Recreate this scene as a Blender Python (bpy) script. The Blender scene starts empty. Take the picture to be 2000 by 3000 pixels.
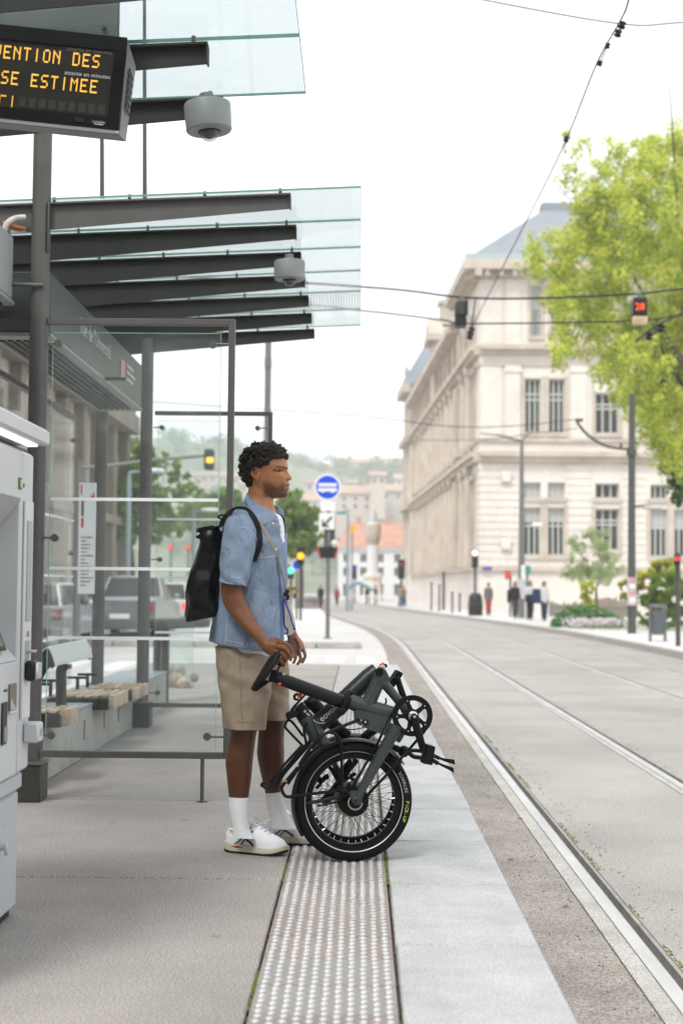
import bpy, math, random
import numpy as np
from mathutils import Vector, Matrix
random.seed(7); np.random.seed(7)
R = math.radians
scene = bpy.context.scene
COL = scene.collection
# ------------------------------------------------------------------ camera
CAM = Vector((0.0, 0.0, 1.17)); FOC = 4288.0           # focal length in pixels of the 2000 x 3000 photograph
pitch = math.atan(224.0/FOC); yaw = math.atan(55.0/FOC); roll = R(0.5)
CM = (Matrix.Rotation(yaw, 3, 'Z') @ Matrix.Rotation(math.pi/2 + pitch, 3, 'X') @ Matrix.Rotation(roll, 3, 'Z'))
cd = bpy.data.cameras.new('camera'); cam = bpy.data.objects.new('camera', cd); COL.objects.link(cam)
cam.matrix_world = Matrix.Translation(CAM) @ CM.to_4x4()
cd.sensor_fit = 'VERTICAL'; cd.sensor_height = 36.0; cd.lens = 36.0*FOC/3000.0
cd.clip_start = 0.05; cd.clip_end = 6000
cd.dof.use_dof = True; cd.dof.focus_distance = 6.45; cd.dof.aperture_fstop = 2.7; cd.dof.aperture_blades = 9
scene.camera = cam
# ------------------------------------------------------------------ sky and sun
SUN_EL, SUN_AZ = R(54), R(205)                         # sun high, behind the camera
world = bpy.data.worlds.new('World'); scene.world = world; world.use_nodes = True
nt = world.node_tree; nt.nodes.clear()
N = nt.nodes.new; L = nt.links.new
wo = N('ShaderNodeOutputWorld'); mixs = N('ShaderNodeMixShader')
sky = N('ShaderNodeTexSky'); sky.sky_type = 'NISHITA'; sky.sun_disc = False
sky.sun_elevation = SUN_EL; sky.sun_rotation = SUN_AZ; sky.air_density = 1.0; sky.dust_density = 2.0
b1 = N('ShaderNodeBackground'); b1.inputs[1].default_value = 0.10; L(sky.outputs[0], b1.inputs[0])
tc = N('ShaderNodeTexCoord'); nz = N('ShaderNodeTexNoise'); nz.inputs['Scale'].default_value = 2.2; nz.inputs['Detail'].default_value = 5
mp = N('ShaderNodeMapping'); mp.inputs['Scale'].default_value = (1, 1, 2.4); L(tc.outputs['Generated'], mp.inputs[0]); L(mp.outputs[0], nz.inputs['Vector'])
rp = N('ShaderNodeValToRGB'); rp.color_ramp.elements[0].position = .32; rp.color_ramp.elements[1].position = .68
rp.color_ramp.elements[0].color = (.86, .90, .95, 1); rp.color_ramp.elements[1].color = (1.0, 1.0, 1.0, 1)
L(nz.outputs['Fac'], rp.inputs[0])
b2 = N('ShaderNodeBackground'); b2.inputs[1].default_value = .86; L(rp.outputs[0], b2.inputs[0])
mixs.inputs[0].default_value = 0.93; L(b1.outputs[0], mixs.inputs[1]); L(b2.outputs[0], mixs.inputs[2]); L(mixs.outputs[0], wo.inputs[0])
sd = bpy.data.lights.new('sun', 'SUN'); sd.energy = 1.5; sd.angle = R(15); sd.color = (1, .965, .91)
sun = bpy.data.objects.new('sun', sd); COL.objects.link(sun)
sv = Vector((math.sin(SUN_AZ)*math.cos(SUN_EL), math.cos(SUN_AZ)*math.cos(SUN_EL), math.sin(SUN_EL)))   # towards the sun
sun.rotation_euler = sv.to_track_quat('Z', 'Y').to_euler(); sun.location = (20, -20, 30)
scene.view_settings.view_transform = 'Standard'; scene.view_settings.look = 'None'
scene.view_settings.exposure = 0.92; scene.view_settings.gamma = 1.0
scene.cycles.max_bounces = 10; scene.cycles.diffuse_bounces = 6; scene.cycles.volume_bounces = 2; scene.cycles.transparent_max_bounces = 24; scene.cycles.use_denoising = True
scene.cycles.caustics_reflective = False; scene.cycles.caustics_refractive = False
scene.cycles.sample_clamp_indirect = 6.0
# ------------------------------------------------------------------ pixel -> place
def ray(fx, fy):
    return CM @ Vector(((fx-1000)/FOC, (1500-fy)/FOC, -1.0))
def at(fx, fy, Y):                 # point at depth Y
    d = ray(fx, fy); return CAM + d*(Y/d.y)
def gnd(fx, fy, z=0.0):            # point on a level plane
    d = ray(fx, fy); return CAM + d*((z-CAM.z)/d.z)
def atx(fx, fy, X):
    d = ray(fx, fy); return CAM + d*(X/d.x)
def D(u, v, Y): return at(u*2000/1568., v*2000/1568., Y)
def Dg(u, v, z=0.0): return gnd(u*2000/1568., v*2000/1568., z)
def crop(x0, y0, s):               # a crop of the photograph, s photograph pixels per crop pixel
    return lambda x, y: (x0+s*x, y0+s*y)
# ------------------------------------------------------------------ materials
MATS = {}
def mat(name, col, rough=.6, metal=0., var=0., vscale=6., bump=0., bscale=60., coat=0., emit=None, estr=0., spec=.28,
        speck=0., sscale=300., col2=None, sss=0., attr=None, trans=0., streak=None, detail=6.):
    if name in MATS: return MATS[name]
    m = bpy.data.materials.new(name); m.use_nodes = True; t = m.node_tree; p = t.nodes['Principled BSDF']
    c = (*col, 1.)
    p.inputs['Base Color'].default_value = c; p.inputs['Roughness'].default_value = rough; p.inputs['Metallic'].default_value = metal
    p.inputs['Coat Weight'].default_value = coat; p.inputs['Coat Roughness'].default_value = .12; p.inputs['Specular IOR Level'].default_value = spec
    if sss: p.inputs['Subsurface Weight'].default_value = sss; p.inputs['Subsurface Radius'].default_value = (.012, .005, .003); p.inputs['Subsurface Scale'].default_value = .6
    if trans: p.inputs['Transmission Weight'].default_value = trans
    if emit: p.inputs['Emission Color'].default_value = (*emit, 1.); p.inputs['Emission Strength'].default_value = estr
    tcn = t.nodes.new('ShaderNodeTexCoord'); src = tcn.outputs['Object']
    if streak:
        mpn = t.nodes.new('ShaderNodeMapping'); mpn.inputs['Scale'].default_value = streak; t.links.new(src, mpn.inputs[0]); vsrc = mpn.outputs[0]
    else: vsrc = src
    out = None
    if attr:
        a = t.nodes.new('ShaderNodeAttribute'); a.attribute_name = attr; out = a.outputs['Color']
    if var or col2:
        n = t.nodes.new('ShaderNodeTexNoise'); n.inputs['Scale'].default_value = vscale; n.inputs['Detail'].default_value = detail; n.inputs['Roughness'].default_value = .65
        t.links.new(vsrc, n.inputs['Vector'])
        r = t.nodes.new('ShaderNodeValToRGB'); r.color_ramp.elements[0].position = .34; r.color_ramp.elements[1].position = .68
        t.links.new(n.outputs['Fac'], r.inputs[0])
        if out is not None:
            r.color_ramp.elements[0].color = (1-var,)*3+(1,); r.color_ramp.elements[1].color = (1+var*.6,)*3+(1,)
            mx = t.nodes.new('ShaderNodeMix'); mx.data_type = 'RGBA'; mx.blend_type = 'MULTIPLY'; mx.inputs[0].default_value = 1
            t.links.new(out, mx.inputs[6]); t.links.new(r.outputs[0], mx.inputs[7]); out = mx.outputs[2]
        else:
            c2 = col2 or tuple(v*(1-var) for v in col)
            r.color_ramp.elements[0].color = (*c2, 1)
            r.color_ramp.elements[1].color = (*[min(1, v*(1+var*.45)) for v in col], 1); out = r.outputs[0]
    if speck:
        n = t.nodes.new('ShaderNodeTexNoise'); n.inputs['Scale'].default_value = sscale; n.inputs['Detail'].default_value = 2
        t.links.new(src, n.inputs['Vector'])
        r = t.nodes.new('ShaderNodeValToRGB'); r.color_ramp.elements[0].position = .36; r.color_ramp.elements[1].position = .66
        r.color_ramp.elements[0].color = (1-speck,)*3+(1,); r.color_ramp.elements[1].color = (1+speck,)*3+(1,); t.links.new(n.outputs['Fac'], r.inputs[0])
        mx = t.nodes.new('ShaderNodeMix'); mx.data_type = 'RGBA'; mx.blend_type = 'MULTIPLY'; mx.inputs[0].default_value = 1
        if out is not None: t.links.new(out, mx.inputs[6])
        else: mx.inputs[6].default_value = c
        t.links.new(r.outputs[0], mx.inputs[7]); out = mx.outputs[2]
    if out is not None: t.links.new(out, p.inputs['Base Color'])
    if bump:
        n = t.nodes.new('ShaderNodeTexNoise'); n.inputs['Scale'].default_value = bscale; n.inputs['Detail'].default_value = 5
        t.links.new(vsrc, n.inputs['Vector'])
        bn = t.nodes.new('ShaderNodeBump'); bn.inputs['Strength'].default_value = bump; bn.inputs['Distance'].default_value = .01
        t.links.new(n.outputs['Fac'], bn.inputs['Height']); t.links.new(bn.outputs[0], p.inputs['Normal'])
    MATS[name] = m; return m
def glass(name, tint=(.90, .95, .94), dirt=.06, dcol=(.8, .86, .85), refl=1.0, stripes=None):
    if name in MATS: return MATS[name]
    m = bpy.data.materials.new(name); m.use_nodes = True; t = m.node_tree; t.nodes.clear(); n = t.nodes.new; l = t.links.new
    o = n('ShaderNodeOutputMaterial'); tr = n('ShaderNodeBsdfTransparent'); tr.inputs[0].default_value = (*tint, 1)
    gl = n('ShaderNodeBsdfGlossy'); gl.inputs['Roughness'].default_value = .03; df = n('ShaderNodeBsdfDiffuse'); df.inputs[0].default_value = (*dcol, 1)
    tl = n('ShaderNodeBsdfTranslucent'); tl.inputs[0].default_value = (*dcol, 1); ad = n('ShaderNodeMixShader'); ad.inputs[0].default_value = .5
    l(df.outputs[0], ad.inputs[1]); l(tl.outputs[0], ad.inputs[2])
    fr = n('ShaderNodeLayerWeight'); fr.inputs[0].default_value = .5; pw = n('ShaderNodeMath'); pw.operation = 'POWER'; pw.inputs[1].default_value = 4.; l(fr.outputs[1], pw.inputs[0])
    ml = n('ShaderNodeMath'); ml.operation = 'MULTIPLY_ADD'; ml.inputs[1].default_value = .42*refl; ml.inputs[2].default_value = .02*refl; l(pw.outputs[0], ml.inputs[0])
    m1 = n('ShaderNodeMixShader'); l(ml.outputs[0], m1.inputs[0]); l(tr.outputs[0], m1.inputs[1]); l(gl.outputs[0], m1.inputs[2])
    m2 = n('ShaderNodeMixShader'); l(m1.outputs[0], m2.inputs[1]); l(ad.outputs[0], m2.inputs[2])
    tcn = n('ShaderNodeTexCoord'); nz_ = n('ShaderNodeTexNoise'); nz_.inputs['Scale'].default_value = 3; nz_.inputs['Detail'].default_value = 8; l(tcn.outputs['Object'], nz_.inputs['Vector'])
    mr = n('ShaderNodeMapRange'); mr.inputs[1].default_value = .35; mr.inputs[2].default_value = .75; mr.inputs[3].default_value = dirt*.4; mr.inputs[4].default_value = dirt*1.8
    l(nz_.outputs['Fac'], mr.inputs[0]); fac = mr.outputs[0]
    if stripes:
        sp = n('ShaderNodeSeparateXYZ'); l(tcn.outputs['Object'], sp.inputs[0]); mm = n('ShaderNodeMath'); mm.operation = 'MULTIPLY'; mm.inputs[1].default_value = stripes; l(sp.outputs[0], mm.inputs[0])
        ff = n('ShaderNodeMath'); ff.operation = 'FRACT'; l(mm.outputs[0], ff.inputs[0]); gt = n('ShaderNodeMath'); gt.operation = 'GREATER_THAN'; gt.inputs[1].default_value = .5; l(ff.outputs[0], gt.inputs[0])
        mu = n('ShaderNodeMath'); mu.operation = 'MULTIPLY'; mu.inputs[1].default_value = .5; l(gt.outputs[0], mu.inputs[0])
        a2 = n('ShaderNodeMath'); a2.operation = 'ADD'; l(mu.outputs[0], a2.inputs[0]); l(fac, a2.inputs[1]); fac = a2.outputs[0]
    l(fac, m2.inputs[0]); l(m2.outputs[0], o.inputs[0]); MATS[name] = m; return m
# ------------------------------------------------------------------ mesh building
ORG = {}
class MB:
    def __init__(s): s.v = []; s.f = []; s.uv = None
    def add(s, vs, fs):
        o = len(s.v); s.v.extend([tuple(v) for v in vs]); s.f.extend([tuple(i+o for i in f) for f in fs]); return s
    def box(s, c, size, M=None, bev=0.):
        hx, hy, hz = size[0]/2, size[1]/2, size[2]/2; c = Vector(c); vs = []; fs = []
        if bev <= 0:
            for x in (-hx, hx):
                for y in (-hy, hy):
                    for z in (-hz, hz): vs.append(Vector((x, y, z)))
            fs = [(0,1,3,2),(4,6,7,5),(0,4,5,1),(2,3,7,6),(0,2,6,4),(1,5,7,3)]
        else:
            b = min(bev, hx*.98, hy*.98, hz*.98); idx = {}
            for sx in (-1, 1):
                for sy in (-1, 1):
                    for sz in (-1, 1):
                        for a in range(3):
                            q = [sx*(hx-b), sy*(hy-b), sz*(hz-b)]; q[a] = (sx*hx, sy*hy, sz*hz)[a]
                            idx[(sx, sy, sz, a)] = len(vs); vs.append(Vector(q))
            I = lambda x, y, z, a: idx[(x, y, z, a)]
            for q in (-1, 1):
                f = [I(q,-1,-1,0), I(q,1,-1,0), I(q,1,1,0), I(q,-1,1,0)]; fs.append(f if q > 0 else f[::-1])
                f = [I(-1,q,-1,1), I(-1,q,1,1), I(1,q,1,1), I(1,q,-1,1)]; fs.append(f if q > 0 else f[::-1])
                f = [I(-1,-1,q,2), I(1,-1,q,2), I(1,1,q,2), I(-1,1,q,2)]; fs.append(f if q > 0 else f[::-1])
            for a in (-1, 1):
                for b_ in (-1, 1):
                    f = [I(a,b_,-1,0), I(a,b_,-1,1), I(a,b_,1,1), I(a,b_,1,0)]; fs.append(f if a*b_ > 0 else f[::-1])
                    f = [I(a,-1,b_,0), I(a,1,b_,0), I(a,1,b_,2), I(a,-1,b_,2)]; fs.append(f if a*b_ > 0 else f[::-1])
                    f = [I(-1,a,b_,1), I(-1,a,b_,2), I(1,a,b_,2), I(1,a,b_,1)]; fs.append(f if a*b_ > 0 else f[::-1])
                    for c_ in (-1, 1):
                        f = [I(a,b_,c_,0), I(a,b_,c_,1), I(a,b_,c_,2)]; fs.append(f if a*b_*c_ > 0 else f[::-1])
        if M is not None: vs = [M @ v for v in vs]
        return s.add([c+v for v in vs], fs)
    def bx(s, x0, x1, y0, y1, z0, z1, bev=0.):
        return s.box(((x0+x1)/2, (y0+y1)/2, (z0+z1)/2), (abs(x1-x0), abs(y1-y0), abs(z1-z0)), None, bev)
    def rings(s, rs, closed=False, cap=True):
        n = len(rs[0]); o = len(s.v)
        for r in rs: s.v.extend([tuple(p) for p in r])
        m = len(rs)
        for i in range(m if closed else m-1):
            a = o+i*n; b = o+((i+1) % m)*n
            for j in range(n):
                k = (j+1) % n; s.f.append((a+j, a+k, b+k, b+j))
        if cap and not closed:
            s.f.append(tuple(o+j for j in range(n))[::-1]); s.f.append(tuple(o+(m-1)*n+j for j in range(n)))
        return s
    def tube(s, pts, r, n=8, closed=False, cap=True, flat=1.0, up=None):
        pts = [Vector(p) for p in pts]; m = len(pts); rr = r if isinstance(r, (list, tuple)) else [r]*m
        tg = []
        for i in range(m):
            if closed: t = pts[(i+1) % m]-pts[i-1]
            else: t = pts[min(i+1, m-1)]-pts[max(i-1, 0)]
            tg.append(t.normalized() if t.length > 1e-9 else Vector((0, 0, 1)))
        ref = Vector(up) if up is not None else (Vector((0, 1, 0)) if abs(tg[0].y) < .9 else Vector((1, 0, 0)))
        rs = []; u = (ref-tg[0]*ref.dot(tg[0])).normalized()
        for i in range(m):
            if up is not None: u = (Vector(up)-tg[i]*Vector(up).dot(tg[i]))
            else: u = u-tg[i]*u.dot(tg[i])
            u = u.normalized(); w = tg[i].cross(u)
            rs.append([pts[i]+u*(rr[i]*math.cos(2*math.pi*k/n))+w*(rr[i]*flat*math.sin(2*math.pi*k/n)) for k in range(n)])
        return s.rings(rs, closed, cap)
    def cyl(s, p0, p1, r0, r1=None, n=12, cap=True):
        return s.tube([p0, p1], [r0, r0 if r1 is None else r1], n, cap=cap)
    def lathe(s, prof, c, axis=(0, 0, 1), n=24, cap=True):     # prof: (radius, height)
        a = Vector(axis).normalized(); u = a.orthogonal().normalized(); w = a.cross(u); c = Vector(c)
        return s.rings([[c+a*h+(u*math.cos(2*math.pi*k/n)+w*math.sin(2*math.pi*k/n))*r for k in range(n)] for r, h in prof], cap=cap)
    def torus(s, c, axis, Rr, r, n=48, m=10, squash=1.):
        a = Vector(axis).normalized(); u = a.orthogonal().normalized(); w = a.cross(u); c = Vector(c); rs = []
        for k in range(n):
            d = u*math.cos(2*math.pi*k/n)+w*math.sin(2*math.pi*k/n)
            rs.append([c+d*(Rr+r*math.cos(2*math.pi*j/m))+a*(r*squash*math.sin(2*math.pi*j/m)) for j in range(m)])
        return s.rings(rs, closed=True)
    def prism(s, poly, ext):                # polygon (3-D points) pushed along ext
        ext = Vector(ext); n = len(poly); a = [Vector(p) for p in poly]; b = [p+ext for p in a]
        nrm = Vector((0, 0, 0))
        for i in range(n): nrm += a[i].cross(a[(i+1) % n])
        if nrm.dot(ext) > 0: a, b = b, a
        o = len(s.v); s.v.extend([tuple(p) for p in a+b])
        s.f.append(tuple(range(o, o+n))); s.f.append(tuple(range(o+2*n-1, o+n-1, -1)))
        for i in range(n):
            j = (i+1) % n; s.f.append((o+i, o+n+i, o+n+j, o+j))
        return s
    def ball(s, c, r, n=12, m=8, M=None):
        rx, ry, rz = (r, r, r) if not isinstance(r, (list, tuple)) else r; c = Vector(c); o = len(s.v); pts = []
        for i in range(1, m):
            a = math.pi*i/m
            for k in range(n): pts.append(Vector((rx*math.sin(a)*math.cos(2*math.pi*k/n), ry*math.sin(a)*math.sin(2*math.pi*k/n), rz*math.cos(a))))
        pts.append(Vector((0, 0, rz))); pts.append(Vector((0, 0, -rz)))
        if M is not None: pts = [M @ p for p in pts]
        s.v.extend([tuple(c+p) for p in pts]); t = o+(m-1)*n; b = t+1
        for i in range(m-2):
            for k in range(n):
                k2 = (k+1) % n; s.f.append((o+i*n+k, o+(i+1)*n+k, o+(i+1)*n+k2, o+i*n+k2))
        for k in range(n):
            k2 = (k+1) % n; s.f.append((t, o+k, o+k2)); s.f.append((b, o+(m-2)*n+k2, o+(m-2)*n+k))
        return s
    def quad(s, a, b, c, d): return s.add([a, b, c, d], [(0, 1, 2, 3)])
    def limb(s, st, n=16, p=2.0, cap=True):
        """st: (L, R, half depth[, dy]) - left and right silhouette points (world) and half depth along y"""
        rs = []
        for q in st:
            Lp, Rp, ry = Vector(q[0]), Vector(q[1]), q[2]; dy = q[3] if len(q) > 3 else 0
            c = (Lp+Rp)/2; c.y += dy; h = (Rp-Lp)/2; h.y = 0; rg = []
            for k in range(n):
                a = 2*math.pi*k/n; ca, sa = math.cos(a), math.sin(a)
                if p != 2.0: ca = math.copysign(abs(ca)**(2/p), ca); sa = math.copysign(abs(sa)**(2/p), sa)
                rg.append(c+h*ca+Vector((0, -ry*sa, 0)))
            rs.append(rg)
        return s.rings(rs, cap=cap)
    def mesh(s, name, origin=(0, 0, 0), smooth=True, ang=.7):
        me = bpy.data.meshes.new(name); o = Vector(origin)
        me.from_pydata([(v[0]-o.x, v[1]-o.y, v[2]-o.z) for v in s.v], [], s.f); me.validate(); me.update()
        if smooth:
            me.polygons.foreach_set('use_smooth', [True]*len(me.polygons))
            try: me.set_sharp_from_angle(angle=ang)
            except Exception: pass
        return me
    def build(s, name, m, parent=None, smooth=True, label=None, cat=None, group=None, kind=None, ang=.7, origin=None):
        if parent is not None: o = ORG[parent.name]
        elif origin is not None: o = Vector(origin)
        else:
            A = np.array(s.v); o = Vector(((A[:, 0].min()+A[:, 0].max())/2, (A[:, 1].min()+A[:, 1].max())/2, A[:, 2].min()))
        me = s.mesh(name, o, smooth, ang); ob = bpy.data.objects.new(name, me); COL.objects.link(ob)
        ml = m if isinstance(m, (list, tuple)) else [m]
        for q in ml: me.materials.append(q)
        if parent is not None: ob.parent = parent
        else: ob.location = o
        ORG[ob.name] = Vector(o); tag(ob, label, cat, group, kind); return ob
def tag(o, label=None, cat=None, group=None, kind=None):
    if label: o['label'] = label
    if cat: o['category'] = cat
    if group: o['group'] = group
    if kind: o['kind'] = kind
    return o
def thing(name, label, cat, loc, group=None, kind=None):
    o = bpy.data.objects.new(name, None); COL.objects.link(o); o.location = loc; o.empty_display_size = .2
    ORG[o.name] = Vector(loc); return tag(o, label, cat, group, kind)
def inst(name, me, parent, pos, rot=None, scale=None):       # one more object on shared mesh data
    o = bpy.data.objects.new(name, me); COL.objects.link(o); o.parent = parent; o.location = Vector(pos)-(ORG[parent.name] if parent else Vector())
    if rot: o.rotation_euler = rot
    if scale: o.scale = scale
    return o
def copy_thing(src, loc, label=None, rz=None, group=None):
    c = src.copy(); COL.objects.link(c); c.location = loc; ORG[c.name] = Vector(loc)
    if label: c['label'] = label
    if group: c['group'] = group
    if rz is not None: c.rotation_euler.z = rz
    def rec(a, b):
        for ch in list(a.children):
            k = ch.copy(); COL.objects.link(k); k.parent = b; rec(ch, k)
    rec(src, c); return c
def text(body, size, M, m, name, parent=None, ext=.001, align='CENTER', label=None):
    cu = bpy.data.curves.new('txt', 'FONT'); cu.body = body; cu.size = size; cu.extrude = ext; cu.align_x = align; cu.align_y = 'CENTER'; cu.resolution_u = 3
    ob = bpy.data.objects.new('txt', cu); COL.objects.link(ob)
    dg = bpy.context.evaluated_depsgraph_get(); me = bpy.data.meshes.new_from_object(ob.evaluated_get(dg))
    bpy.data.objects.remove(ob); bpy.data.curves.remove(cu)
    T = Matrix.Translation(-(ORG[parent.name] if parent else Vector())) @ M; me.transform(T); me.materials.clear(); me.materials.append(m); me.name = name
    o = bpy.data.objects.new(name, me); COL.objects.link(o); ORG[o.name] = ORG[parent.name] if parent else Vector()
    if parent: o.parent = parent
    return tag(o, label)
def frame(o, ex, ey):                 # matrix with x along ex, y along ey
    ex = Vector(ex).normalized(); ey = Vector(ey); ey = (ey-ex*ex.dot(ey)).normalized(); ez = ex.cross(ey)
    return Matrix(((ex.x, ey.x, ez.x, o[0]), (ex.y, ey.y, ez.y, o[1]), (ex.z, ey.z, ez.z, o[2]), (0, 0, 0, 1)))
def smooth_path(pts, k=4, closed=False):     # Catmull-Rom
    P = [Vector(p) for p in pts]; n = len(P); out = []
    for i in range(n if closed else n-1):
        if closed: p0, p1, p2, p3 = P[i-1], P[i], P[(i+1) % n], P[(i+2) % n]
        else: p0, p1, p2, p3 = P[max(i-1, 0)], P[i], P[i+1], P[min(i+2, n-1)]
        for j in range(k):
            t = j/k; out.append(.5*((2*p1)+(p2-p0)*t+(2*p0-5*p1+4*p2-p3)*t*t+(3*p1-p0-3*p2+p3)*t**3))
    if not closed: out.append(P[-1])
    return out
# ================================================================== SETTING
def bend(Y):
    if Y < 36: return 0.
    if Y < 60: return .0016*(Y-36)**2
    return .9216+.0768*(Y-60)
m_conc = mat('platform_concrete', (.315, .290, .270), .85, var=.20, vscale=1.1, speck=.34, sscale=130, bump=.25, bscale=220)
def spots(m, scale, size, dark):        # chewing gum and small stains trodden into the paving
    t = m.node_tree; p = t.nodes['Principled BSDF']; src = p.inputs['Base Color'].links[0].from_socket
    tcn = t.nodes.new('ShaderNodeTexCoord'); v = t.nodes.new('ShaderNodeTexVoronoi'); v.inputs['Scale'].default_value = scale; t.links.new(tcn.outputs['Object'], v.inputs['Vector'])
    n = t.nodes.new('ShaderNodeTexNoise'); n.inputs['Scale'].default_value = scale*.7; n.inputs['Detail'].default_value = 4; t.links.new(tcn.outputs['Object'], n.inputs['Vector'])
    mu = t.nodes.new('ShaderNodeMath'); mu.operation = 'MULTIPLY'; mu.inputs[1].default_value = size*2; t.links.new(n.outputs['Fac'], mu.inputs[0])
    ls = t.nodes.new('ShaderNodeMath'); ls.operation = 'LESS_THAN'; t.links.new(v.outputs['Distance'], ls.inputs[0]); t.links.new(mu.outputs[0], ls.inputs[1])
    sc = t.nodes.new('ShaderNodeMath'); sc.operation = 'MULTIPLY'; sc.inputs[1].default_value = .55; t.links.new(ls.outputs[0], sc.inputs[0])
    mx = t.nodes.new('ShaderNodeMix'); mx.data_type = 'RGBA'; mx.inputs[7].default_value = (*dark, 1); t.links.new(sc.outputs[0], mx.inputs[0]); t.links.new(src, mx.inputs[6]); t.links.new(mx.outputs[2], p.inputs['Base Color'])
spots(m_conc, 2.3, .045, (.15, .135, .125))
m_tact = mat('tactile_paver', (.275, .238, .216), .85, var=.14, vscale=3, speck=.30, sscale=170, bump=.35, bscale=160)
m_tact2 = mat('tactile_paver_plain', (.27, .26, .252), .8, var=.08, vscale=3, speck=.08, sscale=200, bump=.15, bscale=160)
m_stud = mat('stud_steel', (.50, .49, .48), .42, .35, var=.25, vscale=40)
m_gran = mat('pale_granite', (.43, .433, .43), .75, var=.16, vscale=3.5, speck=.16, sscale=120, bump=.25, bscale=90)
spots(m_gran, 2.7, .03, (.24, .235, .225))
m_asph = mat('rough_asphalt', (.30, .272, .243), .95, var=.24, vscale=2.2, speck=.38, sscale=110, bump=.7, bscale=45)
m_bed = mat('track_asphalt', (.345, .322, .297), .62, spec=.6, var=.26, vscale=.45, speck=.22, sscale=60, bump=.4, bscale=70)
spots(m_bed, .8, .05, (.22, .20, .18))
m_road = mat('pale_road', (.52, .505, .49), .65, spec=.5, var=.14, vscale=.5, speck=.15, sscale=50, bump=.2, bscale=50)
m_bandc = mat('rail_concrete', (.45, .43, .40), .9, var=.2, vscale=4, speck=.3, sscale=110, bump=.4, bscale=90)
m_rail = mat('rail_steel', (.66, .66, .67), .38, .5, var=.2, vscale=6, streak=(1, .15, 1))
m_groove = mat('rail_groove', (.32, .30, .28), .85, .2, var=.3, vscale=8)
m_pave = mat('pale_paving', (.56, .55, .54), .85, var=.1, vscale=.7, speck=.1, sscale=40)
m_dirt = mat('joint_dirt', (.085, .07, .055), .95, var=.3, vscale=20)
m_moss = mat('moss', (.14, .17, .035), .95, var=.4, vscale=20)
m_white = mat('road_paint', (.72, .72, .70), .7, var=.15, vscale=3)

def strip(mb, x0, x1, Y0, Y1, zt, zb, follow=True, step=3.0):
    n = max(1, int((Y1-Y0)/step)); rs = []
    for i in range(n+1):
        Y = Y0+(Y1-Y0)*i/n; b = bend(Y) if follow else 0
        X0 = x0(Y) if callable(x0) else x0-b; X1 = x1(Y) if callable(x1) else x1-b
        rs.append([(X0, Y, zt), (X1, Y, zt), (X1, Y, zb), (X0, Y, zb)])
    return mb.rings(rs)
# ground sheet to the horizon
MB().quad((-1500, -60, -.46), (1500, -60, -.46), (1500, 3000, -.46), (-1500, 3000, -.46)).build('ground', mat('far_ground', (.33, .32, .30), .9, var=.1, vscale=.05), kind='structure')
YE = 22.7
mb = MB(); strip(mb, .61, 1.045, 1.5, 140, -.300, -.45); mb.build('asphalt_verge', m_asph, kind='structure')
mb = MB(); strip(mb, 1.051, 1.128, 1.5, 140, -.297, -.45); strip(mb, 2.345, 2.40, 1.5, 140, -.297, -.45); strip(mb, 4.26, 4.33, 1.5, 140, -.297, -.45); strip(mb, 5.60, 5.66, 1.5, 140, -.297, -.45)
mb.build('rail_bedding', m_bandc, kind='structure')
mb = MB(); strip(mb, 1.262, 2.339, 1.5, 140, -.300, -.45); strip(mb, 2.536, 4.255, 1.5, 140, -.300, -.45); strip(mb, 4.466, 5.595, 1.5, 140, -.300, -.45); strip(mb, 5.796, lambda Y: 7.0-1.05*bend(Y), 1.5, 140, -.300, -.45)
mb.build('tram_road', m_bed, kind='structure')
for x in (1.13, 2.402, 4.332, 5.662):         # grooved rails
    mb = MB(); strip(mb, x, x+.062, 1.5, 140, -.291, -.45); o = mb.build('tram_rail', m_rail, kind='structure')
    k = MB(); strip(k, x+.0625, x+.103, 1.5, 140, -.335, -.45); k.build('groove', m_groove, o)
    k = MB(); strip(k, x+.1035, x+.122, 1.5, 140, -.294, -.45); k.build('guard_lip', mat('guard_steel', (.34, .32, .30), .55, .3, var=.25, vscale=7), o)
    k = MB(); strip(k, x+.1225, x+.131, 1.5, 140, -.312, -.45); k.build('joint', m_dirt, o)
# left-hand roads and the paved end of the platform
mb = MB(); mb.bx(-40, -3.25, 1.5, YE, -.45, -.302)
strip(mb, lambda Y: -40, lambda Y: (1.045 if Y > 33 else .595)-bend(Y), YE, 150, -.302, -.45); mb.build('road', m_road, kind='structure')
mb = MB()
for i in range(5): mb.bx(-7.6+i*.95, -7.1+i*.95, 25.5, 29.0, -.302, -.297)
for i in range(4): mb.bx(-1.9+i*.62, -1.55+i*.62, 29.2, 31.6, -.302, -.297)
mb.build('road_markings', m_white, kind='structure')
# right-hand pavement with kerb
mb = MB(); strip(mb, lambda Y: 7.2-1.05*bend(Y), lambda Y: 70, 1.5, 150, -.150, -.45); mb.build('pavement', m_pave, kind='structure')
mb = MB(); strip(mb, lambda Y: 7.004-1.05*bend(Y), lambda Y: 7.197-1.05*bend(Y), 1.5, 150, -.146, -.45); mb.build('kerb', m_bandc, kind='structure')
# traffic island with its kerb stones
isl = MB(); strip(isl, lambda Y: -7, lambda Y: -.28-.038*(Y-36), 36.2, 100, -.150, -.3); isl = isl.build('traffic_island', m_pave, kind='structure')
ks = MB().box((0, 0, .077), (.97, .19, .154), None, .015).mesh('kerb_stone'); ks.materials.append(m_bandc)
for i in range(7): inst('kerb_stone', ks, isl, (-.55-i, 36.1, -.3))
MB().box((-.02, 36.2, -.225), (.16, .4, .152), None, .03).build('kerb_end', m_bandc, isl)

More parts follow.
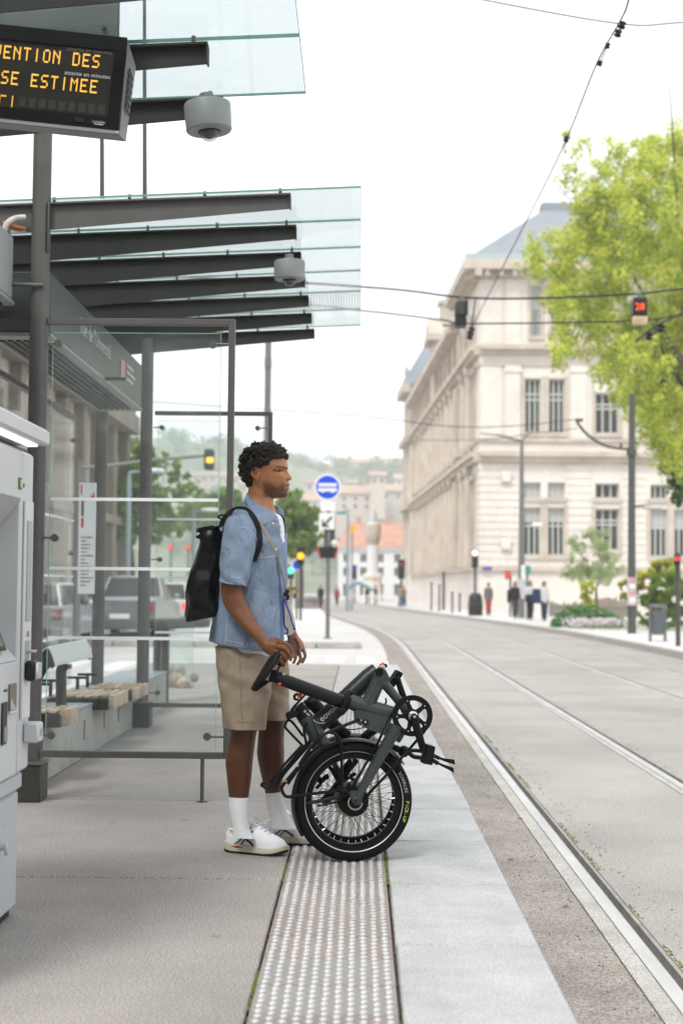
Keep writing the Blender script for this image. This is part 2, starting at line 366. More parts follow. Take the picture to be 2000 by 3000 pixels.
# ------------------------------------------------------------------ tram platform, its slabs and studs
plat = MB(); plat.bx(-3.2, .575, 1.5, YE, -.45, -.02); plat = plat.build('platform', m_dirt, kind='structure', origin=(0, 1.5, -.3))
ys = [1.65+2.15*i for i in range(0, 10)]+[YE]
for i in range(len(ys)-1):
    for (x0, x1) in ((-3.2, -1.55), (-1.545, -.303)) if i > 6 else ((-3.2, -.305),):
        MB().bx(x0, x1, ys[i]+.012, ys[i+1]-.010, -.05, 0, .006).build('paving_slab', m_conc, plat)
sl = []
for i in range(-2, 20):
    y0 = 3.896+i; y1 = min(y0+1, YE)
    if y0 >= YE-.05: break
    dz = random.uniform(-.003, .003); dx = random.uniform(-.004, .004)
    MB().bx(.128, .602+dx, y0+.010, y1-.008, -.28, .001+dz, .007).build('edge_slab', m_gran, plat)
k = -4
while True:
    y0 = 4.70+.302*k; k += 1
    if y0 > YE-.3: break
    MB().bx(-.296, .117, y0+.004, y0+.2975, -.05, -.001+random.uniform(-.002, .001), .003).build('tactile_tile', m_tact2 if 4.0 < y0+.15 < 4.70 else m_tact, plat)
r = .0135
def dome(mb, x, y, z=0.):
    a = [Vector((x+r*math.cos(t*math.pi/4), y+r*math.sin(t*math.pi/4), z-.002)) for t in range(8)]
    b = [Vector((x+r*.66*math.cos(t*math.pi/4), y+r*.66*math.sin(t*math.pi/4), z+.0045)) for t in range(8)]
    o = len(mb.v); mb.add(a+b+[Vector((x, y, z+.006))], [(t, (t+1) % 8, 8+(t+1) % 8, 8+t) for t in range(8)]+[(8+t, 8+(t+1) % 8, 16) for t in range(8)])
dm = MB(); dome(dm, 0, 0); dm = dm.mesh('stud', ang=2.); dm.materials.append(m_stud)
rest = MB(); cnt = 0; nrow = int((YE-.1-3.4)/.0503)
for j in range(nrow):
    for i in range(11):
        y = 3.42+j*.0503+(.025 if i % 2 else 0); x = -.274+i*.0366+random.uniform(-.0015, .0015); y += random.uniform(-.002, .002)
        if y < 3.86: continue
        if cnt < 300: inst('stud', dm, plat, (x, y, 0)); cnt += 1
        else: dome(rest, x, y)
rest.build('stud_field', m_stud, plat, kind='stuff', ang=2.)
# moss and grit in the joints
mo = MB(); gr = MB()
def blob(mb, x, y, z, s):
    a = random.random()*6; vs = [Vector((x+s*math.cos(a+t*1.2566)*random.uniform(.6, 1.2), y+s*1.5*math.sin(a+t*1.2566)*random.uniform(.6, 1.2), z-.003)) for t in range(5)]
    mb.add(vs+[Vector((x, y, z+s*random.uniform(.3, .7)))], [(t, (t+1) % 5, 5) for t in range(5)])
for i in range(900):
    y = random.uniform(3.7, 9)
    if math.sin(y*5.3)+math.sin(y*2.1+1) > .55: blob(mo, .1225+random.gauss(0, .003), y, -.002, random.uniform(.003, .007))
for i in range(800):
    y = random.uniform(3.7, 8)
    if math.sin(y*7.1+2)+math.sin(y*3.3) > .9: blob(mo, -.300+random.gauss(0, .003), y, -.002, random.uniform(.002, .006))
for i in range(2600):
    y = random.uniform(4, 16); x0 = 1.265 if random.random() < .75 else 1.048
    if math.sin(y*2.2+x0)+math.sin(y*5.7) > .1: blob(mo, x0+abs(random.gauss(0, .012 if x0 > 1.2 else .004)), y, -.300, random.uniform(.004, .011))
for i in range(300):
    y = random.uniform(4, 9); blob(mo, -.29+random.uniform(0, .4), 4.70+.302*random.randint(0, 6)+random.gauss(0, .002), -.002, random.uniform(.002, .004)) if random.random() < .3 else None
mo.build('moss', m_moss, kind='stuff')
for i in range(2600):
    y = random.uniform(4, 20); x = random.choice([.95+random.gauss(0, .05), 1.33+abs(random.gauss(0, .06)), .63+abs(random.gauss(0, .05)), 2.55+abs(random.gauss(0, .05)), .66+.4*random.random()])
    blob(gr, x, y, -.300, random.uniform(.003, .010))
for i in range(500): blob(gr, random.choice((-.300, .1225))+random.gauss(0, .004), random.uniform(3.7, 9), -.004, random.uniform(.002, .005))
gr.build('grit', mat('grit', (.10, .075, .055), .95, var=.5, vscale=30), kind='stuff')
for (fx, fy, cat_) in ((1494, 2520, 0), (1655, 2658, 1), (1520, 2400, 0)):
    p = gnd(fx, fy, -.3)
    tag(MB().add([p+Vector((-.02, 0, .004)), p+Vector((.012, -.012, .010)), p+Vector((.024, .006, .004)), p+Vector((0, .014, .012))], [(0, 1, 2, 3)]).build('fallen_leaf', mat('dry_leaf', (.33, .19, .08), .8)),
        ('small dry leaf on the rough asphalt just beyond the granite edge', 'dry leaf fallen close beside the near tram rail', 'dry leaf on the asphalt near the folded bike pedals')[(1494, 1655, 1520).index(fx)], 'leaf', 'dry leaves on the asphalt')
# ================================================================== SHELTER, SCREENS, TICKET MACHINE
m_grey = mat('painted_steel', (.115, .113, .108), .42, .25, var=.12, vscale=5, bump=.05, bscale=140)
m_grey2 = mat('painted_steel_dark', (.048, .050, .045), .5, .2, var=.14, vscale=4)
m_lgrey = mat('fascia_grey', (.34, .355, .36), .5, .1, var=.06, vscale=2)
m_dgreen = mat('fascia_dark', (.085, .100, .094), .4, .1, var=.1, vscale=2)
m_pane = glass('clear_glass', (.965, .985, .98), .035)
m_roofg = glass('roof_glass', (.835, .868, .868), .03, (.80, .86, .88))
m_frit = glass('fritted_glass', (.835, .868, .868), .03, (.55, .58, .58), stripes=48)
m_edge = mat('glass_edge', (.22, .42, .36), .2)
m_line = mat('white_film', (.80, .84, .84), .6)
m_black = mat('black_plastic', (.018, .018, .02), .4)
PX = -1.79

def steel_post(Y, x, top, label, base=True, r=.052):
    t = thing('steel_post', label, 'post', (x, Y, 0), 'round steel posts of the tram shelter')
    MB().cyl((x, Y, 0.2 if base else 0), (x, Y, top), r, n=24).build('tube', m_grey, t)
    if base:
        MB().bx(x-.13, x+.075, Y-.10, Y+.10, 0, .20, .006).build('base_box', m_grey2, t)
        MB().bx(x-.137, x+.082, Y-.107, Y+.107, .20, .215, .003).build('base_lid', m_grey, t)
    return t
p1 = steel_post(8.05, PX, 4.15, 'near grey steel post behind the ticket machine, under the display')
ir = MB(); ir.bx(PX+.045, PX+.054, 8.0, 8.05, 3.02, 3.30, .003); ir.build('service_hatch', m_grey, p1)
p2 = steel_post(12.3, PX-.02, 3.4, 'far dark steel post at the end of the bench plinth')
p3 = steel_post(12.3, -2.19, 3.3, 'rear dark steel post behind the poster and benches', base=False)
p4 = steel_post(8.15, -2.62, 3.3, 'rear steel post hidden beyond the ticket machine', base=False)

# ---- two glass windscreens standing across the platform
def windscreen(Y, xr, zb, zt, label, stripes, legs, xl=PX+.05):
    t = thing('glass_windscreen', label, 'glass screen', (xr, Y, 0), 'glass windscreens of the tram stop')
    w = .036
    f = MB(); f.bx(xl, xr-w, Y-.02, Y+.02, zt-w, zt, .003); f.bx(xl, xr-w, Y-.02, Y+.02, zb, zb+w, .003); f.bx(xr-w, xr, Y-.02, Y+.02, zb, zt, .003)
    f.build('frame', m_grey, t)
    g = MB(); g.bx(xl+.03, xr-w-.045, Y-.006, Y+.006, zb+.05, zt-.08); go = g.build('glass_pane', m_pane, t, smooth=False)
    e = MB()
    for x in (xl+.0285, xr-w-.0465+.003): e.bx(x-.0012, x+.0012, Y-.0055, Y+.0055, zb+.05, zt-.08)
    e.bx(xl+.03, xr-w-.045, Y-.0055, Y+.0055, zt-.0795, zt-.0775); e.bx(xl+.03, xr-w-.045, Y-.0055, Y+.0055, zb+.0475, zb+.0495)
    e.build('glass_edge', m_edge, go)
    for z in stripes: MB().bx(xl+.032, xr-w-.047, Y-.0085, Y-.0065, z-.009, z+.009).build('stripe', m_line, go)
    n = 3
    for i in range(n):
        z = zb+.12+(zt-zb-.26)*i/(n-1)
        for s, x in ((1, xl+.06), (-1, xr-w-.09)):
            c = MB(); c.cyl((x, Y-.020, z), (x, Y+.02, z), .021, n=18)
            c.cyl((x, Y-.013, z), (xl-.01 if s > 0 else xr-w+.005, Y-.013, z), .006, n=8); c.build('clamp', m_grey, t)
    for x in legs: MB().cyl((x, Y, -.01), (x, Y, zb), .011, n=10).cyl((x, Y, 0), (x, Y, .008), .03, n=12).build('leg', m_grey, t)
    return t
windscreen(8.05, -.70, .235, 2.655, 'near glass windscreen with white stripes just behind the standing man', (1.65, 1.268, .887), (-.85,))
windscreen(12.3, -.745, .165, 2.655, 'far glass windscreen past the benches with dark frame', (1.74, 1.25, .79), (-.86,))
# rear glass wall of the shelter, with the map poster
t = thing('glass_wall', 'long rear glass wall of the shelter behind the benches', 'glass wall', (-2.42, 10.2, 0))
for i in range(3):
    y0 = 8.1+i*1.42; g = MB().bx(-2.426, -2.414, y0+.02, y0+1.38, .35, 2.55).build('glass_pane', m_pane, t, smooth=False)
    for z in (.75, 1.25, 1.72): MB().bx(-2.413, -2.410, y0+.03, y0+1.37, z-.009, z+.009).build('stripe', m_line, g)
    for z in (.5, 1.45, 2.4):
        for y in (y0+.08, y0+1.32): MB().cyl((-2.44, y, z), (-2.40, y, z), .02, n=12).build('clamp', m_grey, t)
MB().bx(-2.44, -2.40, 8.1, 12.3, 2.57, 2.61, .003).build('top_rail', m_grey, t)
t = thing('map_poster', 'white line map poster with red marks on the rear glass', 'poster', (-2.15, 11.6, 1.0))
a, b = at(228, 1740, 11.9), at(283, 1415, 11.9)
MB().bx(a.x, b.x, 11.89, 11.91, a.z, b.z, .003).build('sheet', mat('poster_white', (.74, .75, .78), .4, var=.05, vscale=9), t)
w_, h_ = b.x-a.x, b.z-a.z; k = MB()
for (u0, u1, v0, v1) in ((.1, .17, .90, .98), (.7, .95, .86, .885), (.82, .9, .89, .91), (.15, .28, .60, .68)): k.bx(a.x+u0*w_, a.x+u1*w_, 11.884, 11.888, a.z+v0*h_, a.z+v1*h_)
k.build('red_print', mat('red_print', (.55, .05, .06), .5), t, smooth=False)
k = MB(); k.bx(a.x+.15*w_, a.x+.28*w_, 11.884, 11.888, a.z+.70*h_, a.z+.84*h_)
for i in range(14): k.bx(a.x+.15*w_, a.x+(.4+.5*random.random())*w_, 11.884, 11.888, a.z+(.08+.033*i)*h_, a.z+(.084+.033*i)*h_)
k.build('dark_print', mat('dark_print', (.10, .10, .12), .5), t, smooth=False)

# ---- far canopy: tapering beams with glass panes between
def canopy(name, label, Ys, xe, xg, ext0, ext1, xl=-2.55, zt=3.362, frit=None):
    t = thing(name, label, 'canopy', (-1.8, (Ys[0]+Ys[-1])/2, zt), 'glass canopies over the platform')
    sl = .045
    zz = lambda x: zt+(x-xe)*sl
    for i, Y in enumerate(Ys):
        b = MB(); n = 6; rs = []
        for j in range(n+1):
            x = xl+(xe-xl)*j/n; d = .082+(xe-x)*.050; rs.append([(x, Y-.004, zz(x)-.010), (x, Y+.004, zz(x)-.010), (x, Y+.004, zz(x)-d), (x, Y-.004, zz(x)-d)])
        b.rings(rs); f = [[(x, Y-.032, zz(x)), (x, Y+.032, zz(x)), (x, Y+.032, zz(x)-.0095), (x, Y-.032, zz(x)-.0095)] for x in (xl, xe)]
        b.rings(f); b.bx(xe-.006, xe+.002, Y-.03, Y+.03, zz(xe)-.083, zz(xe)-.0105)
        o = b.build('beam', m_grey if i == 0 else m_grey2, t)  # first beam in paler paint, its lit look put into the colour
        c = MB()
        for x in np.arange(xe-.06, xl, -.42): c.cyl((x, Y, zz(x)), (x, Y, zz(x)+.035), .009, n=8)
        c.build('bolt', m_grey, o)
    yy = [Ys[0]-ext0]+list(Ys[1:-1])+[Ys[-1]+ext1]
    for i in range(len(yy)-1):
        y0, y1 = yy[i]+.005, yy[i+1]-.005; x0, x1 = xl, xg; o_ = .016
        vs = [(x, y, zz(x)+o_+dz) for x in (x0, x1) for y in (y0, y1) for dz in (0, .012)]
        g = MB().add(vs, [(0,1,3,2),(4,6,7,5),(0,4,5,1),(2,3,7,6),(0,2,6,4),(1,5,7,3)]).build('glass_pane', m_frit if i == frit else m_roofg, t, smooth=False)
        e = MB(); zc = zz(x1)+o_
        e.bx(x1+.0005, x1+.003, y0, y1, zc, zc+.012)
        for y in (y0, y1): e.add([(x0, y, zz(x0)+o_), (x1, y, zc), (x1, y, zc+.012), (x0, y, zz(x0)+o_+.012)], [(0, 1, 2, 3)])
        e.build('glass_edge', m_edge, g, smooth=False)
    return t
can2 = canopy('glass_canopy', 'far glass canopy on seven dark tapering beams above the benches', [8.05+.708*i for i in range(7)], -.40, -.012, .02, .02, frit=4)
can1 = canopy('glass_canopy', 'near glass canopy above the text display, two beams with the larger camera', [4.45, 5.12, 5.80, 6.46], -.628, -.262, .4, .03)
for u in (235, 333):
    a = D(u, 455, 8.2); b = D(u-1, -60, 8.2)
    MB().tube([a, b], [.0125, .009], 10).build('tie_rod', m_grey, can2)
# ---- station name fascia under the far canopy
t = thing('name_fascia', 'dark grey fascia box with the stop name hanging under the canopy', 'sign', (-1.9, 10, 2.58))
MB().bx(-2.10, -1.76, 8.18, 11.65, 2.60, 2.945, .006).build('casing', m_dgreen, t)
MB().bx(-2.11, -1.75, 8.17, 11.66, 2.575, 2.597, .004).build('lower_trim', mat('fascia_trim', (.30, .31, .30), .5, .2), t)
k = MB()
for i in range(6): k.bx(-2.07+i*.045, -2.045+i*.045, 8.3, 11.5, 2.566, 2.5745)
k.build('louvre', m_grey2, t, smooth=False)
m_let = mat('pale_lettering', (.52, .55, .54), .6)
text("Rue de l'Université", .145, frame((-1.757, 9.62, 2.80), (0, 1, 0), (0, 0, 1)), m_let, 'lettering', t)
MB().bx(-1.759, -1.756, 10.62, 10.80, 2.70, 2.84).build('line_badge', mat('badge_pink', (.60, .30, .28), .6), t, smooth=False)
text("T1", .12, frame((-1.7545, 10.71, 2.77), (0, 1, 0), (0, 0, 1)), m_line, 'badge_lettering', t) if False else None
k = MB()
for i in range(3): k.bx(-1.759, -1.756, 10.9, 11.2+.1*(i % 2), 2.82-.05*i, 2.84-.05*i)
k.build('small_print', m_let, t, smooth=False)
MB().box((-1.72, 9.95, 2.59), (.22, .05, .02), None, .004).build('hanger', m_grey, t)
# ---- near fascia box left of the post, with cables
t = thing('cable_fascia', 'light grey louvred fascia box with loose cables left of the near post', 'service box', (-2.1, 6.9, 2.7))
MB().bx(-2.35, -1.93, 5.6, 8.0, 2.745, 3.10, .01).build('casing', m_lgrey, t)
MB().bx(-2.36, -1.92, 5.59, 8.01, 2.715, 2.742, .004).build('lower_trim', mat('fascia_trim', (.30, .31, .30), .5, .2), t)
k = MB()
for i in range(7): k.bx(-2.33+i*.055, -2.30+i*.055, 5.7, 7.95, 2.706, 2.714)
k.build('louvre', m_black, t, smooth=False)
MB().tube(smooth_path([at(12, 680, 7.95), at(22, 655, 7.95), at(45, 640, 7.98), at(76, 637, 8.0)], 6), .017, 10).build('cable', mat('cable_white', (.5, .48, .43), .6, var=.2, vscale=40), t)
MB().tube(smooth_path([at(8, 653, 7.97), at(35, 662, 7.97), at(75, 672, 8.0)], 6), .013, 8).build('cable', mat('cable_rust', (.30, .10, .035), .6), t, label='rusty orange cable')
MB().tube(smooth_path([at(30, 680, 7.97), at(55, 680, 8.0), at(74, 677, 8.0)], 6), .011, 8).build('cable', mat('cable_white', (.5, .48, .43), .6), t)
MB().cyl((-1.93, 7.98, 2.83), (-1.76, 7.995, 2.83), .012, n=10).build('bracket', m_grey, t)
MB().bx(-2.6, PX-.05, 8.03, 8.08, 2.65, 2.69).build('cross_rail', m_grey2, p1)

# ---- bench plinth with ribbed face, wooden seats and perch
pl = thing('bench_plinth', 'long ribbed concrete bench plinth running along the rear of the shelter', 'plinth', (-2.1, 11, 0))
m_rib = mat('ribbed_concrete', (.40, .39, .36), .8, var=.2, vscale=2, bump=.2, bscale=90)
XP = -1.872
for (y0, y1) in ((8.28, 9.62), (9.635, 11.05), (11.06, 12.18), (12.42, 14.3)):
    prof = [(-2.30, 0), (-2.30, .335)]+[(XP-.012, .335)]
    for i in range(24): z = .330-.0138*i; prof += [(XP, z), (XP, z-.0075), (XP-.008, z-.0085), (XP-.008, z-.0128)]
    prof += [(XP, 0)]
    MB().prism([(x, y0, z) for x, z in prof], (0, y1-y0, 0)).build('ribbed_panel', m_rib, pl, smooth=False)
    for y in np.arange(y0+.42, y1-.2, .78): MB().bx(XP-.004, XP+.002, y-.016, y+.016, .12, .255).build('slot', m_black, pl, smooth=False)
    MB().bx(-2.31, XP+.006, y0, y1, .337, .352, .003).build('coping', mat('coping_steel', (.25, .28, .30), .45, .3), pl)
m_wood = mat('bench_wood', (.36, .27, .19), .65, var=.35, vscale=9, streak=(1, 6, 6)); m_wood2 = mat('bench_wood_pale', (.46, .37, .28), .65, var=.3, vscale=9, streak=(1, 6, 6))
def bench_seat(x0, x1, y0, y1, zt, label):
    t = thing('block_bench', label, 'bench', ((x0+x1)/2, (y0+y1)/2, .35), 'wooden block seats on the plinth')
    MB().bx(x0-.015, x1-.045, y0-.012, y1+.012, zt-.10, zt-.022, .004).build('tray', m_black, t)
    MB().bx(x0, x1-.1, (y0+y1)/2-.05, (y0+y1)/2+.05, .352, zt-.10).build('bracket', m_black, t)
    nx = 8; ny = 3; dx = (x1-x0)/nx; dy = (y1-y0)/ny
    for i in range(nx):
        for j in range(ny): MB().bx(x0+i*dx+.007, x0+(i+1)*dx-.007, y0+j*dy+.009, y0+(j+1)*dy-.009, zt-.022 if i < nx-1 else zt-.095, zt+random.uniform(-.002, .003), .006).build('wood_block', random.choice((m_wood, m_wood2)), t)
    for j in range(2):
        y = y0+(y1-y0)*(.2+.6*j); a = MB(); a.cyl((x0-.10, y, .352), (x0-.10, y, zt+.06), .014, n=8); a.box((x0-.10, y, zt+.07), (.16, .035, .02), None, .004); a.build('arm_rest', m_black, t)
bench_seat(-2.22, -1.715, 8.68, 9.05, .435, 'nearest wooden block seat, beside the near post behind the glass')
bench_seat(-2.18, -1.715, 10.35, 11.0, .40, 'middle wooden block seat on the plinth, beyond the perforated perch')
bench_seat(-2.10, -1.715, 11.35, 12.05, .385, 'farthest wooden block seat, close to the far steel post')
t = thing('perch_rest', 'perforated curved metal leaning perch on a bent arm above the plinth', 'perch', (-2.15, 9.75, .35))
pr = []
for i in range(13):
    a = R(-15+i*130/12.); pr.append((-2.30+.235*(1-math.cos(a))*.9+i*.006, .83+.10*math.sin(a)+.006*i))
top = [(x, z) for x, z in pr]; poly = top+[(x+.004, z-.018) for x, z in top[::-1]]
P1 = [at(128, 1880, 9.5), at(160, 1876, 9.6), at(235, 1890, 9.7), at(268, 1920, 9.8)]
sh = MB(); rs = []
for (px_, py_) in ((128, 1895), (150, 1912), (170, 1935), (205, 1941), (235, 1930), (270, 1918)): pass
a0, a1, a2, a3 = at(125, 1905, 9.3), at(162, 1945, 9.3), at(272, 1921, 10.3), at(236, 1880, 10.3)
sh = MB(); n = 10
lo, hi = [], []
for i in range(n+1):
    s = i/n; bow = .06*math.sin(math.pi*s)
    lo.append(a0.lerp(a1, s)+Vector((0, 0, bow))); hi.append(a3.lerp(a2, s)+Vector((0, 0, bow)))
rr = [[lo[i], hi[i], hi[i]+Vector((0, 0, -.014)), lo[i]+Vector((0, 0, -.014))] for i in range(n+1)]
sh.rings(rr); per = sh.build('perch_top', mat('perch_steel', (.56, .59, .58), .4, .4), t)
sl_ = MB()
for i in range(2, n):
    for j in range(6):
        p = lo[i].lerp(hi[i], .1+.14*j); q = lo[i].lerp(hi[i], .19+.14*j); u = (lo[i]-lo[i-1])*.3; up = Vector((0, 0, .0015))
        sl_.add([p+up, q+up, q+u+up, p+u+up], [(0, 1, 2, 3)])
sl_.build('perforation', mat('perch_slot', (.62, .64, .63), .4, .2), per, smooth=False)
e = MB()
for side in (lo, hi): e.prism([v+Vector((0, .0, -.015)) for v in side]+[side[-1]+Vector((-.02, 0, -.03)), side[0]+Vector((0, 0, -.07))], (0, .02 if side is lo else -.02, 0))
e.build('end_plate', m_grey2, t)
MB().tube(smooth_path([at(180, 2068, 9.75), at(180, 1990, 9.75), at(181, 1962, 9.75), at(193, 1945, 9.75)], 5), .036, 12).build('bent_arm', m_grey2, t)
MB().tube(smooth_path([at(105, 2068, 9.5), at(108, 2000, 9.5), at(130, 1955, 9.5), at(150, 1935, 9.5)], 5), .03, 12).build('bent_arm', m_grey2, t)
# barrier and refuse bag beyond the far windscreen
t = thing('leaning_rail', 'grey metal leaning rail on two posts beyond the far windscreen', 'rail', (-1.6, 15, 0))
a, b = at(450, 1820, 14.6), at(582, 1830, 15.4); MB().box((a+b)/2, ((b-a).length, .30, .10), Matrix.Rotation(math.atan2(b.y-a.y, b.x-a.x), 3, 'Z'), .02).build('top', m_grey2, t)
for fx in (462, 486): p = at(fx, 1830, 14.8); MB().bx(p.x-.035, p.x+.035, 14.76, 14.86, 0, p.z, .01).build('leg', m_grey2, t)
t = thing('refuse_bag', 'clear refuse bag of crumpled rubbish hanging from a hoop', 'bag', (-1.9, 17.2, 0))
c = at(525, 1985, 17.2); bg = MB()
for i in range(26):
    v = Vector((random.gauss(0, .10), random.gauss(0, .08), random.uniform(-.22, .12))); bg.ball(c+v, random.uniform(.04, .09), 7, 5)
bg.build('rubbish', mat('rubbish', (.40, .31, .25), .6, var=.55, vscale=9), t, ang=.2)
MB().lathe([(.15, -.30), (.19, -.15), (.17, .1), (.16, .55), (.18, .6)], c, n=18, cap=False).build('clear_bag', glass('bag_film', (.93, .96, .95), .18), t)
MB().torus(c+Vector((0, 0, .6)), (0, 0, 1), .18, .012, 20, 6).build('hoop', m_grey2, t); MB().cyl((c.x-.19, c.y, 0), (c.x-.19, c.y, c.z+.62), .02).build('post', m_grey2, t)

# ---- text display hanging at the top left
YS = 5.5; Z = crop(0, 0, 1100/1568.)
O = at(*Z(0, 110), YS); O2 = at(*Z(535, 160), YS); ex = (O2-O).normalized(); ex = (Matrix.Rotation(R(2), 3, 'Z') @ ex).normalized(); ezd = ex.cross(Vector((0, 1, 0))).normalized()
ezd = -ezd if ezd.z > 0 else ezd       # downwards
nrm = ex.cross(ezd).normalized(); nrm = nrm if nrm.y < 0 else -nrm
sc = (O2-O).length/math.hypot(535, 50)
def S(x, y, d=0.): return O+ex*(x*sc)+ezd*(y*sc)+nrm*d       # display plane, crop pixels, d towards the viewer
t = thing('text_display', 'black text display with amber dot letters hanging at the top left', 'display', tuple(S(200, 480)), None)
fr = [S(-620, -12), S(535, 5), S(543, 405), S(-620, 405)]; bk = [S(-620, 50, -.14), S(556, 58, -.14), S(548, 384, -.14), S(-620, 384, -.14)]
MB().rings([[p for p in fr], [p for p in bk]]).build('casing', mat('display_case', (.20, .205, .20), .5, .1, var=.06, vscale=4), t, smooth=False)
def plate(x0, y0, x1, y1, d0, d1, mb=None):
    mb = mb or MB(); mb.rings([[S(x0, y0, d0), S(x1, y0, d0), S(x1, y1, d0), S(x0, y1, d0)], [S(x0, y0, d1), S(x1, y0, d1), S(x1, y1, d1), S(x0, y1, d1)]]); return mb
b_ = MB(); plate(-615, -5, 533, 55, .001, .012, b_); plate(-615, 338, 538, 388, .001, .012, b_); plate(488, 55.5, 536, 337.5, .001, .012, b_); plate(-615, 55.5, -600, 337.5, .001, .012, b_)
b_.build('bezel', mat('bezel_black', (.012, .012, .013), .25), t, smooth=False)
plate(-599, 56, 487, 337, .001, .004).build('screen', mat('screen_dark', (.035, .032, .027), .3), t, smooth=False)
plate(-615, 389, 541, 403, .001, .010).build('lower_rim', mat('display_rim', (.33, .34, .34), .5, .1), t, smooth=False)
for i in range(6):
    v = MB(); a = S(541+i*.3, 105+i*30, -.035); q = S(549+i*.2, 122+i*30, -.095)
    dx = (q-a); v.rings([[a+ex*.004, q+ex*.004, q+ex*.004+ezd*.018, a+ex*.004+ezd*.018], [a+ex*.009, q+ex*.009, q+ex*.009+ezd*.010, a+ex*.009+ezd*.010]]); v.build('vent', m_black, t, smooth=False)
FONT = {'V': '10001 10001 10001 10001 10001 01010 00100', 'E': '11111 10000 10000 11110 10000 10000 11111', 'N': '10001 11001 10101 10011 10001 10001 10001',
        'T': '11111 00100 00100 00100 00100 00100 00100', 'I': '00100 00100 00100 00100 00100 00100 00100', 'O': '01110 10001 10001 10001 10001 10001 01110',
        'D': '11110 10001 10001 10001 10001 10001 11110', 'S': '01111 10000 10000 01110 00001 00001 11110', 'M': '10001 11011 10101 10001 10001 10001 10001',
        'R': '11110 10001 10001 11110 10100 10010 10001', 'C': '01111 10000 10000 10000 10000 10000 01111'}
m_amb = mat('amber_led', (.5, .3, .05), .5, emit=(1.0, .52, .07), estr=.42); m_amb2 = mat('amber_led_dim', (.5, .3, .05), .5, emit=(1.0, .52, .07), estr=.26)
m_cell = mat('led_cell', (.055, .05, .042), .4)
def word(chars, x0, yb, m, sl, name='letter'):
    for i, ch in enumerate(chars):
        x = x0+41*i; y = yb
        if ch == ' ': continue
        rows = FONT[ch].split(); g = MB()
        for r_, row in enumerate(rows):
            c_ = 0
            while c_ < 5:                    # runs of lit dots
                if row[c_] == '1':
                    e_ = c_
                    while e_ < 4 and row[e_+1] == '1': e_ += 1
                    plate(x+c_*5.9+.3, y+r_*8.0, x+e_*5.9+5.9, y+r_*8.0+7.5, .0045, .0065, g); c_ = e_+1
                else: c_ += 1
        if g.v: g.build('letter', m, t, smooth=False)
word('VENTION DES', -11, 79, m_amb, 0); word('ISE ESTIMEE', -9, 186, m_amb, 0); word('RCI', -9, 288, m_amb2, 0)
for i in range(9): plate(116+41*i, 288, 116+41*i+28, 328, .0045, .0055).build('dark_cell', m_cell, t, smooth=False)
m_wprint = mat('white_print', (.62, .62, .62), .6)
Mt = lambda x, y: frame(S(x, y, .0075), ex, -ezd)
text('attente en minutes', 25*sc, Mt(385, 168), m_wprint, 'caption', t, .0005); text('attente en minutes', 25*sc, Mt(383, 66), mat('dim_print', (.16, .16, .16), .6), 'caption', t, .0005)
text('Lumiplan', 15*sc, frame(S(455, 362, .0135), ex, -ezd), m_wprint, 'maker_print', t, .0005)
b_ = MB(); plate(436, 370, 474, 374, .0125, .0135, b_); b_.build('maker_line', m_wprint, t, smooth=False)
b_ = MB(); plate(355, 352, 397, 372, .0125, .016, b_); b_.build('sensor', m_black, t)
plate(526, 392, 540, 400, .011, .013).build('sticker', m_wprint, t, smooth=False)
# hanger plate above the display
t = thing('hanger_plate', 'flat grey green metal hanger plate above the text display', 'panel', tuple(S(0, 0)), None)
Yh = 5.62; a, b = at(-260, 108, Yh), at(354, -330, Yh)
MB().bx(a.x, b.x, Yh, Yh+.035, a.z, b.z, .004).build('plate', mat('hanger_paint', (.13, .15, .14), .55, .1, var=.08, vscale=3), t)
MB().bx(a.x, b.x+.003, Yh-.03, Yh+.04, a.z-.03, a.z-.002, .004).build('trim', mat('hanger_trim', (.115, .115, .105), .5, .2), t)
k = MB()
for fx in (305, 60): q = at(fx, 80, Yh-.004); k.cyl(q, q+Vector((0, -.012, 0)), .008, n=8)
k.build('bolt', m_grey, t)

# ---- dome cameras under the beams
m_cam = mat('camera_housing', (.27, .28, .28), .45, .1, var=.05, vscale=8)
def dome_camera(c, r, tilt, label):
    t = thing('dome_camera', label, 'security camera', tuple(c), 'dome security cameras under the canopies')
    M = Matrix.Rotation(R(tilt), 3, 'Y'); ax = M @ Vector((0, 0, 1)); h = r*1.08
    MB().lathe([(r*.96, h*.56), (r, h*.5), (r*.97, -h*.5), (r*.91, -h*.56)], c, ax, 36).build('housing', m_cam, t)
    dmn = MB(); dmn.lathe([(r*.42, 0)]+[(r*.42*math.cos(R(a)), -r*.42*math.sin(R(a))) for a in range(0, 91, 12)][1:]+[(.001, -r*.42)], c-ax*(h*.56), ax, 24, cap=False)
    dmn.build('dome', glass('dome_glass', (.75, .77, .78), .12, refl=1.6), t)
    MB().ball(c-ax*(h*.6), r*.27, 14, 10).build('lens', mat('lens_black', (.03, .03, .035), .15), t); MB().lathe([(r*.47, -.004), (r*.47, .004)], c-ax*(h*.57), ax, 28).build('ring', m_black, t)
    MB().cyl(c+ax*h*.5, c+ax*(h*.95), r*.3, n=14).build('mount', m_cam, t); return t
ca = at(610, 345, 6.42); cb = at(848, 793, 9.45)
dome_camera(ca, .105, -5, 'larger grey dome camera under the near canopy beam tip')
dome_camera(cb, .102, -1, 'smaller grey dome camera under the third beam of the far canopy')

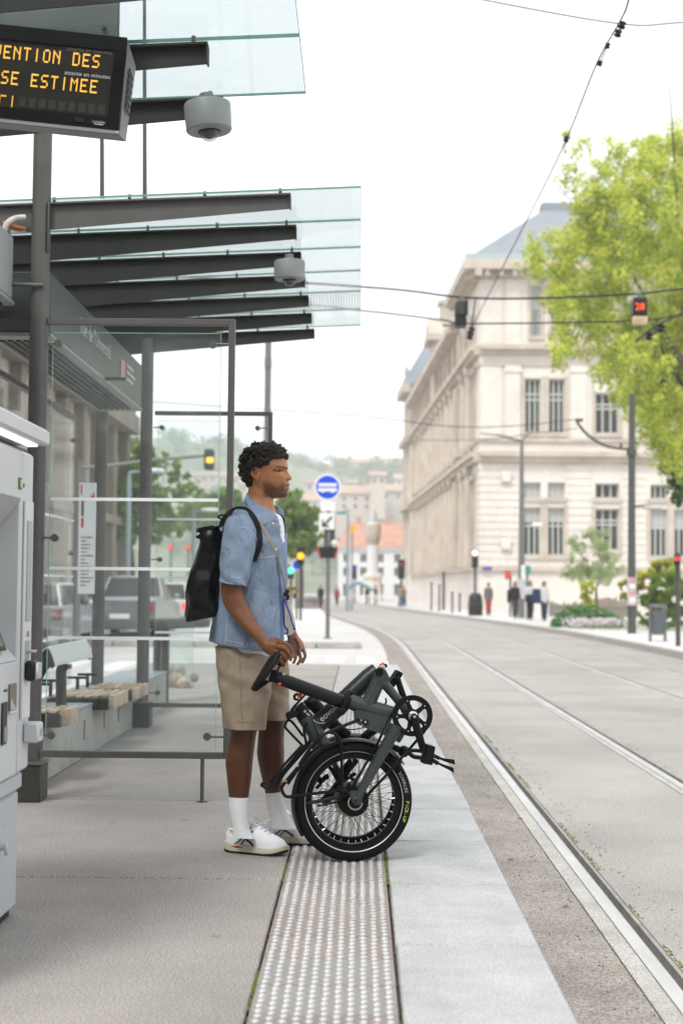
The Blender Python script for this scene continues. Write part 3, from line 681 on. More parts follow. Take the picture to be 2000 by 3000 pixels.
# ---- ticket machine at the left edge
t = thing('ticket_machine', 'tall pale grey ticket machine with lit visor at the left edge', 'ticket machine', (-1.5, 4.8, 0))
m_tm = mat('machine_white', (.56, .575, .58), .38, .05, var=.04, vscale=2); m_tm2 = mat('machine_grey', (.46, .50, .51), .42, .05, var=.05, vscale=2); m_tmd = mat('machine_recess', (.40, .405, .40), .5)
XF = -1.185; Yf = 5.285
def T(fx, fy, X=XF, Y=None):
    p = atx(fx, fy, X); return p
# upper body with a real recess: built from slabs
zT, zM = 1.645, .515
YR = (4.90, 5.10)                     # ticket recess along the face
zr0, zr1 = 1.03, 1.47
MB().bx(-1.95, XF-.11, 4.05, Yf, zM, zT, .01).build('body', m_tm, t)
f = MB(); f.bx(XF-.108, XF, 4.05, 4.56, zM, zT, .006); f.bx(XF-.108, XF, 5.105, Yf, zM, zT, .010); f.bx(XF-.108, XF, 4.562, 5.103, zr1, zT, .006); f.bx(XF-.108, XF, 4.562, 5.103, zM, zr0-.12, .006)
fo = f.build('front_panel', m_tm, t)
w_ = MB(); w_.prism([(XF-.002, 4.563, zr0-.118), (XF-.106, 4.563, zr0), (XF-.106, 4.563, zr0-.118)], (0, .539, 0)); w_.build('sill', m_tm2, fo)
w_ = MB(); w_.prism([(XF-.002, 4.563, zr1), (XF-.106, 4.563, zr1), (XF-.106, 4.563, zr1-.13)], (0, .539, 0)); w_.build('speaker_grille', m_tmd, fo)
s_ = MB(); a = Vector((XF-.07, 4.60, zr0+.0)); s_.prism([(XF-.012, 4.62, zr0-.08), (XF-.10, 4.62, zr0+.16), (XF-.10, 4.62, zr0-.02)], (0, .36, 0)); sc_ = s_.build('screen_body', m_black, fo)
s_ = MB(); dirn = Vector((-.088, 0, .24)); s_.add([(XF-.0155, 4.64, zr0-.065), (XF-.0155, 4.96, zr0-.065), (XF-.0945, 4.96, zr0+.15), (XF-.0945, 4.64, zr0+.15)], [(0, 1, 2, 3)]); s_.build('screen_glass', mat('machine_screen', (.05, .09, .05), .1), sc_)
# raised side column with slots
MB().bx(XF+.001, XF+.010, 5.13, 5.255, .70, 1.47, .003).build('side_strip', mat('machine_strip', (.60, .61, .61), .4), t)
MB().bx(XF+.0105, XF+.014, 5.155, 5.225, 1.045, 1.40, .002).build('strip_recess', m_tmd, t)
MB().cyl((XF+.010, 5.19, 1.00), (XF+.016, 5.19, 1.00), .011, n=14).build('keyhole', mat('brass_key', (.45, .36, .28), .35, .6), t)
k = MB(); k.bx(XF+.0105, XF+.013, 5.16, 5.22, .905, .975); o_ = k.build('coin_plate', mat('coin_steel', (.42, .44, .45), .35, .5), t); MB().box((XF+.025, 5.19, .938), (.03, .06, .010), None, .003).build('coin_lever', mat('coin_steel', (.42, .44, .45), .35, .5), o_)
MB().bx(XF+.0105, XF+.045, 5.15, 5.225, .835, .905, .008).build('card_reader', m_black, t); MB().bx(XF+.0455, XF+.058, 5.152, 5.223, .84, .90, .006).build('reader_face', mat('reader_chrome', (.55, .56, .57), .3, .6), t)
MB().bx(XF+.001, XF+.004, 5.05, 5.09, 1.505, 1.545).build('green_label', mat('label_green', (.09, .14, .03), .5), t, smooth=False)
MB().bx(XF+.0045, XF+.006, 5.058, 5.082, 1.512, 1.538).build('label_print', mat('label_pale', (.45, .5, .3), .5), t, smooth=False)
MB().bx(XF+.001, XF+.003, 5.125, 5.131, 1.515, 1.53).build('pin_hole', m_black, t, smooth=False)
k = MB(); k.bx(XF+.001, XF+.006, 4.965, 5.065, .745, .835); o_ = k.build('coin_tray', mat('tray_dark', (.16, .13, .11), .4), t, smooth=False)
MB().bx(XF+.0065, XF+.012, 4.955, 5.075, .735, .7445, .002).build('tray_lip', m_tm, o_); MB().prism([(XF+.007, 4.97, .748), (XF+.007, 5.05, .748), (XF+.007, 4.97, .79)], (.002, 0, 0)).build('tray_flap', mat('tray_flap', (.35, .37, .36), .2), o_)
MB().bx(XF+.001, XF+.006, 4.87, 4.935, .64, .78).build('ticket_slot', m_black, t, smooth=False); MB().bx(XF+.0065, XF+.011, 4.88, 4.925, .65, .70).build('slot_flap', mat('slot_steel', (.3, .3, .3), .4, .4), t)
MB().bx(XF+.001, XF+.004, 4.90, 4.94, .815, .822).build('thin_slot', m_black, t, smooth=False)
MB().bx(XF+.001, XF+.055, 5.19, 5.275, .615, .685, .006).build('lock_box', m_tm, t); MB().cyl((XF+.055, 5.235, .65), (XF+.058, 5.235, .65), .014, n=16).build('lock', m_tmd, t)
# lower body
zb = MB(); zb.bx(-1.95, XF-.03, 4.05, Yf-.01, .03, zM-.075, .01); zb.build('lower_body', m_tm2, t)
MB().bx(-1.95, XF-.018, 4.05, Yf-.005, zM-.072, zM-.004, .012).build('waist_band', m_tm2, t)
MB().bx(XF-.0295, XF-.026, 4.2, 5.17, .10, .345, .001).build('lower_door', m_tm2, t); MB().cyl((XF-.026, 4.99, .285), (XF-.004, 4.99, .285), .011, n=12).box((XF-.002, 4.99, .278), (.010, .016, .04), None, .003).build('door_knob', mat('knob_steel', (.5, .5, .5), .35, .6), t)
MB().bx(-1.93, XF-.05, 4.07, Yf-.03, 0, .03).build('foot', m_black, t)
# visor with its lit strip
v = MB(); v.prism([(-1.95, 4.0, 1.660), (XF+.088, 4.0, 1.660), (XF+.095, 4.0, 1.666), (XF+.095, 4.0, 1.705), (XF+.082, 4.0, 1.716), (-1.95, 4.0, 1.716)], (0, 1.10, 0)); v.build('visor', m_tm, t)
MB().bx(XF+.030, XF+.062, 4.05, 5.06, 1.653, 1.6595).build('light_strip', mat('visor_lamp', (.9, .9, .95), .5, emit=(.92, .93, 1.0), estr=.9), t, smooth=False)
MB().bx(-1.95, XF-.02, 4.02, Yf-.02, 1.6452, 1.6592).build('visor_seal', m_black, t)
# ================================================================== THE TOWN BEHIND
m_stone = mat('pale_limestone', (.68, .63, .57), .85, var=.10, vscale=.35, speck=.05, sscale=6, bump=.15, bscale=3)
m_stone2 = mat('limestone_trim', (.53, .46, .385), .85, var=.22, vscale=.7, bump=.2, bscale=3)
m_stone3 = mat('limestone_base', (.62, .575, .52), .85, var=.12, vscale=.4)
m_zinc = mat('zinc_roof', (.24, .265, .29), .6, .0, var=.10, vscale=.5, streak=(2, 2, .2))
m_wpane = mat('window_glass', (.045, .047, .042), .12, var=.5, vscale=.6)
m_wfr = mat('window_paint', (.44, .46, .43), .6)
m_blind = mat('blind_grey', (.40, .40, .39), .7, var=.06, vscale=3)

def window_mesh(w, h, cols, rows, bar=.09, fr=.10, dep=.08):
    mb = MB()
    mb.bx(-w/2, -w/2+fr, 0, dep, 0, h); mb.bx(w/2-fr, w/2, 0, dep, 0, h); mb.bx(-w/2+fr, w/2-fr, 0, dep, 0, fr); mb.bx(-w/2+fr, w/2-fr, 0, dep, h-fr, h)
    for i in range(1, cols): x = -w/2+w*i/cols; mb.bx(x-bar/2, x+bar/2, .004, dep-.01, fr, h-fr)
    for z in rows: mb.bx(-w/2+fr, w/2-fr, .008, dep-.014, h*z-bar/2, h*z+bar/2)
    a = mb.mesh('window', smooth=False); a.materials.append(m_wfr)
    p = MB().bx(-w/2+.02, w/2-.02, dep*.55, dep*.75, .02, h-.02).mesh('pane', smooth=False); p.materials.append(m_wpane); return a, p
def put_window(ms, parent, pos, rz, blind=0., w=1, h=1):
    a = inst('window', ms[0], parent, pos, (0, 0, rz)); ORG[a.name] = ORG[parent.name]
    p = bpy.data.objects.new('pane', ms[1]); COL.objects.link(p); p.parent = a
    if blind:
        me = MB().bx(-w/2+.06, w/2-.06, .012, .03, h*(1-blind), h-.06).mesh('blind', smooth=False); me.materials.append(m_blind)
        b = bpy.data.objects.new('blind', me); COL.objects.link(b); b.parent = a
    return a
# ---------------------------------------------------------------- university building on the right
YB = 90.0; C0 = D(1100, 1352, YB).x; px = YB*1568/2000/FOC*2000/1568*1568/1568
q = lambda u, v: D(u, v, YB)
zv = lambda v: D(1110, v, YB).z
ub = thing('university_building', 'long pale limestone university building with slate roof on the right', 'building', (C0, YB, -.15))
LF = 62.0; dl = Vector((-.0387, 1, 0)).normalized(); nl = Vector((-dl.y, dl.x, 0))           # left facade direction and its outward normal
XR = C0+22
z_g, z_pl, z_b1, z_b2, z_m1, z_m2, z_e = -.45, 2.6, 9.05, 9.65, 15.7, 16.25, zv(612)
W0 = .55                               # depth of the wall skin
class Facade:                          # wall with real openings, along u, at o, outward normal n
    def __init__(s, o, du, n, name): s.o = Vector(o); s.du = Vector(du); s.n = Vector(n); s.mb = MB(); s.tr = MB()
    def P(s, u, z, d=0.): return s.o+s.du*u+s.n*d+Vector((0, 0, z))
    def slab(s, u0, u1, z0, z1, d0, d1, mb=None):
        mb = mb or s.mb; vs = [s.P(u, z, d) for u in (u0, u1) for d in (d0, d1) for z in (z0, z1)]
        mb.add(vs, [(0,1,3,2),(4,6,7,5),(0,4,5,1),(2,3,7,6),(0,2,6,4),(1,5,7,3)])
    def wall(s, u0, u1, z0, z1, holes, d=0., mb=None):        # holes: (ua, ub, za, zb)
        us = sorted({u0, u1, *[h[0] for h in holes], *[h[1] for h in holes]}); zs = sorted({z0, z1, *[h[2] for h in holes], *[h[3] for h in holes]})
        for i in range(len(us)-1):
            run = None
            for j in range(len(zs)-1):
                cu, cz = (us[i]+us[i+1])/2, (zs[j]+zs[j+1])/2
                hole = any(h[0] < cu < h[1] and h[2] < cz < h[3] for h in holes)
                if not hole: s.slab(us[i], us[i+1], zs[j], zs[j+1], d-W0, d, mb)
    def band(s, u0, u1, z0, z1, d): s.slab(u0, u1, z0, z1, .003, d, s.tr)
def U(u_px): return (u_px-1100)*YB/3362.
FR = Facade((C0, YB, 0), (1, 0, 0), (0, -1, 0), 'front')
top_w = [(U(1217), U(1241)), (U(1264), U(1288))]; mid_w = [(U(1203), U(1240)), (U(1258), U(1295))]; big = (U(1365), U(1420)); third = [(U(1491), U(1530)), (U(1545), U(1584))]
H = []
for a, b in top_w: H.append((a, b, zv(772), zv(655)))
for a, b in mid_w: H += [(a, b, zv(994), zv(868)), (a-.05, b, zv(1143), zv(1107)), (a-.05, b, zv(1275), zv(1164))]
H += [(big[0], big[1], zv(994), zv(900)), (big[0], big[1], zv(1143), zv(1108)), (big[0], big[1], zv(1262), zv(1166))]
for a, b in third: H += [(a, b, zv(994), zv(868)), (a, b, zv(1143), zv(1110)), (a, b, zv(1276), zv(1166))]
for a, b in ((U(1375), U(1395)), (U(1420), U(1440)), (U(1500), U(1525))): H.append((a, b, zv(772), zv(655)))
FR.wall(0, 22, z_g, z_e, H)
for h in H:
    w, hh = h[1]-h[0], h[3]-h[2]; wide = w > 1.3
    ms = window_mesh(w, hh, 3, (.62, .72) if hh > 2.5 else (), bar=.11)
    bl = .0
    if abs(h[3]-zv(1107)) < .05 and h[0] < U(1300): bl = .9
    if abs(h[3]-zv(1164)) < .05: bl = .26
    if h[3] > 18: bl = .45
    if h[0] > U(1480) and abs(h[3]-zv(1166)) < .1: bl = .42
    put_window(ms, ub, FR.P((h[0]+h[1])/2, h[2], -.30), 0, bl, w, hh)
    FR.band(h[0]-.18, h[1]+.18, h[2]-.22, h[2], .14)
    if hh > 2.5: FR.band(h[0]-.2, h[0]-.02, h[2], h[3]+.15, .07); FR.band(h[1]+.02, h[1]+.2, h[2], h[3]+.15, .07)
# left facade: 3 pavilion bays, 11 middle bays, 2 end bays
LFc = Facade((C0, YB, 0), dl, nl, 'left'); HL = []
bays = [3.0, 6.2, 9.4]+[13.4+3.55*i for i in range(11)]+[54.6, 58.6]
for k, u in enumerate(bays):
    HL += [(u-.95, u-.12, 10.9, 14.6), (u+.12, u+.95, 10.9, 14.6), (u-.95, u-.12, 6.9, 7.8), (u+.12, u+.95, 6.9, 7.8), (u-.95, u-.12, 3.2, 6.3), (u+.12, u+.95, 3.2, 6.3)]
    HL += [(u-.75, u-.1, 16.9, 18.4), (u+.1, u+.75, 16.9, 18.4)]
LFc.wall(0, LF, z_g, z_e-1.6, HL)
cache = {}
for h in HL:
    key = (round(h[1]-h[0], 2), round(h[3]-h[2], 2))
    if key not in cache: cache[key] = window_mesh(key[0], key[1], 2, (.7,) if key[1] > 2.5 else (), bar=.08)
    put_window(cache[key], ub, LFc.P((h[0]+h[1])/2, h[2], -.30), math.atan2(dl.y, dl.x)-math.pi)
for k, u in enumerate(bays):
    for z0, z1 in ((10.6, 14.9), (2.9, 8.1)):
        LFc.band(u-1.15, u+1.15, z0-.25, z0, .16); LFc.band(u-1.12, u-.97, z0, z1, .12); LFc.band(u+.97, u+1.12, z0, z1, .12); LFc.band(u-.1, u+.1, z0, z1, .12); LFc.band(u-1.2, u+1.2, z1, z1+.32, .22)
    LFc.band(u-.85, u-.78, 16.6, 18.6, .1); LFc.band(u+.78, u+.85, 16.6, 18.6, .1)
for k in range(len(bays)-1):             # attached columns between the bays
    u = (bays[k]+bays[k+1])/2
    for z0, z1, rr_ in ((10.3, 15.1, .33), (2.75, 8.6, .36)):
        if k in (2, 13): LFc.band(u-.6, u+.6, z0, z1, .45)
        else:
            c = LFc.P(u, 0, .12); LFc.tr.cyl(c+Vector((0, 0, z0)), c+Vector((0, 0, z1)), rr_, rr_*.85, 12); LFc.band(u-.45, u+.45, z1, z1+.4, .5); LFc.band(u-.45, u+.45, z0-.3, z0, .5)
    LFc.band(u-.3, u+.3, 16.5, 18.9, .22)
zcm = z_e-1.6
for Fc, n_ in ((FR, 22), (LFc, LF)):
    Fc.band(0 if Fc is FR else .0, n_, z_pl-.25, z_pl, .22); Fc.band(0, n_, z_b1, z_b1+.3, .38); Fc.band(0, n_, z_b1+.303, z_b2, .60); Fc.band(0, n_, 10.3, 10.5, .18)
    Fc.band(0, n_, z_m1, z_m1+.25, .35); Fc.band(0, n_, z_m1+.253, z_m2, .62)
    Fc.band(0, n_, 15.0, 15.15, .12)
# tall corner pavilion and end pavilion above the main eaves
PVL = 11.4
def rect(u0, u1, dd, z0, z1, mb): LFc.slab(u0, u1, z0, z1, -dd, .0, mb)
LFc.wall(0, PVL, z_e-1.6, z_e, [])
LFc.slab(LF-7.5, LF, z_g, z_e+.3, -W0, .35, LFc.mb)
for u in (LF-6.2, LF-3.8, LF-1.4): LFc.slab(u-.4, u+.4, 2.8, z_m1, .353, .6, LFc.tr); LFc.slab(u-.4, u+.4, z_m2+.2, z_e-.6, .353, .5, LFc.tr)
for z0, z1, d in ((z_b1, z_b2, .95), (z_m1, z_m2, 1.0), (z_e-.5, z_e+.3, 1.2)): LFc.slab(LF-7.8, LF+.3, z0, z1, .355, d, LFc.tr)
# eaves cornices
FR.band(-.7, 22, z_e-.75, z_e-.35, .45); FR.slab(-1.1, 22, z_e-.347, z_e+.25, -1, 1.05, FR.tr)
LFc.slab(-1.05, PVL, z_e-.75, z_e-.35, .003, .45, LFc.tr); LFc.slab(.0, PVL+.4, z_e-.345, z_e+.247, .003, 1.1, LFc.tr)
for i in range(26): FR.slab(.2+i*.85, .5+i*.85, z_e-.72, z_e-.35, .453, .9, FR.tr)
for i in range(13): LFc.slab(.4+i*.85, .7+i*.85, z_e-.72, z_e-.35, .453, .9, LFc.tr)
LFc.slab(PVL+.4, LF-7.8, zcm-.5, zcm, .003, .9, LFc.tr)
for i in range(46): LFc.slab(PVL+.9+i*.9, PVL+1.2+i*.9, zcm-.85, zcm-.5, .003, .6, LFc.tr)
FR.mb.build('wall', m_stone, ub, smooth=False); LFc.mb.build('wall', m_stone, ub, smooth=False)
FR.tr.build('stone_trim', m_stone2, ub, smooth=False, kind='stuff'); LFc.tr.build('stone_trim', m_stone2, ub, smooth=False, kind='stuff')
# rusticated courses of the ground floor, corner piers
co = MB(); hcut = [h for h in H if h[2] < 8]
z = z_pl+.02; k = 0
while z < 8.6:
    segs = [(0.02, U(1198)-.2), (U(1297), U(1355)), (U(1425), U(1480))]
    for a, b in segs:
        if k % 2 or True: FR.slab(a, b, z, z+.40, .003, .055, co)
    LFc.slab(.02, 1.6, z, z+.40, .003, .055, co)
    z += .455; k += 1
co.build('stone_courses', m_stone, ub, smooth=False, kind='stuff')
pi_ = MB()
for a, b in ((U(1158), U(1192)), (U(1308), U(1345)), (U(1440), U(1478))): FR.slab(a, b, 10.5, 15.0, .003, .12, pi_); FR.slab(a, b, z_m2, z_e-.8, .003, .10, pi_); FR.slab(a-.08, b+.08, 14.6, 14.95, .121, .2, pi_)
FR.slab(.04, U(1150), 10.5, 15.0, .003, .06, pi_); FR.slab(.04, U(1150), z_m2, z_e-.8, .003, .06, pi_)
pi_.build('pilasters', m_stone, ub, smooth=False, kind='stuff')
# roofs
zr = 1.17+(zv(487)-1.17)*(YB+5.6)/YB
rf = MB(); a = Vector((C0-1.0, YB-1.0, z_e+.25)); W_, Dp = 23., 12.4
rx = U(1265)
rf.add([a, a+Vector((W_+2, 0, 0)), a+Vector((W_+2, Dp+1, 0)), a+Vector((-.4, Dp+1, 0)), (C0+rx, YB+5.2, zr), (C0+W_, YB+5.2, zr), (C0+W_, YB+7, zr), (C0+rx, YB+7, zr)],
       [(0, 1, 5, 4), (0, 4, 7, 3), (3, 7, 6, 2), (4, 5, 6, 7), (1, 2, 6, 5)]); rfo = rf.build('roof', m_zinc, ub, smooth=False)
MB().bx(C0+rx, C0+rx+6, YB+5.3, YB+6.8, zr-.1, 1.17+(zv(466)-1.17)*(YB+5.6)/YB, .05).build('ridge_block', m_zinc, rfo)
MB().bx(C0-1.02, C0+22, YB-1.02, YB-.9, z_e+.252, z_e+.6).build('gutter', mat('copper_gutter', (.36, .44, .42), .6), rfo, smooth=False)
mr = MB(); A = [LFc.P(PVL, zcm, .8), LFc.P(LF-7.5, zcm, .8), LFc.P(LF-7.5, zcm, -12), LFc.P(PVL, zcm, -12)]; B_ = [LFc.P(PVL, zcm+3.4, -3.2), LFc.P(LF-7.5, zcm+3.4, -3.2), LFc.P(LF-7.5, zcm+3.4, -8), LFc.P(PVL, zcm+3.4, -8)]
mr.rings([A, B_]); mr.build('roof', m_zinc, ub, smooth=False)
er = MB(); A = [LFc.P(LF-7.8, z_e+.3, 1.2), LFc.P(LF+.3, z_e+.3, 1.2), LFc.P(LF+.3, z_e+.3, -9), LFc.P(LF-7.8, z_e+.3, -9)]; B_ = [LFc.P(LF-5.5, z_e+6.2, -2.2), LFc.P(LF-2.5, z_e+6.2, -2.2), LFc.P(LF-2.5, z_e+6.2, -5), LFc.P(LF-5.5, z_e+6.2, -5)]
er.rings([A, B_]); er.build('roof', m_zinc, ub, smooth=False)
# stone dormer with pediment and chimney on the long side
ud = 30.; dm_ = MB(); LFc.slab(ud-1.7, ud+1.7, z_m2+.2, zcm+1.8, -.3, .35, dm_); LFc.slab(ud-2.1, ud+2.1, zcm+1.8, zcm+2.3, -.4, .9, dm_)
dm_.prism([LFc.P(ud-2.1, zcm+2.3, .8), LFc.P(ud+2.1, zcm+2.3, .8), LFc.P(ud, zcm+3.9, .8)], nl*-1.2); LFc.slab(ud-.7, ud+.7, zcm+3.3, zcm+5.0, -1.6, -.3, dm_); LFc.slab(ud-.9, ud+.9, zcm+5.0, zcm+5.3, -1.8, -.1, dm_)
dm_.build('dormer', m_stone2, ub, smooth=False)
MB().lathe([(.25, 0), (.32, .5), (.15, .9), (.3, 1.3), (.05, 2.)], LFc.P(LF-6.8, z_e+.3, .7), n=10).build('finial', m_stone2, ub)
p_ = q(1117, 1306); MB().bx(p_.x-.28, p_.x+.28, YB-.30, YB-.24, p_.z-.12, p_.z+.12).build('street_name_plate', mat('plate_blue', (.10, .11, .30), .5), ub, smooth=False)
for (u, v) in ((1104, 1114), (1104, 1264)): p_ = q(1136 if v == 0 else 1133, v-15 if v < 1200 else v+10); 
for (fx, fy) in ((1481, 1397), (1481, 1594)): p_ = at(fx, fy, YB); MB().bx(p_.x-.3, p_.x+.3, YB-.35, YB-.06, p_.z-.35, p_.z+.35, .05).build('wall_box', mat('wall_box_white', (.62, .61, .58), .6), ub)
# ---------------------------------------------------------------- stone building on the left, seen through the glass
lb = thing('stone_building', 'tall stone building with dark pilasters seen through the shelter glass', 'building', (-9.5, 45, -.3))
LB = Facade((-9.5, -34, 0), (0, 1, 0), (1, 0, 0), 'lb'); hl = []  # unseen stretch starting behind the viewer is added to cut low sky light
for i in range(30):
    y = 3+i*3.0
    for z0, z1 in ((.6, 3.0), (4.3, 6.4)): hl.append((y-.6, y+.6, z0, z1))
LB.wall(0, 92, -.45, 7.9, hl)
wm = {}
for h in hl:
    kk = round(h[3]-h[2], 2)
    if kk not in wm: wm[kk] = window_mesh(1.2, kk, 2, (.7,), bar=.07)
    put_window(wm[kk], lb, LB.P((h[0]+h[1])/2, h[2], -.3), math.pi/2)
for i in range(31):
    y = 1.5+i*3.0; LB.band(y-.35, y+.35, .2, 7.2, .35)
for z0, z1, d in ((3.5, 3.8, .4), (7.2, 7.9, .7)): LB.band(0, 92, z0, z1, d)
z = -.3
cc = MB()
while z < 3.8: LB.slab(0, 92, z, z+.01, .003, .005, cc); z += .5
LB.mb.build('wall', mat('left_stone', (.55, .51, .44), .85, var=.15, vscale=.5), lb, smooth=False); LB.tr.build('stone_trim', mat('left_stone_trim', (.27, .235, .20), .85, var=.2, vscale=.6), lb, smooth=False, kind='stuff')
MB().bx(-24, -9.5-W0-.01, -34, 58, -.45, 7.9).build('core', m_wpane, lb, smooth=False); MB().bx(-24.5, -9.0, -34.5, 58.5, 7.92, 8.5, .2).build('roof', m_zinc, lb)
MB().bx(-22, XR if False else -30, 0, 1, -1, -.9) and None
# dark inside of the university behind the open windows
MB().prism([(C0+.75, YB+W0+.05, -.4), (XR, YB+W0+.05, -.4), (XR, YB+40, -.4)]+[tuple(LFc.P(LF-.2, -.4, -W0-.05)), tuple(LFc.P(.6, -.4, -W0-.05))], (0, 0, z_e-1.7)).build('core', m_wpane, ub, smooth=False)

# ---------------------------------------------------------------- white house across the far square
m_wall_w = mat('white_render', (.66, .66, .66), .8, var=.05, vscale=.2); m_tile = mat('clay_roof', (.46, .25, .185), .8, var=.25, vscale=.6)
def house(x0, x1, Y, dpt, z0, zeave, zridge, label, wallm, nw, rows, cat='house', roofm=None, group=None, ww=1.0):
    t = thing('town_house', label, cat, ((x0+x1)/2, Y, z0), group)
    Fh = Facade((x0, Y, 0), (1, 0, 0), (0, -1, 0), 'h'); hs = []; w = x1-x0
    for i in range(nw):
        u = w*(i+.5)/nw
        for (za, zb) in rows: hs.append((u-ww/2, u+ww/2, za, zb))
    Fh.wall(0, w, z0, zeave, hs); Fh.mb.bx(x0, x1, Y+W0, Y+dpt, z0, zeave)
    Fh.mb.build('wall', wallm, t, smooth=False); Fh.band(-.2, w+.2, zeave-.35, zeave-.01, .35); Fh.tr.build('cornice', wallm, t, smooth=False)
    wms = {}
    for h in hs:
        kk = round(h[3]-h[2], 2)
        if kk not in wms: wms[kk] = window_mesh(ww, kk, 2, (), bar=.12, fr=.12)
        put_window(wms[kk], t, Fh.P((h[0]+h[1])/2, h[2], -.25), 0)
    rb = MB(); m_ = (Y+Y+dpt)/2
    rb.add([(x0-.4, Y-.5, zeave), (x1+.4, Y-.5, zeave), (x1+.4, Y+dpt+.5, zeave), (x0-.4, Y+dpt+.5, zeave), (x0+1.5, m_, zridge), (x1-1.5, m_, zridge)], [(0, 1, 5, 4), (1, 2, 5), (2, 3, 4, 5), (3, 0, 4), (3, 2, 1, 0)])
    ro = rb.build('roof', roofm or m_tile, t, smooth=False)
    for i in range(3):
        xx = x0+w*(.2+.3*i); MB().bx(xx-.4, xx+.4, m_-.4, m_+.4, zridge-1.0, zridge+.9+.3*(i % 2)).build('chimney', mat('chimney_brick', (.42, .27, .21), .8), ro, smooth=False)
    return t
YH = 215
hx0, hx1 = D(776, 1300, YH).x, D(1010, 1300, YH).x; ze, zr_ = D(850, 1258, YH).z, D(850, 1196, YH).z
house(hx0, hx1, YH, 14, -.6, ze, zr_, 'white rendered house with red tiled roof behind the stone monument', m_wall_w, 6, ((0, 1.9), (3.0, 4.3), (5.0, 6.3)) if ze < 7.5 else ((.2, 2.2), (3.0, 4.6), (5.2, 6.9)))
# ---------------------------------------------------------------- monument
YM = 150; t = thing('stone_monument', 'stone column monument with a pale statue on top, before the white house', 'monument', tuple(D(855, 1400, YM)))
mc = lambda v: D(855, v, YM); c = mc(1390); s_ = YM/3362.
MB().lathe([(27*s_, -1.0), (27*s_, 22*s_), (22*s_, 24*s_), (20*s_, 60*s_), (24*s_, 62*s_), (24*s_, 70*s_), (13*s_, 74*s_)], c, n=8).build('pedestal', m_stone, t, ang=.4)
MB().lathe([(13*s_, 74*s_), (12.5*s_, 135*s_), (13*s_, 138*s_)], c, n=16).build('column', m_wall_w, t)
MB().lathe([(13*s_, 138*s_), (17*s_, 150*s_), (19*s_, 178*s_), (16*s_, 184*s_)], c, n=14).build('capital', mat('weathered_stone', (.44, .38, .31), .85, var=.3, vscale=.6), t)
MB().lathe([(17*s_, 184*s_), (16*s_, 188*s_), (8*s_, 192*s_), (9.5*s_, 202*s_), (7*s_, 212*s_), (8*s_, 216*s_), (3*s_, 219*s_), (4.2*s_, 224*s_), (.01, 230*s_)], c, n=10).build('statue', mat('statue_stone', (.56, .56, .55), .8, var=.2, vscale=.8), t)
# ---------------------------------------------------------------- hill with its houses
hv = []; nx, ny = 90, 26; hill = MB()
def hill_z(x, Y):
    u = x/Y*3362+827
    top = np.interp(u, [-400, 200, 340, 420, 560, 640, 760, 860, 935, 1100, 1600], [1000, 1024, 1032, 1028, 1046, 1064, 1074, 1068, 1078, 1104, 1170])
    h = (1352-top)/3362*1150; s = min(1, max(0, (Y-420)/730.)); s = s*s*(3-2*s)
    return -2+(h+2)*s*(1+.03*math.sin(x*.05)*math.cos(Y*.02))+2.5*math.sin(x*.031+Y*.017)*s
rows_ = []
for j in range(ny):
    Y = 400+j*35; rows_.append([(x, Y, hill_z(x, Y)) for x in np.linspace(-460, 420, nx)])
vs = [v for r_ in rows_ for v in r_]; hill.add(vs, [(j*nx+i, j*nx+i+1, (j+1)*nx+i+1, (j+1)*nx+i) for j in range(ny-1) for i in range(nx-1)])
hill.build('hill', mat('hill_green', (.17, .19, .11), .95, var=.5, vscale=.02, detail=8), kind='structure', origin=(0, 400, 0))
wlist = [mat('hill_cream', (.50, .45, .38), .85, var=.1, vscale=.1), mat('hill_pink', (.52, .45, .38), .85), mat('hill_white', (.56, .54, .50), .85)]
def hill_house(u, v, wpx, hpx, k, label, Y):
    p = D(u, v, Y); s_ = Y/3362.; w, h = wpx*s_, hpx*s_
    t = thing('hill_house', label, 'house', (p.x, Y, p.z-h), 'houses on the far hillside')
    MB().bx(p.x-w/2, p.x+w/2, Y, Y+10, p.z-h-14, p.z).build('wall', wlist[k % 3], t, smooth=False)
    rb = MB(); rb.prism([(p.x-w/2-.8, Y-1, p.z), (p.x-w/2-.8, Y+11, p.z), (p.x-w/2-.8, Y+5, p.z+min(5, h*.45))], (w+1.6, 0, 0)); rb.build('roof', mat('hill_roof', (.44, .30, .23), .85, var=.2, vscale=.05), t, smooth=False)
    n = max(2, int(w/4.5)); wm_ = MB()
    for i in range(n):
        for j in range(max(1, int(h/4))):
            x = p.x-w/2+w*(i+.5)/n; z = p.z-2.2-3.4*j; MB().bx(x-.6, x+.6, Y-.12, Y+.1, z-.9, z+.9).build('window', m_wpane, t, smooth=False) if wpx > 40 else wm_.bx(x-.6, x+.6, Y-.12, Y+.1, z-.9, z+.9)
    if wm_.v: wm_.build('windows', m_wpane, t, smooth=False, kind='stuff')
hh_ = [(470, 1092, 210, 26, 1, 'wide pink walled convent on the far hillside left of the man', 820), (820, 1062, 90, 26, 0, 'long building on the crest of the far hill', 1060), (905, 1066, 44, 22, 2, 'white house on the crest beside the university roof line', 1040),
       (790, 1133, 130, 44, 1, 'broad rose house on the hillside right above the bus lane sign', 640), (900, 1128, 110, 40, 0, 'cream terrace on the hillside beside the university facade', 650), (705, 1150, 70, 40, 2, 'pale house half hidden by the round street tree', 620),
       (845, 1080, 60, 26, 1, 'small rose house under the crest of the far hill', 980), (745, 1075, 48, 20, 0, 'cream house high on the far hill above the blue sign', 980), (420, 1125, 120, 30, 2, 'white terrace seen through the windscreen on the far hill', 700),
       (545, 1112, 60, 30, 0, 'cream house on the hill just left of the hair of the man', 740), (925, 1100, 36, 30, 2, 'narrow white house on the hill touching the university corner', 800)]
rg_h = random.Random(21); used_u = []
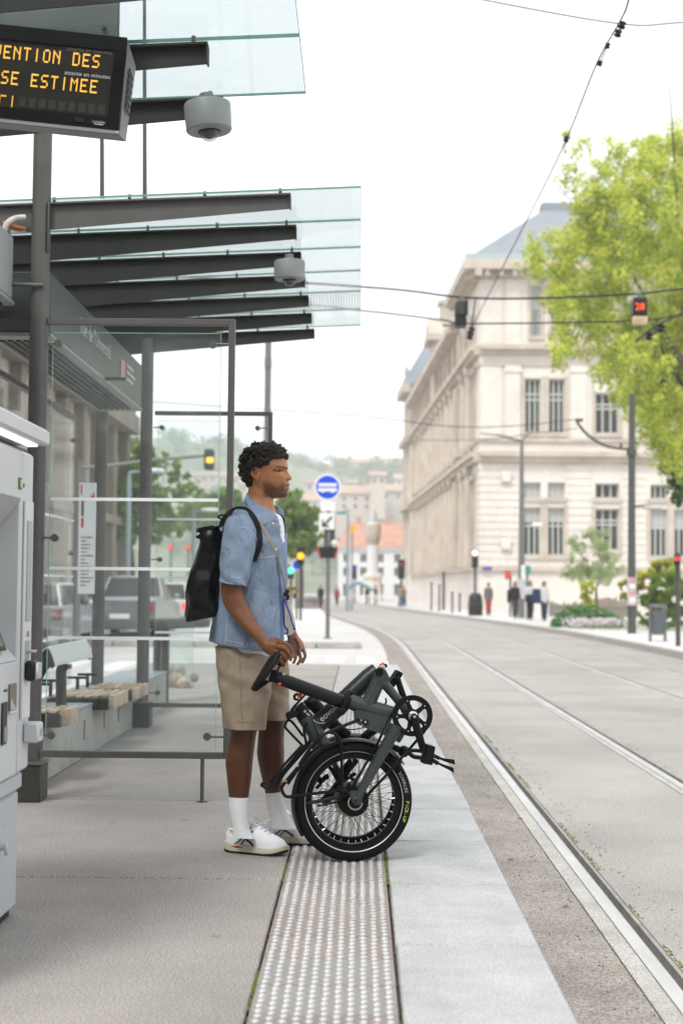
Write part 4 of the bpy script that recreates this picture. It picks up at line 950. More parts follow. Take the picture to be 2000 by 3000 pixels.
where = ['left of the amber light', 'behind the amber light', 'above the backpack', 'behind the windscreen edge', 'right of the amber light', 'between the mast and the sign', 'above the round street tree', 'left of the bus lane sign', 'right of the bus lane sign', 'above the red roof', 'over the monument', 'near the facade edge', 'touching the facade', 'below the crest', 'beside the crest trees', 'low by the trees']
for i in range(16):
    u = (390, 480, 505, 530, 575, 640, 676, 722, 782, 812, 850, 880, 915, 868, 755, 935)[i]; v = (1150, 1140, 1165, 1095, 1150, 1105, 1118, 1108, 1165, 1108, 1160, 1155, 1168, 1092, 1150, 1140)[i]
    hh_.append((u, v, rg_h.uniform(26, 56), rg_h.uniform(14, 30), i, ('pale', 'rose', 'white')[i % 3]+' house on the far hillside '+where[i], rg_h.uniform(560, 900)))
for i, h in enumerate(hh_): hill_house(h[0], h[1], h[2], h[3], h[4], h[5], h[6])
# ================================================================== TREES AND PLANTS
def leaf_mat(name, col, var=.35):
    m = mat(name, col, .6, var=var, vscale=1.2); p = m.node_tree.nodes['Principled BSDF']
    # thin leaves let light through
    t = m.node_tree; o = t.nodes['Material Output']; tl = t.nodes.new('ShaderNodeBsdfTranslucent'); mx = t.nodes.new('ShaderNodeMixShader'); mx.inputs[0].default_value = .5
    src = p.inputs['Base Color'].links[0].from_socket; t.links.new(src, tl.inputs[0]); t.links.new(p.outputs[0], mx.inputs[1]); t.links.new(tl.outputs[0], mx.inputs[2]); t.links.new(mx.outputs[0], o.inputs[0]); return m
m_bark = mat('bark', (.11, .085, .065), .9, var=.4, vscale=6, bump=.5, bscale=20)
def leaves(n, centers, size, rng, droop=0., flat=.75, seed=None):
    """leaf cards scattered through clumps: centers = list of (x, y, z, r)"""
    rg = np.random.RandomState(seed or 1); C_ = np.array(centers); w = C_[:, 3]**2; idx = rg.choice(len(C_), n, p=w/w.sum())
    d = rg.normal(size=(n, 3)); d /= np.linalg.norm(d, axis=1)[:, None]; r_ = rg.uniform(.25, 1.0, n)**.5
    P = C_[idx, :3]+d*(r_*C_[idx, 3])[:, None]*np.array([1, 1, flat]); P[:, 2] -= droop*rg.uniform(0, 1, n)**2*C_[idx, 3]
    a = rg.normal(size=(n, 3)); a /= np.linalg.norm(a, axis=1)[:, None]; b = np.cross(a, rg.normal(size=(n, 3))); b /= np.linalg.norm(b, axis=1)[:, None]
    s = size*rg.uniform(.6, 1.4, n)[:, None]; V = np.stack([P-a*s, P+b*s*.55, P+a*s, P-b*s*.55], 1).reshape(-1, 3)
    mb = MB(); mb.v = [tuple(v) for v in V]; mb.f = [(4*i, 4*i+1, 4*i+2, 4*i+3) for i in range(n)]; return mb
def limbs(mb, base, tips, r0, seed=0):
    rg = random.Random(seed); base = Vector(base)
    for tip in tips:
        tip = Vector(tip); m1 = base.lerp(tip, .45)+Vector((rg.uniform(-1, 1), rg.uniform(-1, 1), rg.uniform(0, 1)))*(tip-base).length*.10
        mb.tube(smooth_path([base, m1, tip], 5), [r0*(1-.85*i/10) for i in range(11)], 7)
        for k in range(2):
            t2 = tip+Vector((rg.uniform(-1, 1), rg.uniform(-1, 1), rg.uniform(-.3, 1)))*(tip-base).length*.35
            mb.tube([m1.lerp(tip, .5+.3*k), t2], [r0*.35, r0*.08], 5)
def refine(cl):
    out = []; rg = random.Random(len(cl))
    for (x, y, z, r) in cl:
        for k in range(16):
            d = Vector((rg.gauss(0, 1), rg.gauss(0, 1), rg.gauss(0, 1))).normalized()*r*rg.uniform(.3, 1.25); out.append((x+d.x, y+d.y, z+d.z, r*rg.uniform(.15, .42)))
    return out
def tree(name, label, base, centers, nleaf, size, m, trunk_r, trunk_top, tips, cat='tree', group=None, droop=0., seed=1, m2=None, flat=.75, frac=.5):
    if name != 'lime_tree': centers = refine(centers)
    t = thing(name, label, cat, base, group)
    tr = MB(); b = Vector(base); tt = Vector(trunk_top)
    tr.tube(smooth_path([b-Vector((0, 0, .2)), b.lerp(tt, .5)+Vector((.05, .03, 0)), tt], 5), [trunk_r*(1.25-.5*i/10) for i in range(11)], 10); limbs(tr, tt, tips, trunk_r*.42, seed); tr.build('trunk', m_bark, t)
    n1 = int(nleaf*(frac if m2 else 1)); leaves(n1, centers, size, None, droop, flat, seed).build('crown', m, t, smooth=False)
    if m2:
        c2 = [(x, y, z+r_*.25, r_*.95) for (x, y, z, r_) in centers]; leaves(nleaf-n1, c2, size, None, droop, flat, seed+5).build('new_growth', m2, t, smooth=False)
    return t
m_l1 = leaf_mat('leaf_green', (.30, .45, .075)); m_l2 = leaf_mat('leaf_lime', (.76, .78, .14)); m_l3 = leaf_mat('leaf_dark', (.07, .15, .06)); m_l4 = leaf_mat('leaf_mid', (.25, .36, .10)); m_l5 = leaf_mat('leaf_olive', (.60, .68, .40)); m_l6 = leaf_mat('leaf_orange', (.40, .36, .10))
# big lime-green tree at the right
YT = 52; cl = []
for (u, v, r) in ((1245, 585, 55), (1290, 600, 55), (1330, 560, 70), (1300, 650, 60), (1270, 690, 40), (1360, 460, 60), (1310, 400, 30), (1335, 335, 22), (1300, 300, 14), (1390, 410, 65), (1440, 350, 55), (1500, 340, 60), (1560, 330, 60), (1420, 480, 75), (1490, 450, 85), (1560, 470, 90),
                  (1370, 570, 80), (1450, 590, 90), (1540, 600, 100), (1360, 690, 75), (1310, 740, 50), (1300, 790, 36), (1385, 770, 70), (1450, 730, 85), (1540, 740, 100), (1400, 850, 50), (1460, 850, 70), (1530, 870, 85), (1480, 930, 55), (1545, 960, 60), (1530, 1030, 40), (1565, 1010, 50), (1430, 905, 40), (1640, 600, 150), (1650, 420, 130), (1650, 800, 150), (1225, 560, 22), (1285, 820, 22), (1500, 985, 40), (1560, 930, 60), (1545, 1045, 34), (1480, 880, 50), (1580, 1000, 50), (1510, 930, 50), (1565, 1060, 26), (1420, 820, 46)):
    p = D(u, v, YT+random.uniform(-3.5, 3.5)); cl.append((p.x, p.y, p.z, r*YT/3362.*1.02))
tr_b = D(1690, 1400, YT); tr_b.z = -.15
fine = []
for (x, y, z, r) in cl:
    for k in range(max(6, int(26*r))):
        d = Vector((random.gauss(0, 1), random.gauss(0, 1), random.gauss(0, 1))).normalized()*r*random.uniform(.3, 1.08); fine.append((x+d.x, y+d.y, z+d.z, r*random.uniform(.13, .30)+.08))
        if k % 3 == 0:
            for j in range(3): fine.append((x+d.x+random.gauss(0, .05), y+d.y, z+d.z-.22*(j+1), .14-.03*j))
tree('lime_tree', 'large lime green broadleaf tree overhanging the right pavement', tuple(tr_b), fine, 150000, .057, m_l1, .32, (tr_b.x-.3, tr_b.y, 6.5), [tuple(D(u, v, YT)) for u, v in ((1380, 500), (1440, 800), (1320, 600), (1500, 350), (1560, 600), (1470, 700), (1520, 900), (1345, 700))], droop=1.0, seed=4, m2=m_l2, frac=.36)
# dark weeping tree behind it
cl = [(*D(u, v, 62+random.uniform(-2, 2)), r*62/3362.) for (u, v, r) in ((1530, 1010, 28), (1545, 1060, 30), (1560, 1110, 28), (1525, 1070, 16), (1560, 1020, 40), (1600, 1080, 60), (1548, 1140, 16), (1505, 1000, 14), (1515, 1040, 14))]
b = D(1620, 1400, 62); tree('weeping_tree', 'dark green drooping tree below the lime green crown at the right edge', (b.x, b.y, -.15), cl, 9000, .10, m_l3, .2, (b.x, b.y, 5.5), [tuple(D(1560, 1040, 62)), tuple(D(1590, 1000, 62))], droop=1.5, seed=9, m2=m_l1, frac=.75)
# silvery small tree on the planted bed
YO = 57; cl = [(*D(u, v, YO+random.uniform(-1, 1)), r*YO/3362.) for (u, v, r) in ((1330, 1260, 32), (1375, 1250, 32), (1355, 1300, 42), (1310, 1300, 24), (1400, 1290, 30), (1370, 1225, 18), (1330, 1320, 24), (1390, 1325, 24), (1295, 1320, 14), (1420, 1310, 14), (1350, 1230, 14))]
b = D(1365, 1405, YO); tree('silver_tree', 'small airy pale green tree in the planted bed by the university', (b.x, b.y, -.15), cl, 15000, .034, m_l5, .06, tuple(D(1368, 1360, YO)), [tuple(D(u, v, YO)) for u, v in ((1330, 1290), (1375, 1250), (1400, 1300), (1350, 1270))], seed=12, flat=1.)
b = D(1352, 1410, 55); cl = [(*D(u, v, 55), r*55/3362.) for (u, v, r) in ((1345, 1365, 14), (1350, 1385, 12), (1355, 1345, 12), (1340, 1345, 10))]
tree('young_shrub', 'thin yellow green shrub below the small pale tree', (b.x, b.y, -.15), cl, 900, .07, m_l2, .03, tuple(D(1350, 1380, 55)), [tuple(D(1345, 1350, 55))], cat='shrub', seed=14)
# shrubs at the right edge
YS_ = 50
for (lab, pts, m, m2_, sd, Yk) in (('dense round green shrub behind the litter bin at the right', ((1490, 1380, 30), (1530, 1370, 40), (1570, 1380, 40), (1500, 1420, 25), (1540, 1420, 30), (1510, 1340, 25), (1560, 1330, 35), (1475, 1420, 14)), m_l4, m_l1, 21, 50),
                              ('orange tipped shrub beside the trolley pole', ((1450, 1345, 22), (1490, 1315, 24), (1530, 1300, 24), (1435, 1370, 12), (1475, 1340, 20)), m_l6, m_l2, 22, 52)):
    cl = [(*D(u, v, Yk+random.uniform(-.6, .6)), r*Yk/3362.) for u, v, r in pts]; b = D(pts[0][0], 1420, Yk)
    tree('round_shrub' if sd == 21 else 'tipped_shrub', lab, (b.x, b.y, -.15), cl, 15000, .05, m, .05, tuple(D(pts[0][0]+10, 1390, Yk)), [tuple(D(u, v, Yk)) for u, v, r in pts[:3]], cat='shrub', seed=sd, m2=m2_, frac=.4 if sd == 22 else .6)
# broad-leaved bed
bed = thing('broadleaf_plants', 'bed of broad dark green leaves by the pavement right of the walkers', 'plants', tuple(D(1320, 1420, 53)), None)
lf = MB()
for i in range(900):
    u = random.uniform(1268, 1430); v = 1440-random.random()**.8*np.interp(u, [1268, 1300, 1360, 1400, 1430], [18, 50, 52, 36, 16]); p = D(u, v, 53+random.uniform(-1, 1.2)); a = random.uniform(0, 6.28); t_ = random.uniform(-.2, .7); s = random.uniform(.10, .24)
    dx = Vector((math.cos(a)*math.cos(t_), math.sin(a)*math.cos(t_), -math.sin(t_)+.3)); w_ = dx.cross(Vector((0, 0, 1))).normalized(); m_ = p+dx*s*.5
    lf.add([p, m_+w_*s*.38+Vector((0, 0, -.02)), p+dx*s+Vector((0, 0, -.05)), m_-w_*s*.38+Vector((0, 0, -.02)), m_+Vector((0, 0, .02))], [(0, 1, 4), (1, 2, 4), (2, 3, 4), (3, 0, 4)])
lf.build('leaves', leaf_mat('leaf_broad', (.09, .26, .055)), bed, kind='stuff')
fl = MB()
for i in range(420):
    u = random.choice((random.gauss(1335, 14), random.gauss(1395, 17))); p = D(u, 1428+random.uniform(-7, 9), 51.5+random.uniform(-.5, .5)); fl.ball(p, random.uniform(.025, .055), 5, 4)
fl.build('white_flowers', mat('petal_white', (.62, .56, .58), .7), kind='stuff')
gb = MB()
for i in range(600):
    u = random.uniform(1330, 1568); p = D(u, 1442+random.uniform(-6, 6), 50+random.uniform(-1, 1)); h = random.uniform(.05, .14); a = random.random()*6; gb.add([p, p+Vector((.02*math.cos(a), .02*math.sin(a), 0)), p+Vector((.05*math.cos(a), .05*math.sin(a), h))], [(0, 1, 2)])
gb.build('grass', m_l4, kind='stuff', smooth=False)
# trees along the left road, seen past the shelter
for (nm, lab, Yk, pts, bx_, sd, m, m2_) in (('street_tree', 'tall green street tree seen through the glass left of the amber light', 58, ((275, 1000, 36), (300, 1050, 45), (345, 1080, 50), (370, 1130, 50), (290, 1110, 48), (330, 1160, 55), (270, 1180, 50), (390, 1190, 40), (250, 1080, 45), (300, 1210, 42), (360, 1220, 40), (430, 1140, 30), (250, 1150, 50)), 300, 31, m_l1, m_l4),
                                    ('street_tree', 'lower green street tree behind the backpack, through the glass', 90, ((430, 1190, 38), (470, 1180, 40), (510, 1170, 42), (550, 1180, 40), (480, 1215, 34), (530, 1220, 34)), 480, 32, m_l4, m_l1),
                                    ('street_tree', 'rounded green street tree right of the face of the man', 95, ((655, 1160, 30), (690, 1170, 36), (715, 1190, 28), (680, 1215, 42), (705, 1235, 32), (665, 1250, 30), (690, 1265, 24), (640, 1200, 40)), 690, 33, m_l1, m_l4)):
    cl = []
    for u, v, r in pts:
        for k in range(5):
            p = D(u+random.gauss(0, r*.45), v+random.gauss(0, r*.45), Yk+random.uniform(-2, 2)); cl.append((p.x, p.y, p.z, r*Yk/3362.*.55))
    b = D(bx_, 1420, Yk); tree(nm, lab, (b.x, b.y, -.3), cl, 13000, .12 if Yk < 60 else .16, m, .16, tuple(D(bx_, 1260, Yk)), [tuple(D(u, v, Yk)) for u, v, r in pts[:5]], seed=sd, m2=m2_, group='street trees along the left road')
# trees over the hillside, one wood
wd = []
rg = random.Random(5)
for i in range(900):
    u = rg.uniform(150, 960); Yk = rg.uniform(520, 1150); x = (u-827)/3362.*Yk
    dens = .45+.55*math.sin(u*.021+Yk*.006)*math.cos(Yk*.011)
    if rg.random() > dens*.9: continue
    z = hill_z(x, Yk); r = rg.uniform(3, 6.5)
    for k in range(3): wd.append((x+rg.gauss(0, r*.5), Yk+rg.gauss(0, r*.5), z+r*.6+rg.gauss(0, r*.3), r*.7))
leaves(26000, wd, 1.0, None, 0, .85, 77).build('hillside_wood', leaf_mat('leaf_far', (.17, .25, .12)), kind='stuff', smooth=False)
# leaf mass behind the viewer, unseen, added to block low sky light
rg = np.random.RandomState(8); bw = [(x, -19+rg.uniform(-3, 2), z, 2.6) for x in np.linspace(-9, 16, 13) for z in (3, 6, 9.5, 12)]
leaves(5200, bw, .55, None, 0, .9, 91).build('sky_light_blocker', m_l3, kind='stuff', smooth=False)
# ================================================================== FOLDED ELECTRIC BICYCLE
BA = R(10); bn = Vector((math.sin(BA), -math.cos(BA), 0)); be = Vector((math.cos(BA), math.sin(BA), 0)); bz = Vector((0, 0, 1))
BY = 6.36; b0 = at(720+.40179*782, 1900+.40179*1110, BY)
def B(x, y, d=0.):                     # crop pixels of the bicycle, d metres towards the viewer from the wheel's plane
    r_ = ray(720+.40179*x, 1900+.40179*y); o = b0+bn*d; return CAM+r_*((o-CAM).dot(bn)/r_.dot(bn))
def Bp(pts, d=0.): return [B(*p, *( () if len(p) > 2 else (d,))) for p in pts]
bs = (B(882, 1110)-B(782, 1110)).length/100.            # metres per crop pixel
m_bg = mat('frame_grey', (.056, .066, .064), .36, .3, coat=.08, var=.06, vscale=9)
m_bk = mat('frame_black', (.006, .006, .007), .34, spec=.16); m_mt = mat('matt_black', (.007, .007, .008), .5, spec=.14); m_tyre = mat('tyre_rubber', (.008, .008, .008), .75, spec=.12, bump=.3, bscale=90)
m_fd = mat('fender_grey', (.022, .023, .025), .32, .2, spec=.25); m_sil = mat('bright_alloy', (.62, .62, .62), .28, .9); m_refl = mat('reflective_strip', (.55, .55, .56), .35, .3); m_red = mat('red_plastic', (.75, .07, .02), .4)
WR = b0.z                                                # tyre radius so that it stands on the stones
bike = thing('folding_bike', 'folded dark grey electric bicycle standing on its wheel before the man', 'bicycle', (b0.x, b0.y, 0))
ax = bn
def wheel(c, label, hub=True):
    c = Vector(c); k = c.z/(421.)          # metres per crop pixel so that the tyre touches the ground
    def d2(r_, a, d=0.): return c+(be*math.cos(a)+bz*math.sin(a))*(r_*k)+bn*d
    pr = [(331, .014), (340, .020), (360, .0265), (384, .0275), (403, .022), (415, .012), (421, 0)]; pr = pr+[(r_, -w) for r_, w in pr[-2::-1]]
    W = MB(); n = 90
    W.rings([[d2(r_, 2*math.pi*i/n, w) for r_, w in pr] for i in range(n)], closed=True); wo_ = W.build('wheel', m_tyre, bike, label=label)
    tb = MB(); nb = 110
    for i in range(nb):
        a = 2*math.pi*i/nb
        for s in (-1, 1):
            q = [d2(422.5, a, s*.0015), d2(422.5, a+.03, s*.0015), d2(408, a+.045, s*.0225), d2(408, a+.012, s*.0225)]; q2 = [d2(415, a, s*.0015), d2(415, a+.03, s*.0015), d2(400, a+.045, s*.021), d2(400, a+.012, s*.021)]; tb.rings([q, q2])
    tb.build('tread', m_tyre, wo_, smooth=False, kind='stuff')
    ri = MB(); pr2 = [(333, .0135), (329, .0155), (322, .0155), (300, .0125), (297, .008), (297, -.008), (300, -.0125), (322, -.0155), (329, -.0155), (333, -.0135)]
    ri.rings([[d2(r_, 2*math.pi*i/n, w) for r_, w in pr2] for i in range(n)], closed=True); ri.build('rim', mat('rim_black', (.006, .006, .007), .28, spec=.15), wo_)
    for r0, r1, w in ((346, 351, .0245),):
        st_ = MB(); st_.rings([[d2(r0, 2*math.pi*i/n, w-.0012), d2(r1, 2*math.pi*i/n, w+.0008), d2(r1, 2*math.pi*i/n, w+.0014), d2(r0, 2*math.pi*i/n, w-.0004)] for i in range(n)], closed=True); st_.build('reflective_band', m_refl, wo_)
    hr = 100 if hub else 40
    for i in range(36):
        a = 2*math.pi*(i+.3)/36; s = 1 if i % 2 else -1; b = a+(.62 if (i//2) % 2 else -.62); e_ = d2(296, a, s*.002); h_ = d2(hr*.92, b, s*.026)
        o = MB().tube([h_, e_], .0011, 5).build('spoke', m_bk, wo_)
        u = (h_-e_).normalized(); MB().cyl(d2(300, a, s*.002), e_+u*.013, .0024, n=6).build('nipple', m_sil, wo_)
    return wo_, d2, k
W1, d1, kk = wheel(b0, None)
c2 = B(772, 1090, -.175); dz_ = c2.z; W2, d2_, kk2 = wheel(Vector((c2.x, c2.y, WR)), 'far wheel folded behind', hub=False)
# hub motor, rotor and sprocket
h = MB(); h.lathe([(20*kk, -.06), (60*kk, -.045), (103*kk, -.034), (106*kk, .020), (98*kk, .030), (52*kk, .036), (50*kk, .050)], b0, bn, 48); hub = h.build('hub_motor', m_mt, bike)
MB().lathe([(56*kk, 0), (56*kk, .004)], b0+bn*.046, bn, 40).build('sprocket', m_mt, hub)
sp = MB()
for i in range(26): a = 2*math.pi*i/26; sp.box(b0+bn*.053+(be*math.cos(a)+bz*math.sin(a))*(49*kk), (.0055, .004, .007), Matrix.Rotation(-BA*0, 3, 'Y'), .001)
sp.build('sprocket_teeth', m_sil, hub, kind='stuff')
ro = MB(); n = 40
ro.rings([[b0+bn*w+(be*math.cos(2*math.pi*i/n)+bz*math.sin(2*math.pi*i/n))*(r_*kk*(1+.02*math.sin(i*math.pi/2))) for r_, w in ((88, -.046), (128, -.046), (128, -.049), (88, -.049))] for i in range(n)], closed=True); ro.build('brake_rotor', mat('rotor_steel', (.42, .38, .33), .35, .85), hub)
# tyre print
def arc_text(body, r_, a0, da, size, m, d2f, w):
    mbs = []
    for i, ch in enumerate(body):
        a = a0+da*i
        if ch == ' ': continue
        rad = be*math.cos(a)+bz*math.sin(a); tang = (be*math.sin(a)-bz*math.cos(a)) if da < 0 else (-be*math.sin(a)+bz*math.cos(a))
        text(ch, size, frame(d2f(r_, a, w), tang, rad if da < 0 else -rad), m, 'tyre_letter', W1, .0004)
arc_text('SCHWALBE', 377, R(31), -R(3.05), .0195, mat('tyre_print', (.40, .40, .40), .6), d1, .0285)
arc_text('PICK-UP', 379, R(-1.5), -R(3.3), .021, mat('tyre_print_green', (.50, .62, .07), .6), d1, .0285)
# fenders
def fender(c, a0, a1, r_, w, m, k, name='fender'):
    n = 40; rs = []
    for i in range(n+1):
        a = R(a0+(a1-a0)*i/n); rad = be*math.cos(a)+bz*math.sin(a); ww = w*(1 if i < n-3 else (n-i+.3)/3.3); cr = []
        for j in range(9):
            t_ = -1+j/4.; cr.append(c+rad*((r_-16*t_*t_)*k)+bn*(ww*t_))
        cr += [p-rad*.0025 for p in cr[::-1]]; rs.append(cr)
    return MB().rings(rs).build(name, m, bike)
fender(b0, 46, 214, 441, .034, m_fd, kk); fender(Vector((c2.x, c2.y, WR)), 30, 150, 447, .034, m_fd, kk2)
fs = MB().tube(Bp([(520, 1150, .04), (660, 1120, .04), (765, 1085, .045)]), .008, 6, flat=.5).build('fender_stay', m_bk, bike)
# rear arm and hinge block
MB().tube(Bp([(1098, 560), (1060, 640), (930, 872), (848, 1020), (812, 1090)], .075), [.034, .033, .028, .024, .022], 16, flat=.8).build('rear_arm', m_bg, bike)
dp = MB(); dp.prism(Bp([(752, 1042), (775, 1034), (835, 1040), (848, 1085), (842, 1118), (822, 1138), (796, 1140), (775, 1120), (762, 1080)], .07), bn*.016); dpo = dp.build('dropout', m_bg, bike)
MB().lathe([(22*bs, 0), (22*bs, .004), (16*bs, .007)], B(803, 1106, .087), bn, 24).build('axle_cap', m_bg, dpo); MB().lathe([(7*bs, 0), (7*bs, .003)], B(803, 1106, .095), bn, 12).build('axle_socket', m_bk, dpo)
hb = MB(); hb.prism(Bp([(782, 445), (800, 438), (1048, 492), (1000, 625), (985, 622), (845, 567), (806, 546), (788, 520)], .0), bn*.062); hbo = hb.build('battery_block', m_bg, bike, ang=.5)
MB().prism(Bp([(798, 470), (1030, 515), (1008, 578), (812, 520)], .0625), bn*.0015).build('block_panel', mat('frame_grey_panel', (.06, .07, .068), .35, .4, coat=.2), hbo)
lk = MB().lathe([(21*bs, 0), (21*bs, .007), (15*bs, .009)], B(871, 535, .064), bn, 24).build('lock', m_bk, hbo); MB().lathe([(9*bs, 0), (8*bs, .002)], B(871, 535, .0735), bn, 14).build('keyway', m_sil, hbo)
for (x, y) in ((841, 524), (849, 558)): MB().lathe([(4.5*bs, 0), (4*bs, .001)], B(x, y, .0645), bn, 8).build('lock_mark', mat('white_print', (.62, .62, .62), .6), hbo)
MB().tube(Bp([(735, 372), (790, 398), (900, 432), (1060, 478)], .028), [.030, .034, .036, .034], 18).build('seat_stub', m_bg, bike)
# front triangle: upright tube, stay, hinge end
MB().tube(Bp([(880, 420), (905, 370), (985, 195)], .03), [.034, .032, .030], 18).build('upright_tube', m_bg, bike)
MB().tube(Bp([(985, 235), (1020, 270), (1080, 340), (1150, 425), (1190, 480)], .02), [.026, .021, .020, .021, .026], 14).build('seat_stay', m_bg, bike)
he = MB(); he.prism(Bp([(945, 160), (965, 130), (1000, 150), (1028, 205), (1022, 235), (985, 262), (940, 240)], .004), bn*.06); heo = he.build('hinge_end', m_bg, bike, ang=.4)
MB().lathe([(31*bs, 0), (29*bs, .004)], B(972, 172, .065), bn, 20).build('hinge_socket', m_bk, heo); MB().box(B(975, 168, .0705), (.016, .002, .010), None).build('socket_slot', m_mt, heo, smooth=False)
MB().box(B(990, 138, .045), (.03, .02, .022), Matrix.Rotation(R(-30), 3, 'Y'), .004).build('hinge_clip', m_sil, heo)
MB().lathe([(15*bs, -.014), (15*bs, .014)], B(1012, 125, .04), bn, 14).build('clip_knob', m_mt, heo); MB().box(B(992, 118, .045), (.022, .018, .014), Matrix.Rotation(R(-35), 3, 'Y'), .003).build('red_clip', m_red, heo)
# main tube folded behind, with the maker's name
MB().tube(Bp([(470, 600), (560, 520), (680, 415), (900, 205), (955, 160)], -.06), [.040, .042, .042, .040, .036], 18).build('main_tube', mat('frame_grey_deep', (.026, .034, .032), .34, .25, coat=.06), bike)
text('eovolt', .038, frame(B(604, 468, -.010), B(625, 452, -.012)-B(540, 527, -.012), bz), mat('logo_white', (.62, .64, .63), .5), 'lettering', bike, .0006)
for (x, y) in ((877, 188), (797, 249)): MB().cyl(B(x, y+8, -.045), B(x-4, y-8, -.045), .006, n=8).build('guide_bolt', m_bk, bike)
MB().tube(Bp([(745, 330), (760, 360), (740, 420)], -.02), .02, 10).build('tube_joint', m_bg, bike)
# head tube, cap, fork
MB().tube(Bp([(430, 500), (470, 560), (530, 650)], -.03), [.034, .034, .036], 16).build('head_tube', m_bg, bike)
MB().tube(Bp([(372, 425), (395, 452), (432, 506)], -.03), [.030, .033, .031], 16).build('head_cap', m_bk, bike); MB().lathe([(10*bs, 0), (9*bs, .003)], B(430, 458, .006), bn, 12).build('cap_bolt', m_sil, bike)
MB().box(B(452, 480, .002), (.016, .004, .008), Matrix.Rotation(R(38), 3, 'Y'), .001).build('head_clamp', m_sil, bike)
MB().tube(Bp([(530, 640), (560, 680), (590, 710), (620, 745)], -.04), [.033, .034, .03, .022], 14, flat=.8).build('fork_crown', m_bg, bike)
for dd in (-.115, -.235): MB().tube(Bp([(575, 700, -.1 if dd > -.2 else -.22), (640, 850, dd), (700, 960, dd), (760, 1080, dd)]), [.020, .018, .016, .014], 10).build('fork_leg', m_bk, bike)
# stem and bars folded behind
MB().tube(Bp([(470, 395), (500, 410), (600, 520), (700, 610), (745, 640)], -.10), [.022, .030, .029, .027, .026], 14).build('handlebar_stem', m_bk, bike)
MB().ball(B(485, 400, -.10), .032, 14, 10).build('stem_head', m_bk, bike); MB().prism(Bp([(490, 372), (505, 366), (516, 380), (514, 412), (500, 404)], -.08), bn*.004).build('latch_plate', m_bk, bike)
MB().tube(Bp([(360, 462), (320, 468), (345, 430), (430, 338)], -.01), [.012, .011, .008, .008], 6, flat=.6).build('carrier_block', m_mt, bike)
MB().tube(smooth_path(Bp([(398, 350), (375, 333), (355, 345), (358, 368), (385, 372)], -.01), 5), .006, 6).build('bungee_hook', m_mt, bike); MB().box(B(394, 343, -.005), (.016, .012, .022), Matrix.Rotation(R(30), 3, 'Y'), .003).build('red_reflector', m_red, bike)
MB().box(B(335, 480, 0), (.05, .06, .030), Matrix.Rotation(R(-20), 3, 'Y'), .006).build('front_light', m_mt, bike)
MB().tube(Bp([(425, 382), (455, 392), (480, 398)], -.03), .006, 6).build('cap_link', m_mt, bike)
MB().tube(Bp([(850, 660), (900, 615), (940, 590)], -.12), .020, 10).build('bar_tube', m_bk, bike); MB().tube(Bp([(620, 560), (700, 600), (760, 660)], -.2), .018, 10).build('bar_tube', m_bk, bike)
MB().tube(smooth_path(Bp([(980, 440), (1005, 420), (1022, 390), (1018, 362)], -.05), 4), .007, 6, flat=.6).build('brake_lever', m_bk, bike)
# bar ends and brake levers sticking out at the right
MB().ball(B(1150, 750, -.03), .026, 14, 10).build('bar_clamp', m_mt, bike); MB().tube(Bp([(1070, 715), (1100, 730), (1140, 748)], -.03), [.012, .015, .012], 8).build('clamp_bolt', m_mt, bike)
MB().tube(smooth_path(Bp([(1190, 745), (1260, 745), (1340, 770), (1410, 800)], -.05), 5), .0085, 8).build('lever_bar', m_mt, bike); MB().tube(smooth_path(Bp([(1185, 752), (1215, 785), (1265, 795), (1330, 800), (1400, 838)], .0), 5), .0095, 8).build('lever_bar', m_mt, bike)
for (a, b_, c_, d) in (((1400, 795), (1445, 812), (1522, 828), -.05), ((1390, 832), (1440, 855), (1515, 888), .0)):
    MB().rings([[B(x-3, y-w, d-.006), B(x-3, y-w, d+.006), B(x+3, y+w, d+.006), B(x+3, y+w, d-.006)] for (x, y), w in ((a, 10), (b_, 12), (c_, 19))]).build('lever_grip', m_mt, bike)
# saddle post, clamp, saddle
MB().tube(Bp([(222, 205), (235, 212), (250, 220), (738, 402)], .03), [.022, .027, .028, .029], 20).build('seat_post', mat('post_black', (.012, .012, .013), .42, .1, spec=.22), bike)
MB().lathe([(13*bs, 0), (12*bs, .002)], B(278, 187, .045), (B(278, 150)-B(278, 187)).normalized()+bn*.6, 16).build('post_logo', mat('logo_ring', (.35, .35, .35), .4), bike)
cl_ = MB().tube(Bp([(700, 385), (748, 404)], .03), [.0375, .0375], 22, flat=1).build('seat_clamp', m_mt, bike)
MB().tube(smooth_path(Bp([(700, 465, .07), (722, 400, .075), (738, 350, .07), (755, 318, .05), (770, 325, .04)]), 5), [.006]*15+[.007]*6, 8, flat=1.8).build('clamp_lever', m_mt, cl_); MB().box(B(700, 455, .06), (.03, .05, .03), None, .006).build('clamp_nut', m_mt, cl_)
MB().box(B(205, 200, .03), (.034, .044, .05), Matrix.Rotation(R(20), 3, 'Y'), .006).build('saddle_clamp', m_mt, bike)
for dd in (.01, .05): MB().tube(smooth_path(Bp([(262, 92), (245, 130), (212, 200), (190, 235), (150, 245), (110, 260)], dd), 4), .0042, 6).build('saddle_rail', m_mt, bike)
sa = MB(); rs = []
for (x, y, w, hgt) in ((36, 302, .018, .010), (48, 285, .030, .018), (80, 240, .050, .022), (115, 195, .066, .026), (150, 140, .072, .028), (185, 85, .070, .028), (212, 40, .056, .026), (240, 0, .040, .024), (275, -40, .030, .02), (300, -55, .020, .014)):
    c = B(x+12, y+4, .03); up_ = (B(0, 0)-B(100, 62)).normalized(); up_.y = 0
    rs.append([c+bn*(w*.9*math.cos(2*math.pi*j/16))+up_*(hgt*.72*(math.sin(2*math.pi*j/16) if math.sin(2*math.pi*j/16) > 0 else .9*math.sin(2*math.pi*j/16))) for j in range(16)])
